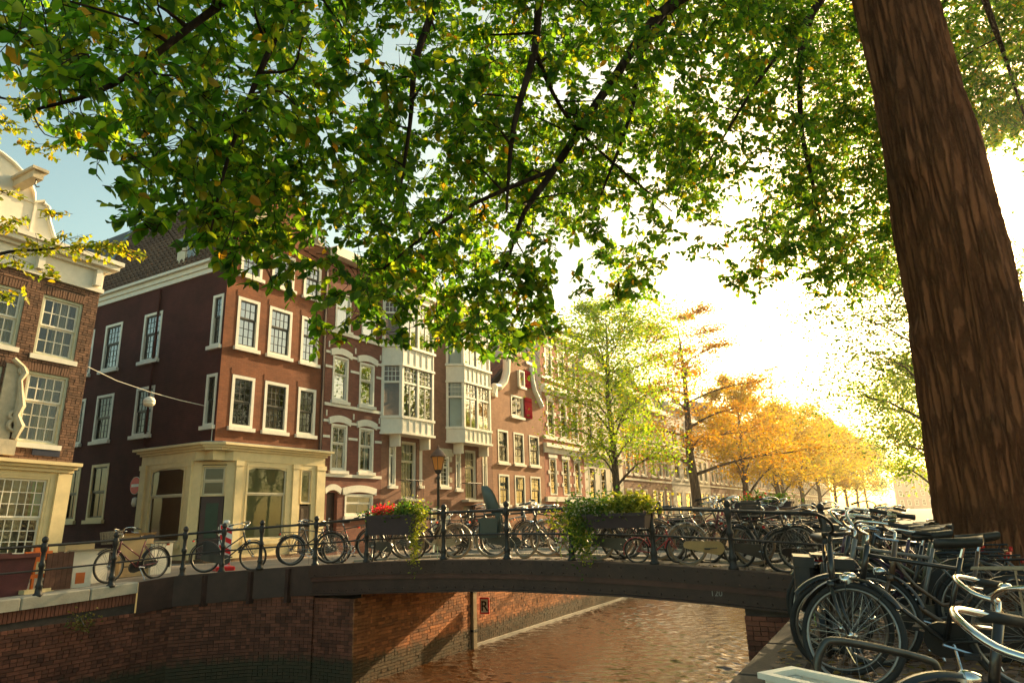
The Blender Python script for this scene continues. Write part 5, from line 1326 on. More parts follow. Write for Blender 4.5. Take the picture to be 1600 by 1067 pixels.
CL = """
-3.63,1.25,4.36,0.17,34; -3.26,1.10,3.62,0.15,26; -3.05,1.12,3.38,0.12,23; -3.52,1.28,4.32,0.14,34; -3.57,1.46,4.29,0.14,37; -3.21,1.24,3.69,0.14,27; 
-3.58,1.44,3.72,0.13,34; -3.36,1.44,3.52,0.17,31; -2.92,1.24,4.03,0.14,27; -3.41,1.45,3.92,0.17,34; -3.73,1.67,3.96,0.18,40; -3.21,1.50,3.47,0.12,30; 
-3.35,1.54,3.33,0.13,25; -3.10,1.43,4.20,0.18,32; -3.37,1.69,4.28,0.18,39; -3.18,1.72,3.57,0.14,34; -3.22,1.72,3.13,0.17,26; -3.37,1.85,4.70,0.19,44; 
-3.00,1.75,4.24,0.18,36; -3.51,1.90,4.37,0.21,45; -3.23,1.84,3.98,0.19,38; -2.91,1.79,3.49,0.13,32; -2.92,1.65,3.26,0.13,29; -3.23,1.91,3.25,0.16,36; 
-3.61,2.14,3.17,0.16,35; -3.53,2.27,3.08,0.16,36; -2.76,1.64,4.25,0.14,32; -3.09,1.96,4.43,0.20,42; -3.52,2.21,4.27,0.18,50; -3.56,2.43,4.07,0.23,54; 
-3.17,2.03,3.50,0.19,39; -3.00,2.05,3.28,0.13,36; -3.41,2.43,3.08,0.15,37; -2.91,1.97,4.70,0.14,41; -3.02,2.11,4.24,0.15,43; -3.42,2.30,4.29,0.16,51; 
-3.07,2.17,3.54,0.17,40; -3.48,2.63,3.62,0.19,54; -3.27,2.32,3.20,0.18,43; -3.60,2.87,3.22,0.21,46; -3.33,2.77,5.27,0.24,66; -2.72,2.07,4.11,0.18,38; 
-3.07,2.36,4.27,0.14,48; -2.77,2.23,3.54,0.16,39; -3.57,2.96,3.50,0.24,61; -2.76,2.35,4.96,0.20,48; -3.09,2.96,5.25,0.18,67; -2.98,2.51,4.52,0.15,51; 
-2.66,2.33,3.98,0.17,42; -3.07,2.87,4.22,0.20,58; -2.98,2.65,3.75,0.20,50; -2.72,2.60,5.11,0.16,54; -2.96,3.03,5.21,0.22,66; -3.34,3.29,5.19,0.25,78; 
-2.86,2.91,4.43,0.18,58; -3.00,3.03,4.41,0.17,62; -3.37,3.25,4.28,0.23,56; -2.96,3.10,3.72,0.17,58; -2.92,2.99,3.41,0.22,54; -3.30,3.50,3.36,0.24,69; 
-2.87,3.15,2.75,0.23,42; -2.61,2.98,5.30,0.22,62; -2.76,3.33,5.44,0.25,72; -3.07,3.42,5.35,0.23,78; -3.13,3.57,5.14,0.27,81; -2.78,3.26,4.29,0.16,63; 
-2.85,3.25,4.00,0.19,62; -2.93,3.50,3.84,0.21,67; -3.42,3.78,3.96,0.22,82; -3.07,3.67,3.37,0.26,70; -3.43,4.02,3.36,0.28,83; -2.89,3.58,6.14,0.23,86; 
-2.77,3.78,5.85,0.27,87; -2.51,3.30,4.88,0.23,65; -3.07,4.07,5.27,0.25,94; -2.47,3.29,4.25,0.18,60; -3.02,4.04,4.34,0.24,85; -2.64,3.23,3.36,0.19,55; 
-2.62,3.65,3.24,0.24,63; -3.34,4.37,3.35,0.28,91; -2.25,3.43,5.55,0.25,69; -2.53,4.11,5.90,0.27,92; -2.42,3.61,4.37,0.19,67; -2.71,4.10,4.42,0.27,83; 
-2.86,4.40,4.26,0.21,92; -3.10,4.56,4.26,0.27,100; -3.17,4.90,3.90,0.22,107; -3.01,4.16,3.40,0.22,81; -2.75,4.24,3.04,0.25,77; -2.73,4.39,6.81,0.24,111; 
-2.19,4.06,5.66,0.26,84; -2.39,3.83,5.38,0.19,79; -2.70,4.32,5.39,0.22,96; -2.67,4.29,4.72,0.29,90; -2.56,4.33,4.34,0.22,86; -3.00,5.17,4.44,0.26,117; 
-2.78,4.91,3.26,0.27,96; -2.59,4.07,2.58,0.21,54; -1.95,3.81,5.84,0.24,76; -2.37,5.06,6.51,0.27,122; -2.18,4.25,5.46,0.19,87; -2.40,4.75,5.48,0.30,104; 
-2.24,4.52,4.99,0.23,91; -2.59,5.03,4.91,0.28,110; -2.62,5.50,4.82,0.25,124; -2.87,5.30,4.42,0.24,119; -2.73,5.27,3.95,0.24,111; -2.38,4.59,3.40,0.19,83; 
-2.62,5.00,3.10,0.21,76; -2.85,5.18,2.94,0.28,82; -1.87,4.73,6.58,0.29,104; -2.09,5.24,6.53,0.25,123; -2.21,5.27,6.26,0.24,123; -2.16,5.07,5.59,0.30,110; 
-2.12,5.04,4.84,0.25,102; -2.09,5.17,4.57,0.22,103; -2.06,4.78,3.87,0.24,87; -2.20,5.45,3.88,0.23,86; -1.90,5.17,6.91,0.27,121; -1.88,5.53,6.84,0.28,131; 
-1.91,5.10,5.92,0.29,110; -1.76,4.88,5.49,0.26,98; -1.89,5.42,5.30,0.32,114; -1.73,4.92,4.68,0.27,92; -2.35,6.40,5.05,0.35,150; -2.43,6.27,4.78,0.28,145; 
-1.56,5.86,7.22,0.37,139; -1.43,5.77,6.65,0.28,128; -1.61,5.86,6.55,0.32,134; -1.55,5.59,5.69,0.27,116; -1.63,5.82,5.59,0.35,124; -2.07,6.46,5.55,0.32,152; 
-1.83,6.88,5.16,0.35,158; -2.19,6.84,4.79,0.36,160; -1.69,5.85,4.00,0.31,89; -2.28,7.09,4.03,0.28,130; -1.43,6.51,7.96,0.27,166; -1.14,6.14,6.90,0.25,137; 
-1.31,6.42,6.72,0.28,148; -1.47,6.50,6.28,0.31,149; -1.16,5.81,5.45,0.29,114; -1.52,6.69,5.41,0.36,148; -1.52,6.59,5.10,0.36,142; -1.50,6.14,4.39,0.27,120; 
-1.69,7.45,4.43,0.38,134; -0.80,5.89,7.12,0.34,126; -0.93,7.42,8.02,0.41,190; -0.90,6.14,6.27,0.27,127; -1.15,6.12,5.93,0.32,128; -0.93,6.86,6.00,0.36,148; 
-1.39,7.71,6.07,0.37,189; -1.08,6.98,4.95,0.33,116; -1.62,7.73,5.26,0.41,185; -0.66,6.04,7.03,0.31,127; -0.65,8.16,8.10,0.43,214; -0.64,6.42,6.53,0.36,134; 
-0.77,7.05,6.54,0.35,157; -0.89,8.38,6.65,0.39,211; -1.19,8.32,6.40,0.37,212; -0.83,7.90,5.52,0.35,178; -1.08,8.42,4.71,0.44,155; -0.19,8.65,9.14,0.37,236; 
-0.24,7.11,7.16,0.35,155; -0.53,7.37,6.88,0.40,167; -0.41,7.50,6.76,0.28,168; -0.43,8.20,6.51,0.36,192; -0.51,7.28,5.38,0.27,148; -0.41,8.80,5.63,0.43,205; 
-0.73,8.83,5.28,0.35,209; -0.49,7.69,4.25,0.31,150; -0.77,7.34,3.94,0.28,113; 0.34,10.52,10.60,0.52,330; -0.17,12.41,10.66,0.52,449; -0.00,12.63,9.79,0.59,441; 
-0.10,12.85,9.48,0.57,452; -0.21,12.05,8.02,0.43,385; -0.17,13.04,7.78,0.63,436; -0.53,8.89,5.17,0.34,205; -0.30,8.84,4.73,0.43,193; -0.40,8.82,4.15,0.40,150; 
-0.38,8.74,3.88,0.38,145; 0.92,11.70,11.20,0.52,383; 1.06,12.87,11.46,0.52,449; 0.69,11.11,9.36,0.41,330; 0.33,12.93,10.10,0.62,453; 0.81,13.29,9.23,0.51,443; 
0.42,13.49,8.39,0.49,453; 0.15,11.75,6.60,0.42,336; 0.32,12.51,5.89,0.46,360; -0.10,12.60,5.20,0.40,293; 1.39,11.42,10.84,0.47,349; 1.35,12.63,11.00,0.51,418; 
1.01,11.58,9.55,0.55,348; 1.14,11.83,8.88,0.50,347; 1.03,11.77,8.05,0.41,334; 0.63,11.67,7.35,0.44,330; 0.92,13.61,7.58,0.50,429; 0.62,12.87,7.01,0.43,388; 
0.94,13.03,6.17,0.42,373; 0.31,13.86,5.74,0.44,345; -4.76,1.51,5.22,0.20,56; -4.70,1.67,5.11,0.21,58; -4.63,1.64,4.74,0.19,54; -4.54,1.59,4.34,0.18,40; 
-4.72,1.87,4.19,0.16,45; -4.95,1.86,5.59,0.20,68; -4.26,1.74,4.86,0.16,53; -5.39,2.08,5.26,0.18,77; -4.49,1.80,4.39,0.19,54; -4.77,2.05,4.41,0.19,62; 
-4.30,1.81,5.15,0.18,56; -4.13,1.81,4.52,0.22,50; -4.24,1.83,4.29,0.17,51; -4.87,2.29,4.61,0.18,70; -5.10,2.31,4.32,0.19,57; -5.09,2.57,4.29,0.26,62; 
-4.48,2.20,5.79,0.21,71; -4.66,2.26,5.05,0.24,70; -4.82,2.36,4.86,0.18,73; -5.00,2.70,4.88,0.27,84; -5.08,2.53,4.45,0.22,62; -4.00,2.22,3.58,0.16,41; 
-4.16,2.24,5.64,0.22,67; -4.10,2.42,5.22,0.21,68; -3.93,2.27,4.49,0.19,57; -4.59,2.55,4.22,0.22,70; -4.49,2.67,4.03,0.20,70; -4.58,2.65,3.67,0.22,55; 
-4.49,2.89,5.88,0.27,89; -4.59,2.86,5.31,0.27,85; -3.98,2.66,4.51,0.19,67; -4.27,2.74,4.30,0.25,71; -4.60,3.11,4.22,0.24,84; -4.05,2.56,3.66,0.17,60; 
-4.52,3.09,3.67,0.20,62; -3.87,2.65,5.72,0.25,73; -4.19,3.09,5.88,0.21,90; -3.81,2.64,5.11,0.21,68; -4.37,3.01,5.20,0.27,85; -3.98,3.05,4.79,0.19,78; 
-4.57,3.21,4.80,0.23,90; -4.17,3.10,4.12,0.18,77; -4.56,3.24,4.03,0.21,85; -4.82,3.74,3.94,0.25,81; -3.92,3.13,5.20,0.23,82; -4.81,4.01,5.78,0.23,126; 
-4.45,3.60,4.76,0.29,99; -3.98,3.46,4.22,0.19,84; -3.96,3.30,3.77,0.21,76; -4.01,3.43,3.57,0.27,63; -3.68,3.13,6.14,0.20,85; -4.48,3.92,5.76,0.32,117; 
-4.64,4.28,5.61,0.32,129; -4.37,3.80,4.94,0.25,104; -4.50,3.91,4.18,0.24,82; -3.59,3.41,6.20,0.26,92; -4.36,4.36,7.12,0.35,141; -4.45,4.35,6.50,0.29,136; 
-3.88,4.23,4.74,0.21,107; -4.20,4.39,4.35,0.27,113; -4.69,4.88,4.43,0.33,138; -4.65,5.12,3.64,0.34,110; -3.96,4.51,7.38,0.31,141; -3.55,4.33,6.79,0.24,123; 
-4.23,5.12,6.01,0.30,153; -4.34,4.79,5.44,0.28,138; -3.85,4.44,4.76,0.33,113; -3.93,4.41,4.27,0.32,109; -5.01,5.79,4.23,0.29,174; -4.31,5.03,3.59,0.28,102; 
-4.20,5.21,8.13,0.38,178; -3.44,4.51,6.62,0.28,125; -3.62,4.70,6.50,0.36,133; -3.85,4.92,4.43,0.32,124; -4.06,5.44,4.33,0.26,144; -4.46,5.63,4.07,0.36,155; 
-4.56,6.40,3.75,0.39,145; -3.24,4.85,7.51,0.29,140; -3.59,5.34,7.35,0.27,162; -4.05,5.59,7.00,0.33,177; -3.21,5.16,5.68,0.26,132; -3.55,5.16,5.31,0.29,135; 
-3.68,5.78,5.43,0.31,159; -4.37,6.31,5.26,0.34,191; -4.61,6.66,4.64,0.39,202; -3.72,5.71,3.65,0.34,139; -4.77,6.82,3.64,0.30,161; -3.05,5.02,7.51,0.34,142; 
-3.32,6.02,7.85,0.36,187; -3.41,6.00,7.35,0.41,182; -3.92,6.27,7.07,0.44,200; -3.70,6.91,7.15,0.37,222; -3.96,6.52,6.46,0.39,204; -3.23,5.69,5.07,0.26,144; 
-4.09,7.05,5.50,0.41,217; -3.75,6.88,4.97,0.32,196; -4.31,6.95,4.56,0.40,206; -3.62,6.10,3.28,0.30,117; -2.75,5.98,7.54,0.38,170; -3.34,6.63,7.18,0.45,203; 
-2.99,6.43,6.58,0.43,181; -3.23,5.91,5.56,0.31,156; -3.72,7.83,6.43,0.41,253; -3.40,6.25,5.01,0.30,166; -3.22,6.66,4.75,0.41,139; -4.32,7.82,3.63,0.36,185; 
-2.40,5.87,7.99,0.31,164; -2.67,6.45,7.80,0.38,188; -2.79,6.43,6.83,0.35,179; -2.95,7.47,6.07,0.39,214; -3.71,7.92,5.87,0.44,249; -3.65,8.31,5.53,0.40,208; 
-2.31,7.05,8.05,0.40,207; -2.34,6.77,7.47,0.35,190; -2.73,7.36,7.46,0.40,222; -2.40,7.48,6.99,0.38,213; -3.11,8.62,7.10,0.39,281; -3.34,8.57,6.09,0.36,271; 
-3.54,9.19,5.12,0.38,234; -2.36,8.75,9.56,0.45,303; -2.20,7.38,7.70,0.43,213; -2.37,8.75,8.49,0.48,287; -2.69,9.36,8.12,0.42,321; -2.55,8.67,6.88,0.39,266; 
-2.70,9.10,6.72,0.39,288; -3.05,8.93,4.70,0.51,209; -1.90,9.67,9.94,0.47,341; -2.59,10.04,7.71,0.51,345; -2.23,10.02,7.14,0.44,326; -1.98,8.30,5.64,0.44,221; 
-1.38,9.63,10.39,0.43,331; -1.39,8.88,8.80,0.50,272; -1.64,9.84,8.88,0.52,326; -1.32,10.32,8.41,0.41,334; -2.02,9.89,6.27,0.50,301; -0.68,9.09,9.57,0.39,274; 
-1.29,10.30,9.67,0.57,351; -1.27,11.43,9.78,0.51,413; -1.21,11.23,8.63,0.41,382; -1.34,11.45,5.89,0.49,353; -0.22,11.04,11.21,0.43,382; -0.13,11.27,10.82,0.40,386; 
-0.63,10.91,9.66,0.54,364; -0.60,10.69,8.69,0.38,336; -0.42,10.38,7.99,0.43,305; -0.73,11.62,7.43,0.55,369; -0.98,10.64,6.16,0.50,307; -1.01,13.02,6.35,0.54,437; 
-1.44,13.25,6.03,0.63,367; 0.14,12.06,12.19,0.65,445; 0.29,11.33,10.55,0.48,372; -0.13,12.22,10.70,0.62,437; -0.01,12.04,9.62,0.55,405; -0.01,12.65,8.90,0.64,427; 
-0.21,12.48,8.58,0.52,418; -0.21,11.76,7.28,0.43,358; -0.59,12.43,7.16,0.41,404; -0.37,11.26,5.51,0.42,311; -0.76,12.00,5.35,0.53,286; 0.82,12.39,12.15,0.58,441; 
0.69,10.93,9.86,0.38,329; 0.72,12.36,10.47,0.63,414; 0.39,11.24,8.91,0.43,339; 0.57,12.12,8.53,0.46,374; 0.06,11.30,7.46,0.39,329; 0.41,11.72,6.94,0.51,333; 
0.07,11.74,6.19,0.52,332; -0.03,13.40,5.87,0.64,335; 1.51,11.94,10.31,0.51,364; 1.25,12.58,9.62,0.57,395; 0.58,12.02,7.56,0.43,353; 0.97,13.33,7.35,0.61,408; 
0.53,12.59,6.45,0.43,367; 0.61,12.69,6.21,0.51,366; 0.32,12.91,5.65,0.55,302; -3.26,1.84,2.81,0.08,11; -3.21,1.72,2.92,0.08,10; -3.24,1.97,2.82,0.08,12; 
-3.29,2.19,2.78,0.09,13; -3.25,2.34,2.76,0.09,14; -3.18,2.51,2.72,0.09,14; -3.24,2.71,2.71,0.10,16; -3.14,2.74,2.79,0.10,16; -3.18,3.16,2.92,0.10,19; 
-3.11,3.33,2.87,0.11,20; -3.23,3.19,2.71,0.10,19; -3.82,3.55,2.79,0.12,24; -3.74,3.74,2.72,0.12,25; -1.36,8.17,3.94,0.19,61; -1.22,8.19,4.12,0.19,61; 
-1.44,8.10,4.01,0.19,61; -2.46,5.68,3.43,0.15,38; -2.20,6.08,3.36,0.15,40; -2.07,6.12,3.48,0.15,40; -2.54,5.08,3.27,0.14,32; -3.58,4.09,3.41,0.13,29; 
-3.36,3.78,2.95,0.12,24; -3.58,3.94,2.90,0.12,27; -3.77,4.33,2.77,0.13,31; -3.62,4.35,3.46,0.14,32; -3.67,4.52,3.30,0.14,33; -3.24,4.04,2.86,0.12,26; 
-3.31,4.08,2.72,0.12,26; -3.40,4.58,3.53,0.14,33; -3.40,4.46,3.21,0.13,31; -3.39,4.62,2.99,0.14,32; -3.37,4.59,2.84,0.13,31; -3.34,4.73,3.51,0.14,34; 
-3.13,4.45,3.12,0.13,29; -3.49,4.95,3.04,0.14,36; -3.10,4.41,2.70,0.13,28; -2.99,4.81,3.44,0.14,33; -2.92,4.67,3.14,0.13,30; -3.12,4.88,2.98,0.14,33; 
-3.21,5.18,2.88,0.14,36; -2.82,5.00,3.42,0.14,34; -3.07,5.33,3.41,0.15,38; -2.93,5.03,2.97,0.14,33; -3.08,5.47,2.92,0.15,38; -2.67,5.13,3.42,0.14,34; 
-2.53,5.05,3.23,0.14,32; -2.70,5.34,3.06,0.14,35; -2.86,5.69,3.05,0.15,39; -3.75,2.53,3.73,0.15,35; -4.23,2.99,4.01,0.17,47; -4.11,2.85,3.67,0.16,42; 
-3.34,2.32,3.02,0.13,27; -4.22,3.02,3.28,0.16,44; -3.50,2.53,3.72,0.14,33; -3.65,2.75,3.73,0.15,37; -3.57,2.68,3.46,0.15,35; -3.93,2.99,3.36,0.16,41; 
-3.91,3.00,3.23,0.16,41; -3.56,2.86,3.96,0.15,39; -4.13,3.29,4.11,0.18,51; -3.37,2.65,3.36,0.14,33; -4.23,3.40,3.64,0.18,51; -3.29,2.59,2.98,0.14,30; 
-4.06,3.37,4.41,0.18,53; -3.88,3.30,3.94,0.17,48; -3.72,3.13,3.65,0.16,43; -3.44,2.87,3.20,0.15,35; -4.17,3.49,3.48,0.18,51; -3.19,2.88,3.77,0.15,36; 
-3.85,3.52,4.12,0.18,52; -3.85,3.48,3.87,0.17,50; -4.19,3.87,3.82,0.19,59; -3.30,3.02,3.03,0.15,36; 2.14,13.28,11.35,0.48,419; 1.86,12.97,10.65,0.47,400; 
1.60,11.87,9.56,0.43,333; 1.87,14.26,10.14,0.51,463; 1.63,14.11,9.65,0.50,454; 1.58,12.23,8.19,0.43,331; 1.80,14.53,9.00,0.51,461; 1.73,14.83,8.54,0.51,473; 
2.13,11.84,10.24,0.42,327; 2.08,12.91,10.61,0.46,389; 2.37,13.71,10.57,0.48,423; 2.28,14.17,9.90,0.49,441; 1.98,13.01,9.14,0.45,374; 2.09,13.39,8.47,0.46,380; 
1.93,13.06,7.95,0.45,359; 2.05,14.74,8.36,0.50,454; 2.79,13.45,11.02,0.47,403; 2.51,12.56,9.83,0.44,346; 2.54,13.42,10.11,0.47,394; 2.37,12.31,8.92,0.42,324; 
2.70,14.23,9.58,0.48,425; 2.24,13.91,8.91,0.48,410; 2.46,14.17,8.08,0.47,404; 2.57,15.13,8.41,0.50,460; 2.73,12.21,10.30,0.43,329; 3.40,14.85,11.18,0.51,465; 
2.87,12.76,9.48,0.43,340; 2.85,13.00,8.92,0.44,344; 2.59,12.51,8.21,0.42,317; 2.75,14.21,8.50,0.47,404; 2.92,15.27,8.73,0.51,462; 2.60,13.07,7.22,0.43,330; 
3.80,14.40,11.65,0.49,434; 3.89,14.72,10.99,0.49,438; 3.24,13.29,9.71,0.45,360; 3.21,12.70,8.81,0.42,318; 3.27,13.46,8.72,0.44,353; 3.00,13.06,7.83,0.43,327; 
3.00,14.35,8.04,0.47,396; 2.91,14.16,7.39,0.46,379; 
"""
CL = [tuple(float(v) for v in q.split(',')) for q in CL.replace('\n', '').split(';') if q.strip()]
tw = MB()
NB = np.array([n[0] for n in nodes]); NR = np.array([n[1] for n in nodes])
BB, DD, LL = [], [], []
# grow outwards: each clump hangs from the nearest bough or from a clump that is already there
_d0 = [float(np.min(np.linalg.norm(NB - np.array(q[:3]), axis=1))) for q in CL]
CL = [CL[i] for i in np.argsort(_d0)]
NB = list(NB); NR = list(NR); USE = [0] * len(NB)
for (x, y, z, r, n) in CL:
    c = np.array([x, y, z])
    NA = np.array(NB)
    d = np.linalg.norm(NA - c, axis=1) + np.where(NA[:, 2] < z - 0.3, 0.6, 0) + 0.22 * np.array(USE)
    j = int(np.argmin(d)); p0 = NB[j]; USE[j] += 1
    d = np.linalg.norm(NA - c, axis=1)
    # a twig from the nearest bough, arching out and hanging into the clump
    m1 = p0 * 0.55 + c * 0.45 + np.array([0, 0, 0.10 * d[j]]) + rng.normal(0, 0.06, 3)
    rr = min(NR[j] * 0.6, 0.010 + 0.006 * d[j])
    tip = c + np.array([0, 0, -0.5 * r]) + rng.normal(0, 0.3 * r, 3)
    S = smooth_path([(*(p0 - EO), rr), (*(m1 - EO), rr * 0.7), (*(c - EO), rr * 0.45), (*(tip - EO), 0.003)], 3)
    tw.tube([q[:3] for q in S], [max(0.0025, q[3]) for q in S], 5, cap=False)
    NB.append(m1); NR.append(max(0.006, rr * 0.7)); USE.append(1); NB.append(c); NR.append(max(0.005, rr * 0.5)); USE.append(1)
    k = max(2, int(round(n / 7.0)))
    dirs = rng.normal(size=(k, 3)); dirs[:, 2] = dirs[:, 2] * 0.45 - 0.35
    dirs /= np.linalg.norm(dirs, axis=1)[:, None]
    off = rng.normal(size=(k, 3)); off /= np.linalg.norm(off, axis=1)[:, None]
    off *= (rng.random(k) ** 0.5 * r * 1.15)[:, None]
    ln = rng.uniform(0.16, 0.30, k) * (0.7 + 0.5 * min(1.0, r / 0.3))
    B = c + off - dirs * ln[:, None] * 0.5
    BB.append(B); DD.append(dirs); LL.append(ln)
    for i in range(k):
        e = B[i] + dirs[i] * ln[i]
        tw.tube([c * 0.6 + B[i] * 0.4 - EO, B[i] - EO, e - EO + np.array([0, 0, -0.12 * ln[i]])], [0.004, 0.003, 0.0015], 3, cap=False)
tw.build('twigs', MT['barkdark'], elm)['kind'] = 'stuff'
B, D, Ln = np.concatenate(BB), np.concatenate(DD), np.concatenate(LL)
P, A, X, N, S = leaf_frames(B, D, Ln, 12, 0.076, rng)
# the 300 leaves that show largest are parts of their own, the rest one mass
camv = np.array([math.cos(HEAD + PI / 2) * math.cos(PITCH), math.sin(HEAD + PI / 2) * math.cos(PITCH), math.sin(PITCH)])
rel = P - np.array([0, 0, 1.25]); dep = rel @ camv
inv = (dep / np.linalg.norm(rel, axis=1)) > 0.80
score = np.where(inv, S / np.maximum(dep, 0.3), 0)
top = np.argsort(-score)[:300]
mask = np.ones(len(P), bool); mask[top] = False
leaf_mesh('foliage', P[mask] - EO, A[mask], X[mask], N[mask], S[mask], MT['elmleaf'], elm)['kind'] = 'stuff'
def objleaf(base, name, cols):
    m = base.copy(); m.name = name
    nt = m.node_tree
    g = next(n for n in nt.nodes if n.bl_idname == 'ShaderNodeNewGeometry')
    oi = nt.nodes.new('ShaderNodeObjectInfo')
    for l in list(nt.links):
        if l.from_node == g:
            t = l.to_socket; nt.links.remove(l); nt.links.new(oi.outputs['Random'], t)
    return m
MT['elmleaf_single'] = objleaf(MT['elmleaf'], 'elm_leaf_single', ELM)
lv = MB(); lv.add([(0, 0, 0), (0.22, 0.18, 0.05), (0.31, 0.42, 0.07), (0.24, 0.70, 0.03), (0, 1.0, -0.10), (-0.24, 0.70, 0.03), (-0.31, 0.42, 0.07), (-0.22, 0.18, 0.05), (0, 0.3, -0.01), (0, 0.65, -0.03)],
                  [(0, 1, 8), (1, 2, 8), (2, 9, 8), (2, 3, 9), (3, 4, 9), (0, 8, 7), (7, 8, 6), (8, 9, 6), (6, 9, 5), (5, 9, 4)])
lme = lv.mesh('leaf', MT['elmleaf_single'])
for i in top:
    M3 = Matrix((X[i], A[i], N[i])).transposed()
    o = put('leaf', lme, elm)
    o.matrix_local = Matrix.Translation(P[i] - EO) @ M3.to_4x4() @ Matrix.Scale(S[i], 4)
# the rest of the crown, above and behind the picture edge
cc = []
for k in range(150):
    a = rng.uniform(0, 2 * PI); q = rng.uniform(1.5, 6.0)
    cc.append((1.2 + q * math.cos(a), 10.5 + q * math.sin(a), rng.uniform(11.0, 16.5) - 0.25 * q))
cc = np.array(cc)
Pm = (cc[:, None] + rng.normal(0, 0.55, (150, 90, 3))).reshape(-1, 3)
V, F = leaves_at(Pm - EO, 0.11, rng); np_mesh('upper_foliage', V, F, MT['elmleaf'], elm)['kind'] = 'stuff'

# ---- street trees
def street_tree(name, label, loc, h, tr, leafm, barkm, habit='round', nleaf=5000, lsize=0.13, clear=0.22, spread=0.33, seed=1, group=None, upto=1.0, nlimb=16, cat='tree', fade=0.5, subs=5, puff=0.55):
    rnd = random.Random(seed); nr = np.random.default_rng(seed)
    root = thing(name, label, cat, loc, 0, group)
    path = []
    wx, wy = 0.0, 0.0
    for i in range(9):
        t = i / 8
        path.append((wx, wy, t * h * 0.97, tr * (1 - t) ** 0.8 + 0.015 + (tr * 0.35 if i == 0 else 0)))
        wx += rnd.uniform(-1, 1) * h * 0.008; wy += rnd.uniform(-1, 1) * h * 0.008
    b = MB(); S = limb(b, path, 10, 3); b.build('trunk', barkm, root, smooth=True)
    br_ = MB(); tips = []
    for i in range(nlimb):
        t = clear + (upto - clear) * ((i + 0.5) / nlimb) ** 0.9
        z = t * h
        p0 = np.array([np.interp(z, [q[2] for q in S], [q[0] for q in S]), np.interp(z, [q[2] for q in S], [q[1] for q in S]), z])
        a = i * 2.4 + rnd.uniform(-0.5, 0.5)
        u_ = (t - clear) / (1 - clear)
        if habit == 'round': ln, el = h * spread * (0.35 + 1.0 * math.sin(PI * min(1, u_ * 0.80 + 0.20))) , 0.65
        elif habit == 'layer': ln, el = h * spread * (1.25 - 0.85 * u_), 0.16 + 0.25 * u_
        elif habit == 'vase': ln, el = h * spread * (1.0 - 0.55 * u_), 0.75
        else: ln, el = h * spread * (1.0 - 0.75 * u_), 0.30
        ln *= rnd.uniform(0.75, 1.2)
        d = np.array([math.cos(a) * math.cos(el), math.sin(a) * math.cos(el), math.sin(el)])
        q1 = p0 + d * ln * 0.5 + np.array([0, 0, 0.04 * ln]); q2 = p0 + d * ln * np.array([1, 1, 0.75 if habit != 'layer' else 0.9])
        r0 = max(0.02, tr * 0.42 * (1 - t) ** 0.6)
        LS = limb(br_, [(*p0, r0), (*q1, r0 * 0.55), (*q2, 0.012)], 6, 3)
        for k in range(subs):
            f = rnd.uniform(0.35, 1.0)
            s = LS[int(f * (len(LS) - 1))][:3]
            a2 = a + rnd.uniform(-1.2, 1.2); e2 = el * 0.7 + rnd.uniform(-0.35, 0.5) * (0.35 if habit == 'layer' else 1.0)
            l2 = ln * rnd.uniform(0.25, 0.5)
            e = s + np.array([math.cos(a2) * math.cos(e2), math.sin(a2) * math.cos(e2), math.sin(e2)]) * l2
            br_.tube([s, (s + e) / 2 + np.array([0, 0, 0.03 * l2]), e], [max(0.012, r0 * 0.3), 0.014, 0.006], 4, cap=False)
            tips.append((s * 0.3 + e * 0.7, l2))
        tips.append((q2, ln * 0.3))
    br_.build('limbs', barkm, root, smooth=True)
    if nleaf:
        T = np.array([t_[0] for t_ in tips]); R_ = np.array([t_[1] for t_ in tips])
        w_ = R_ ** fade; w_ = w_ / w_.sum()
        idx = nr.choice(len(T), nleaf, p=w_)
        sq = np.array([1, 1, 0.28]) if habit == 'layer' else np.array([1, 1, 0.75])
        P_ = T[idx] + nr.normal(0, 1, (nleaf, 3)) * (R_[idx] * puff)[:, None] * sq
        V, F = leaves_at(P_, lsize, nr, 0.1)
        np_mesh('crown', V, F, leafm, root)['kind'] = 'stuff'
    return root
YG = leafmat('yellow_green_leaves', [(0, (0.07, 0.15, 0.012)), (0.5, (0.16, 0.25, 0.014)), (0.9, (0.30, 0.34, 0.02)), (1, (0.42, 0.28, 0.02))], 0.55, 0.6, 2.5, (1.0, 1.0, 0.3))
OR = leafmat('orange_leaves', [(0, (0.32, 0.15, 0.006)), (0.5, (0.46, 0.23, 0.008)), (0.85, (0.50, 0.30, 0.012)), (1, (0.30, 0.30, 0.02))], 0.5, 0.6, 1.35, (1.0, 0.9, 0.3))
YE = leafmat('golden_leaves', [(0, (0.42, 0.26, 0.006)), (0.5, (0.54, 0.37, 0.008)), (0.9, (0.58, 0.44, 0.012)), (1, (0.30, 0.32, 0.02))], 0.5, 0.6, 1.35, (1.0, 0.9, 0.3))
YX = leafmat('lime_gold_leaves', [(0, (0.26, 0.27, 0.010)), (0.5, (0.44, 0.38, 0.010)), (0.9, (0.54, 0.42, 0.012)), (1, (0.30, 0.32, 0.02))], 0.5, 0.6, 1.35, (1.0, 0.9, 0.3))
GR = leafmat('mid_green_leaves', [(0, (0.04, 0.08, 0.015)), (0.6, (0.08, 0.13, 0.02)), (1, (0.16, 0.18, 0.03))], 0.5, 0.6, 1.9, (1.0, 1.0, 0.4))
LI = leafmat('linden_leaves', [(0, (0.08, 0.13, 0.012)), (0.5, (0.20, 0.22, 0.015)), (0.88, (0.36, 0.30, 0.02)), (1, (0.42, 0.20, 0.03))], 0.5, 0.5, 2.2, (1.0, 1.0, 0.3))
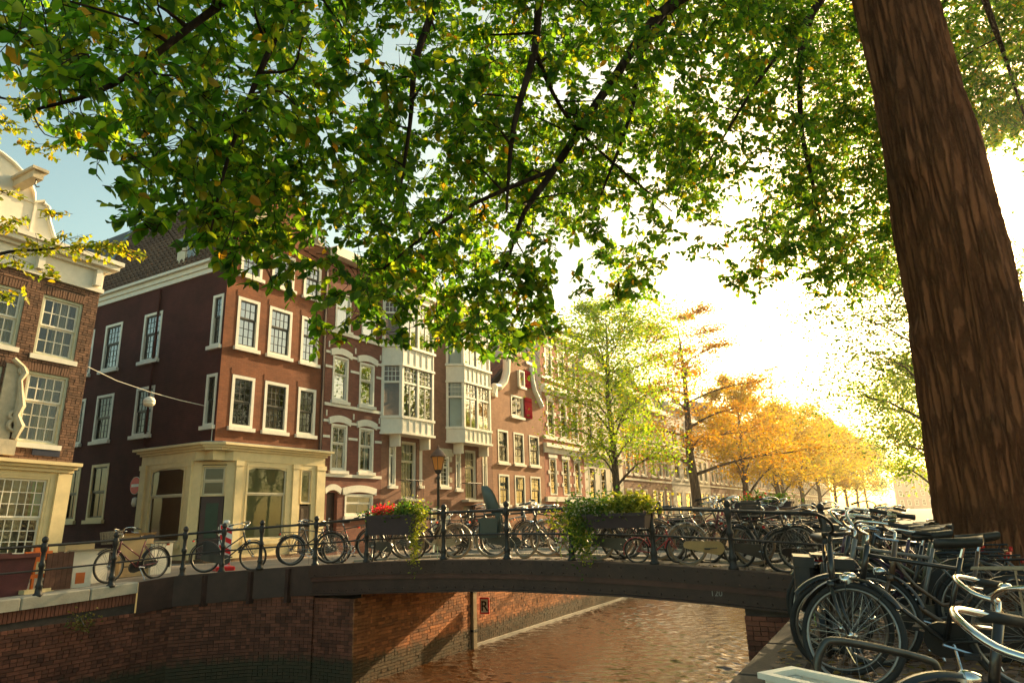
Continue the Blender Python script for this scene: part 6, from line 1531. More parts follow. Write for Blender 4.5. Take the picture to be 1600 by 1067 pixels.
street_tree('street_tree', 'slender yellow-green tree standing in front of the white house', (-12.3, 31.6, 0), 11.6, 0.20, YG, MT['barkgrey'], 'round', 19000, 0.145, 0.20, 0.235, 3, nlimb=28, subs=6)
street_tree('street_tree', 'tall sparse orange tree with flat layered boughs', (-12.3, 45.8, 0), 14.6, 0.36, OR, MT['barkgrey'], 'layer', 11500, 0.18, 0.22, 0.33, 8, nlimb=20, subs=6)
street_tree('street_tree', 'wide golden tree with forked trunk, nearest of the yellow row', (-12.2, 60.5, 0), 11.5, 0.30, YE, MT['barkgrey'], 'vase', 15000, 0.21, 0.16, 0.42, 5, nlimb=16, subs=6, puff=0.42)
for k, (Y, h, m_, lab, sd) in enumerate([(76, 11.5, YE, 'second golden tree of the row along the left quay', 12), (92, 12.5, YX, 'third golden tree of the row, denser and rounder', 13),
                                         (108, 13.0, YE, 'fourth golden tree of the row, deep amber crown', 14), (126, 13.5, YX, 'far amber tree before the end of the row', 15),
                                         (146, 14.0, YE, 'far rounded golden tree near the end of the canal', 16), (170, 15, GR, 'far green tree beyond the golden row', 17), (200, 16, GR, 'small distant green tree in front of the hazy end building', 18)]):
    street_tree('street_tree', lab, (-12.0 + 0.3 * k, Y, 0), h, 0.30, m_, MT['barkgrey'], 'round', 9000, 0.27 + 0.025 * k, 0.16, 0.40, sd, nlimb=15, subs=5, puff=0.40, group='golden trees along the left quay')
street_tree('street_tree', 'thin bare-topped tree rising out of the golden row', (-12.6, 83, 0), 17.5, 0.22, OR, MT['barkgrey'], 'layer', 900, 0.2, 0.5, 0.13, 22, nlimb=12)
street_tree('street_tree', 'dark green tree on the right bank just left of the big trunk', (1.9, 34, 0), 11.5, 0.25, GR, MT['barkgrey'], 'round', 16000, 0.16, 0.14, 0.30, 31, nlimb=22)
street_tree('street_tree', 'light green tree on the right bank farther down', (1.6, 58, 0), 11, 0.25, YG, MT['barkgrey'], 'round', 14000, 0.22, 0.12, 0.33, 32)
# linden whose branches reach in at the left edge
lt = thing('linden_tree', 'linden branches with fresh yellow-green leaves reaching in from the left edge', 'tree', (-15.5, 3.4, 0.03))
LO = np.array([-15.5, 3.4, 0.03])
b = MB(); limb(b, [(0, 0, -0.1, 0.28), (0.05, 0, 2.5, 0.20), (0.2, 0.1, 5.5, 0.16), (0.1, 0, 9, 0.06)], 10, 4); b.build('trunk', MT['barkgrey'], lt, smooth=True)
LP = [[(-15.4, 3.4, 3.4, .09), (-13.73, 3.99, 4.4, .06), (-12.02, 4.24, 5.10, .035), (-11.15, 4.36, 5.25, .025), (-10.64, 4.63, 5.29, .018), (-9.82, 5.09, 5.31, .011), (-9.28, 5.44, 5.17, .005)],
      [(-15.35, 3.45, 6.8, .07), (-11.92, 3.75, 8.2, .03), (-11.34, 4.08, 7.8, .02), (-11.0, 4.29, 7.72, .014), (-10.72, 4.5, 7.17, .009), (-10.2, 4.71, 7.05, .004)]]
for P_ in LP:
    b = MB(); limb(b, [(x - LO[0], y - LO[1], z - LO[2], r) for x, y, z, r in P_], 7, 4); b.build('branch', MT['barkdark'], lt, smooth=True)
SP_ = [(-10.99, 4.46, 5.21, .34), (-10.64, 4.62, 5.34, .32), (-10.29, 4.79, 5.42, .32), (-10.53, 4.76, 5.88, .19), (-10.07, 4.96, 5.27, .28), (-9.78, 5.12, 5.31, .25), (-9.46, 5.32, 5.21, .21), (-10.49, 4.81, 4.97, .21), (-10.96, 4.34, 5.67, .27), (-11.14, 4.54, 4.62, .25),
       (-11.1, 4.25, 7.67, .30), (-10.99, 4.36, 7.52, .22), (-10.93, 4.52, 7.08, .22), (-10.62, 4.61, 6.97, .2), (-10.23, 4.68, 7.1, .21), (-11.41, 4.24, 7.49, .3), (-11.64, 4.31, 8.43, .21), (-10.97, 4.19, 6.13, .21)]
Bs, Ds, Ls = [], [], []
t_ = MB()
for x, y, z, r in SP_:
    k = 9 if r > 0.24 else 6
    d = rng.normal(size=(k, 3)); d[:, 2] = d[:, 2] * 0.4 - 0.2; d /= np.linalg.norm(d, axis=1)[:, None]
    o_ = rng.normal(0, 0.45 * r, (k, 3)) * np.array([1, 1, 0.45]); l_ = rng.uniform(0.2, 0.32, k)
    Bc = np.array([x, y, z]) + o_ - d * l_[:, None] * 0.5
    Bs.append(Bc); Ds.append(d); Ls.append(l_)
    for i in range(k): t_.tube([np.array([x, y, z]) - LO, Bc[i] - LO, Bc[i] + d[i] * l_[i] - LO], [0.005, 0.003, 0.001], 3, cap=False)
t_.build('twigs', MT['barkdark'], lt)['kind'] = 'stuff'
P, A, X, N, S = leaf_frames(np.concatenate(Bs), np.concatenate(Ds), np.concatenate(Ls), 9, 0.085, rng)
leaf_mesh('foliage', P - LO, A, X, N, S, LI, lt)['kind'] = 'stuff'
# ---------------------------------------------------------------- bicycles
MT['tyre'] = mat('black_tyre', (0.022, 0.020, 0.019), 0.75, 0.3, 10)
MT['tyretan'] = mat('tan_tyre', (0.30, 0.20, 0.12), 0.75, 0.2, 10)
MT['rim'] = mat('steel_rim', (0.24, 0.22, 0.20), 0.4, 0.2, 12, metal=0.9)
MT['chrome'] = mat('chrome', (0.70, 0.69, 0.67), 0.16, 0.15, 9, metal=1.0)
MT['spoke'] = mat('spoke_steel', (0.30, 0.29, 0.27), 0.4, 0.2, 8, metal=0.8)
MT['rubber'] = mat('black_grip_rubber', (0.02, 0.019, 0.018), 0.65, 0.3, 12)
MT['saddle'] = mat('black_saddle_vinyl', (0.025, 0.022, 0.020), 0.45, 0.3, 8)
MT['saddlebrown'] = mat('brown_saddle_leather', (0.12, 0.055, 0.025), 0.45, 0.3, 8)
MT['wicker'] = mat('wicker', (0.42, 0.27, 0.12), 0.8, 0.3, 25)
MT['wickergrey'] = mat('grey_wicker', (0.33, 0.25, 0.16), 0.8, 0.3, 25)
MT['amberlens'] = mat('amber_reflector', (0.65, 0.25, 0.03), 0.25, 0.1, 5)
MT['redlens'] = mat('red_reflector', (0.55, 0.02, 0.02), 0.25, 0.1, 5)
MT['lampglass'] = mat('bicycle_lamp_glass', (0.75, 0.72, 0.65), 0.15, 0.05, 5)
MT['blackplastic'] = mat('black_plastic', (0.025, 0.025, 0.027), 0.45, 0.2, 8)
MT['redgrip'] = mat('red_grip', (0.55, 0.02, 0.03), 0.5, 0.1, 5)
def paint(n, c): return mat(n, c, 0.32, 0.15, 6, spec=0.5, coat=0.3)
PT = {'black': paint('black_frame_paint', (0.018, 0.017, 0.017)), 'darkred': paint('dark_red_frame_paint', (0.16, 0.02, 0.03)),
      'cream': paint('cream_frame_paint', (0.55, 0.43, 0.28)), 'grey': paint('grey_frame_paint', (0.16, 0.15, 0.14)),
      'brown': paint('brown_frame_paint', (0.10, 0.055, 0.03)), 'red': paint('bright_red_frame_paint', (0.45, 0.02, 0.02)),
      'olive': paint('olive_frame_paint', (0.09, 0.085, 0.045)), 'tan': paint('tan_chaincase_paint', (0.50, 0.30, 0.12)),
      'purple': paint('plum_frame_paint', (0.07, 0.03, 0.06)), 'silver': paint('silver_frame_paint', (0.36, 0.34, 0.31)), 'teal': paint('dark_teal_cloth', (0.012, 0.035, 0.038))}
_cache = {}
def cached(key, fn):
    if key not in _cache: _cache[key] = fn()
    return _cache[key]
def wheel_meshes(R, tm):
    def tyre(): return MB().torus(R - 0.021, 0.021, 40, 8).mesh('wheel', MT[tm], True)
    def rim(): return MB().torus(R - 0.046, 0.013, 40, 6, sy=1.1).mesh('rim', MT['rim'], True)
    def spokes():
        b = MB(); n = 28
        for k in range(n):
            a = 2 * PI * k / n; h = a + (0.5 if k % 2 else -0.5)
            sd = 0.03 if (k // 2) % 2 else -0.03
            b.tube([(0.022 * math.cos(h), sd, 0.022 * math.sin(h)), ((R - 0.05) * math.cos(a), 0, (R - 0.05) * math.sin(a))], 0.0016, 3, cap=False)
        return b.mesh('spokes', MT['spoke'])
    def hub():
        return MB().lathe([(0.012, -0.05), (0.028, -0.035), (0.016, -0.02), (0.016, 0.02), (0.028, 0.035), (0.012, 0.05)], 10, M=rot('X', PI / 2)).mesh('hub', MT['chrome'], True)
    return [cached((n_, R, tm if n_ == 't' else ''), f) for n_, f in (('t', tyre), ('r', rim), ('s', spokes), ('h', hub))]

def bicycle(label, loc, head, frame='black', style='lady', steer=0, lean=0, tm='tyre', R=0.35, basket=None, crate=None, seat=False, pannier=None,
            chain='black', guard=False, saddle='saddle', bar='chrome', grips='rubber', mud='black', rack=True, lamp=True, stand=True, group='bicycles parked on the bridge', name='bicycle', barstyle='sweep', s=1.0, light=None):
    r = thing(name, label, 'bicycle', loc, math.radians(head), group)
    r.rotation_euler = (math.radians(lean), 0, math.radians(head))
    if s != 1: r.scale = (s, s, s)
    FP = PT[frame]
    rear = Vector((-0.50, 0, R)); bb = Vector((-0.03, 0, R - 0.06)); st = Vector((-0.20, 0, 0.80)); A = Vector((0.43, 0, 0.64)); Bt = Vector((0.355, 0, 0.90)); fr = Vector((0.615, 0, R))
    ax = (Bt - A).normalized()
    SM = Matrix.Translation(A) @ Matrix.Rotation(math.radians(steer), 4, ax) @ Matrix.Translation(-A)
    b = MB()
    b.tube([bb, st + (st - bb).normalized() * 0.04], 0.016, 8)
    b.tube([A - ax * 0.01, Bt + ax * 0.02], 0.021, 8)
    if style == 'gent':
        b.tube([st - Vector((0, 0, 0.04)), Bt - ax * 0.05], 0.0145, 8); b.tube([bb, A + ax * 0.04], 0.0165, 8)
    elif style == 'curve':
        b.tube([bb, bb + Vector((0.16, 0, 0.03)), bb + Vector((0.33, 0, 0.16)), A + ax * 0.03], 0.020, 8)
        b.tube([bb + (st - bb) * 0.38, bb + Vector((0.14, 0, 0.16)), bb + Vector((0.30, 0, 0.30)), A + ax * 0.15], 0.0135, 8)
    else:
        b.tube([bb, A + ax * 0.03], 0.0165, 8); b.tube([bb + (st - bb) * 0.42, Bt - ax * 0.07], 0.0145, 8)
    for sd in (-0.055, 0.055):
        o = Vector((0, sd, 0))
        b.tube([bb + o * 0.6, rear + o], 0.009, 6); b.tube([st + o * 0.35 - Vector((0, 0, 0.05)), rear + o], 0.008, 6)
    b.build('frame', FP, r, True)
    # wheels
    W = wheel_meshes(R, tm)
    for pos, M in ((rear, Matrix.Identity(4)), (fr, SM)):
        o = put('wheel', W[0], r, M @ Matrix.Translation(pos) @ Matrix.Rotation(random.uniform(0, 6), 4, 'Y'))
        for q, n_ in ((W[1], 'rim'), (W[2], 'spokes'), (W[3], 'hub')): put(n_, q, o)
    # fork
    b = MB()
    b.tube([A - ax * 0.02, A - ax * 0.0 + Vector((0, 0, -0.0))], 0.02, 6)
    for sd in (-0.05, 0.05):
        b.tube([A + Vector((0, sd * 0.9, 0)), A * 0.45 + fr * 0.55 + Vector((-0.015, sd, 0)), fr + Vector((0, sd, 0))], [0.013, 0.012, 0.008], 7)
    b.box(A.x - 0.02, A.x + 0.02, -0.058, 0.058, A.z - 0.02, A.z + 0.02)
    o = b.build('fork', FP, r, True, SM)
    # handlebar
    b = MB(); st_t = Bt + ax * 0.10 + Vector((0.01, 0, 0))
    b.tube([Bt, st_t], 0.0125, 8)
    gp = []
    if barstyle == 'sweep':
        for sd in (1, -1):
            P = [st_t, st_t + Vector((0.05, sd * 0.06, 0.02)), st_t + Vector((0.06, sd * 0.16, 0.06)), st_t + Vector((0.01, sd * 0.26, 0.075)), st_t + Vector((-0.09, sd * 0.30, 0.055)), st_t + Vector((-0.20, sd * 0.31, 0.03))]
            b.tube(smooth3(P), 0.011, 8); gp.append((P[-1], P[-1] + Vector((0.11, -sd * 0.004, 0.022))))
    elif barstyle == 'high':
        for sd in (1, -1):
            P = [st_t, st_t + Vector((0.07, sd * 0.07, 0.05)), st_t + Vector((0.09, sd * 0.17, 0.12)), st_t + Vector((0.03, sd * 0.26, 0.14)), st_t + Vector((-0.08, sd * 0.28, 0.12)), st_t + Vector((-0.20, sd * 0.285, 0.09))]
            b.tube(smooth3(P), 0.0115, 8); gp.append((P[-1], P[-1] + Vector((0.11, -sd * 0.003, 0.03))))
    else:
        for sd in (1, -1):
            P = [st_t, st_t + Vector((0.02, sd * 0.1, 0.01)), st_t + Vector((0.0, sd * 0.22, 0.02)), st_t + Vector((-0.03, sd * 0.31, 0.02))]
            b.tube(smooth3(P), 0.011, 8); gp.append((P[-1], P[-1] + Vector((0.02, -sd * 0.11, 0.0))))
    hb = b.build('handlebar', MT[bar] if bar in MT else PT[bar], r, True, SM)
    for p, q in gp: MB().tube([p + (p - q) * 0.08, q], 0.0165, 8).build('grip', MT[grips], hb, True)
    bl = MB(); bl.lathe([(0.004, 0.0), (0.024, 0.004), (0.026, 0.014), (0.018, 0.024), (0.004, 0.028)], 10, c=st_t + Vector((0.03, 0.12, 0.055))); bl.build('bell', MT['chrome'], hb, True)
    if barstyle != 'flat':
        for sd in (1, -1): lv_ = MB(); lv_.tube([st_t + Vector((0.0, sd * 0.25, 0.055)), st_t + Vector((-0.03, sd * 0.285, 0.03)), st_t + Vector((-0.13, sd * 0.325, 0.012))], 0.005, 4); lv_.build('brake_lever', MT['chrome'], hb)
    # saddle
    def sad():
        m_ = MB(); V = []; rows = 9
        for i in range(rows):
            t = i / (rows - 1); x = 0.17 - 0.29 * t
            w_ = 0.022 + 0.085 * max(0, (t - 0.25) / 0.75) ** 1.1 * (1 if t < 0.93 else 0.85); zt = 0.0 + 0.012 * t + 0.02 * max(0, t - 0.6)
            for a in np.linspace(0, PI, 7): V.append((x, w_ * math.cos(a), zt + 0.03 * math.sin(a)))
            V.append((x + 0.01, -w_ * 0.8, zt - 0.035)); V.append((x + 0.01, w_ * 0.8, zt - 0.035))
        n = 9; F = [(i * n + k, i * n + (k + 1) % n, (i + 1) * n + (k + 1) % n, (i + 1) * n + k) for i in range(rows - 1) for k in range(n)]
        F += [tuple(range(n)), tuple(range(rows * n - 1, rows * n - n - 1, -1))]
        return m_.add(V, F).mesh('saddle', MT[saddle], True)
    top = st + (st - bb).normalized() * 0.14
    so = put('saddle', cached(('sad', saddle), sad), r, Matrix.Translation(top))
    MB().tube([st - top, Vector((0, 0, -0.02))], 0.012, 6).build('seat_post', MT['chrome'], so)
    # mudguards
    def mudg(a0, a1, R2=R + 0.030):
        m_ = MB(); n = 20; V = []
        for i in range(n + 1):
            a = a0 + (a1 - a0) * i / n
            for y, dr in ((-0.031, -0.014), (-0.018, 0.003), (0.018, 0.003), (0.031, -0.014)):
                V.append(((R2 + dr) * math.cos(a), y, (R2 + dr) * math.sin(a)))
        F = [(i * 4 + k, i * 4 + k + 1, i * 4 + 5 + k, i * 4 + 4 + k) for i in range(n) for k in range(3)]
        m_.add(V, F)
        for a in (a0 + 0.35 * (1 if a1 > a0 else -1), (a0 + a1) / 2 if abs(a1 - a0) > 2 else a1 - 0.3):
            for y in (-0.04, 0.04): m_.tube([(0, y, 0), ((R2 - 0.01) * math.cos(a), y * 0.75, (R2 - 0.01) * math.sin(a))], 0.003, 4, cap=False)
        return m_.mesh('mudguard', PT[mud] if mud in PT else MT[mud], True)
    put('mudguard', cached(('mr', R, mud), lambda: mudg(0.35, 3.45)), r, Matrix.Translation(rear))
    put('mudguard', cached(('mf', R, mud), lambda: mudg(0.75, 2.95)), r, SM @ Matrix.Translation(fr))
    # chain case, cranks
    if chain:
        def cc_():
            m_ = MB(); pts = []
            L_ = (bb - rear).length + 0.02
            for a in np.linspace(-PI / 2, PI / 2, 9): pts.append((L_ + 0.115 * math.cos(a), 0.115 * math.sin(a)))
            for a in np.linspace(PI / 2, 3 * PI / 2, 7): pts.append((-0.02 + 0.062 * math.cos(a), 0.062 * math.sin(a)))
            m_.prism(pts, -0.085, -0.045)
            return m_.mesh('chain_case', PT[chain])
        an = math.atan2(bb.z - rear.z, bb.x - rear.x)
        put('chain_case', cached(('cc', chain, R), cc_), r, Matrix.Translation(rear) @ Matrix.Rotation(-an, 4, 'Y'))
    else:
        m_ = MB(); m_.torus(0.085, 0.006, 24, 5, c=(bb.x, -0.055, bb.z))
        for k in range(5): m_.tube([(bb.x, -0.055, bb.z), (bb.x + 0.083 * math.cos(k * 1.257), -0.055, bb.z + 0.083 * math.sin(k * 1.257))], 0.005, 4)
        m_.tube([(bb.x, -0.055, bb.z + 0.085), (rear.x, -0.05, rear.z + 0.035)], 0.004, 4); m_.tube([(bb.x, -0.055, bb.z - 0.085), (rear.x, -0.05, rear.z - 0.035)], 0.004, 4)
        m_.build('chainring', MT['chrome'], r)
    ca = random.uniform(0, 6.28); m_ = MB(); d = Vector((math.cos(ca), 0, math.sin(ca))) * 0.165
    m_.tube([bb + Vector((0, -0.10, 0)), bb + Vector((0, 0.10, 0))], 0.012, 6); m_.tube([bb + Vector((0, -0.10, 0)), bb + d + Vector((0, -0.11, 0))], 0.009, 5); m_.tube([bb + Vector((0, 0.10, 0)), bb - d + Vector((0, 0.11, 0))], 0.009, 5)
    co = m_.build('crank', MT['chrome'], r)
    for sg_, y in ((1, -0.16), (-1, 0.16)):
        p = bb + d * sg_; MB().box(p.x - 0.045, p.x + 0.045, y - 0.035, y + 0.035, p.z - 0.013, p.z + 0.013).build('pedal', MT['blackplastic'], co)
    if guard:
        m_ = MB()
        for y in (-0.05, 0.05):
            pts = [(0.0, 0.02)] + [((R + 0.02) * math.cos(a), (R + 0.02) * math.sin(a)) for a in np.linspace(0.25, 1.75, 9)] + [(-0.05, 0.12)]
            m_.prism([(x, z) for x, z in pts], y - 0.006, y + 0.006)
        m_.build('skirt_guard', MT['blackplastic'], r, L=Matrix.Translation(rear))
    if rack:
        m_ = MB(); z = 2 * R + 0.07
        for y in (-0.07, 0.0, 0.07): m_.tube([(-0.26, y * 0.6, z), (-0.78, y, z + 0.01)], 0.006, 5)
        for x in (-0.3, -0.55, -0.78): m_.tube([(x, -0.07, z), (x, 0.07, z)], 0.005, 5)
        for y in (-0.07, 0.07):
            m_.tube([(-0.72, y, z), (rear.x, y * 0.85, rear.z)], 0.005, 5); m_.tube([(-0.5, y, z), (rear.x, y * 0.85, rear.z)], 0.005, 5)
        m_.build('carrier', PT['black'] if rack is True else MT[rack], r)
        m_ = MB(); m_.box(-0.815, -0.79, -0.04, 0.04, z - 0.05, z - 0.01); m_.build('tail_light', MT['redlens'], r)
    if lamp:
        p = A + Vector((0.085, 0, 0.06))
        m_ = MB(); m_.lathe([(0.004, -0.06), (0.022, -0.05), (0.034, -0.02), (0.037, 0.02)], 12, c=p, M=rot('Y', PI / 2)); lo = m_.build('headlight', MT['chrome'] if lamp is True else MT[lamp], r, True, SM)
        m_ = MB(); m_.lathe([(0.034, 0.021), (0.028, 0.03), (0.005, 0.034)], 12, c=p, M=rot('Y', PI / 2)); m_.build('lens', MT[light] if light else MT['lampglass'], lo, True)
    if stand:
        m_ = MB(); m_.tube([(bb.x - 0.05, 0.03, bb.z), (bb.x - 0.10, 0.17, 0.01)], 0.009, 5); m_.build('kickstand', MT['chrome'], r)
    if basket:
        wm, z0, w_, h_, dx = basket
        m_ = MB(); cx, cz = 0.60 + dx, z0
        nx = 12
        def rect(z, k):
            hx, hy = 0.15 * k * w_, 0.20 * k * w_
            return [Vector((cx + hx * math.copysign(min(1, abs(math.cos(a)) * 1.25), math.cos(a)), hy * math.copysign(min(1, abs(math.sin(a)) * 1.25), math.sin(a)), z)) for a in np.linspace(0, 2 * PI, 33)]
        nl_ = 8
        for i in range(nl_ + 1):
            t = i / nl_; m_.tube(rect(cz + h_ * t, 0.80 + 0.2 * t), 0.008 if i in (0, nl_) else 0.0055, 4, cap=False)
        lo_, hi_ = rect(cz, 0.80), rect(cz + h_, 1.0)
        for a_, c_ in zip(lo_[::2], hi_[::2]): m_.tube([a_, c_], 0.006, 4, cap=False)
        for y in np.linspace(-0.14, 0.14, 7): m_.tube([(cx - 0.11 * w_, y * w_, cz), (cx + 0.11 * w_, y * w_, cz)], 0.006, 4)
        m_.build('basket', MT[wm], r, L=SM)
    if crate:
        m_ = MB(); cx, z0 = 0.62, 0.80; hx, hy, h_ = 0.16, 0.22, 0.24
        m_.box(cx - hx, cx + hx, -hy, hy, z0, z0 + 0.02)
        for z in (z0 + 0.03, z0 + 0.12, z0 + 0.205):
            m_.box(cx - hx, cx + hx, -hy - 0.012, -hy, z, z + 0.05); m_.box(cx - hx, cx + hx, hy, hy + 0.012, z, z + 0.05)
            m_.box(cx - hx - 0.012, cx - hx, -hy, hy, z, z + 0.05); m_.box(cx + hx, cx + hx + 0.012, -hy, hy, z, z + 0.05)
        for x in (cx - hx, cx + hx):
            for y in (-hy, hy): m_.box(x - 0.018, x + 0.018, y - 0.018, y + 0.018, z0, z0 + h_ + 0.02)
        m_.build('front_crate', MT[crate] if crate in MT else PT[crate], r, L=SM)
        m_ = MB()
        for y in (-0.09, 0.09): m_.tube([(0.46, y, 0.79), (0.80, y, 0.79)], 0.009, 5); m_.tube([(0.72, y, 0.79), (fr.x, y * 0.7, fr.z)], 0.007, 5)
        m_.build('front_carrier', PT['black'], r, L=SM)
    if seat:
        m_ = MB(); V = []
        Z = [0.86, 0.90, 0.98, 1.10, 1.24, 1.36, 1.43]; Xc = [-0.47, -0.52, -0.60, -0.645, -0.68, -0.70, -0.70]; Wd = [0.15, 0.17, 0.175, 0.175, 0.165, 0.12, 0.05]; Dp = [0.22, 0.24, 0.22, 0.21, 0.20, 0.16, 0.10]
        n = 12
        for i in range(len(Z)):
            for k in range(n):
                a = PI * k / (n - 1)
                V.append((Xc[i] + Dp[i] * (1 - math.sin(a)) * 1.2, Wd[i] * math.cos(a), Z[i]))
        F = [(i * n + k, i * n + k + 1, (i + 1) * n + k + 1, (i + 1) * n + k) for i in range(len(Z) - 1) for k in range(n - 1)]
        m_.add(V, F)
        m_.box(-0.62, -0.30, -0.15, 0.15, 0.84, 0.875)
        for sd in (-1, 1): m_.add([(-0.42, sd * 0.15, 0.86), (-0.30, sd * 0.15, 0.86), (-0.26, sd * 0.16, 0.50), (-0.34, sd * 0.16, 0.50), (-0.42, sd * 0.17, 0.86), (-0.30, sd * 0.17, 0.86), (-0.26, sd * 0.18, 0.50), (-0.34, sd * 0.18, 0.50)], [(0, 1, 2, 3), (7, 6, 5, 4), (0, 3, 7, 4), (1, 5, 6, 2), (2, 6, 7, 3)])
        m_.build('child_seat', mat('grey_green_child_seat', (0.09, 0.11, 0.10), 0.5, 0.15, 5), r, True)
        MB().box(-0.60, -0.585, -0.08, 0.08, 0.95, 1.30).build('seat_cushion', MT['blackplastic'], r)
    if pannier:
        m_ = MB()
        for sd in (-1, 1):
            y0, y1 = (0.08, 0.22) if sd > 0 else (-0.22, -0.08)
            m_.cbox(-0.74, -0.34, y0, y1, 0.40, 0.76, 0.03)
            m_.box(-0.75, -0.33, y0 - 0.008, y1 + 0.008, 0.70, 0.78)
        m_.box(-0.70, -0.38, -0.09, 0.09, 0.785, 0.80)
        m_.build('pannier', PT[pannier] if pannier in PT else MT[pannier], r)
    return r
def smooth3(P):
    Q = smooth_path([(*p, 0) for p in P], 4)
    return [Vector(q[:3]) for q in Q]
def bk(label, x, y, head, **k):
    return bicycle(label, (x, y, gz(x, y) + 0.004), head, **k)
# on the quay left of the bridge
bk('dark red bicycle with grey wicker front basket at the left end of the railing', -15.15, 9.45, -86, frame='darkred', style='lady', basket=('wickergrey', 0.82, 1.0, 0.24, 0.02), lean=3, chain='black', barstyle='high')
bk('black bicycle with solid skirt guard parked beside the red and white hazard board', -14.55, 11.35, 36, frame='black', style='lady', guard=True, chain='black', steer=-12, barstyle='high', mud='black', lean=2)
# along the near railing of the bridge
bk('black step-through bicycle with bare chainring, first right of the hazard board', -12.75, 12.35, 27, frame='black', style='lady', chain=None, steer=4, barstyle='flat', lean=2)
bk('brown bicycle with turned front wheel beside the left flower box', -11.55, 12.45, 48, frame='brown', style='gent', steer=-30, chain=None, barstyle='sweep', lean=-2)
bk('olive bicycle with yellow lamp facing the railing just left of the left flower box', -11.15, 12.9, -62, frame='olive', style='gent', steer=18, chain='black', light='amberlens', barstyle='flat')
bk('cream bicycle with tan tyres and wicker basket behind the left flower box', -9.05, 12.3, 192, frame='cream', style='curve', tm='tyretan', basket=('wicker', 0.72, 1.1, 0.26, 0.0), chain='cream', mud='cream', steer=14, saddle='saddlebrown')
bk('plum bicycle hidden low behind the left flower box', -9.75, 12.9, 25, frame='purple', style='lady', steer=-20)
bk('bicycle with grey child seat and dark teal panniers in the middle of the bridge', -7.05, 12.35, 24, frame='black', style='curve', tm='tyretan', seat=True, pannier='teal', steer=-6, mud='silver')
bk('dark bicycle with tilted front wheel right of the child seat', -6.15, 12.3, 196, frame='brown', style='gent', steer=-32, tm='tyretan', chain=None, mud='black', lean=4)
bk('silver bicycle facing left just behind the trailing plants', -5.65, 12.95, 186, frame='silver', style='lady', tm='tyretan', steer=10)
bk('black bicycle with big chain case below the right flower box', -4.75, 12.3, 12, frame='black', style='curve', chain='black', tm='tyretan', steer=-8, barstyle='high')
bk('small red children bicycle leaning at the post right of the right flower box', -4.05, 11.98, 14, frame='red', style='lady', s=0.62, steer=40, chain=None, rack=False, mud='red', lean=8, barstyle='flat', name='child_bicycle', stand=False)
bk('bicycle with orange tan chain case and black front crate right of the red one', -3.05, 12.35, 22, frame='brown', style='lady', chain='tan', steer=-14, crate='blackplastic', barstyle='high', mud='silver', tm='tyretan')
bk('black bicycle close behind the railing right of the tan chain case', -2.25, 12.2, -24, frame='black', style='gent', steer=8, barstyle='high', chain='black')
bk('grey bicycle with dropped frame near the right end of the bridge', -1.75, 12.8, -20, frame='grey', style='curve', steer=-18, chain='black')
# far side of the bridge
for lab, x, h, fr_, st_, kw in (('brown bicycle at the far railing, leftmost of the far row', -11.6, 8, 'brown', 'lady', {}), ('black bicycle at the far railing behind the lamp post', -10.1, 186, 'black', 'gent', {}),
                          ('olive bicycle at the far railing left of the child seat', -8.3, 5, 'olive', 'lady', {}), ('grey bicycle at the far railing behind the two saddles', -6.2, 180, 'grey', 'curve', {}),
                          ('dark red bicycle at the far railing behind the right flower box', -4.3, 4, 'darkred', 'lady', {}), ('black bicycle with brown saddle at the far railing near the right end', -2.6, 175, 'black', 'gent', {'saddle': 'saddlebrown'}),
                          ('plum bicycle at the far railing, second from the left of the far row', -10.9, 178, 'purple', 'lady', {}), ('silver bicycle at the far railing between lamp post and child seat', -9.2, 3, 'silver', 'gent', {'mud': 'silver'}),
                          ('black step-through at the far railing just right of the child seat', -7.2, 2, 'black', 'curve', {}), ('brown bicycle at the far railing behind the trailing plants', -5.2, 183, 'brown', 'gent', {}),
                          ('red bicycle at the far railing below the far flower box', -3.4, 178, 'red', 'lady', {'mud': 'red'})):
    bk(lab, x, 15.95, h, frame=fr_, style=st_, steer=random.uniform(-25, 25), lean=2, **kw)
# the crowd of bicycles on the right quay
G2 = 'bicycles parked on the right quay'
bk('black bicycle nearest the bridge end with red saddle cover', -0.75, 12.6, -50, frame='black', style='gent', steer=20, group=G2, barstyle='high', saddle='redgrip')
bk('brown bicycle with wide handlebar at the bridge end', -0.55, 11.5, -70, frame='brown', style='lady', steer=-25, group=G2, barstyle='sweep')
bk('black bicycle with red grips standing across the quay', 0.05, 10.9, 200, frame='black', style='gent', steer=12, group=G2, barstyle='flat', grips='redgrip')
bk('dark bicycle with black front crate beside the elm trunk', -0.05, 8.35, 172, frame='black', style='gent', steer=-10, group=G2, crate='blackplastic', barstyle='high')
bk('olive bicycle with amber lamp left of the elm trunk', -0.12, 7.65, 164, frame='olive', style='lady', steer=14, group=G2, barstyle='sweep', light='amberlens', lamp='blackplastic')
bk('grey bicycle with long straight top tube among the quay bicycles', -0.1, 9.6, 150, frame='grey', style='gent', steer=-22, group=G2, barstyle='sweep')
bk('black step-through bicycle crowded in among the quay bicycles with a skirt guard', -0.2, 7.05, 184, frame='black', style='curve', steer=20, group=G2, barstyle='high', guard=True)
bk('large black bicycle with panniers and sharply turned front wheel at the quay edge', -0.70, 5.95, -80, frame='black', style='gent', steer=62, group=G2, barstyle='sweep', bar='black', pannier='blackplastic', lean=-4)
bk('brown bicycle squeezed in beside the olive one with the amber lamp', -0.2, 8.95, 158, frame='brown', style='lady', steer=-15, group=G2, barstyle='high')
bk('black bicycle with chrome handlebar nearest the picture corner', 0.47, 3.22, 206, frame='black', style='lady', steer=0, group=G2, barstyle='sweep', s=0.86, grips='rubber', rack=True)
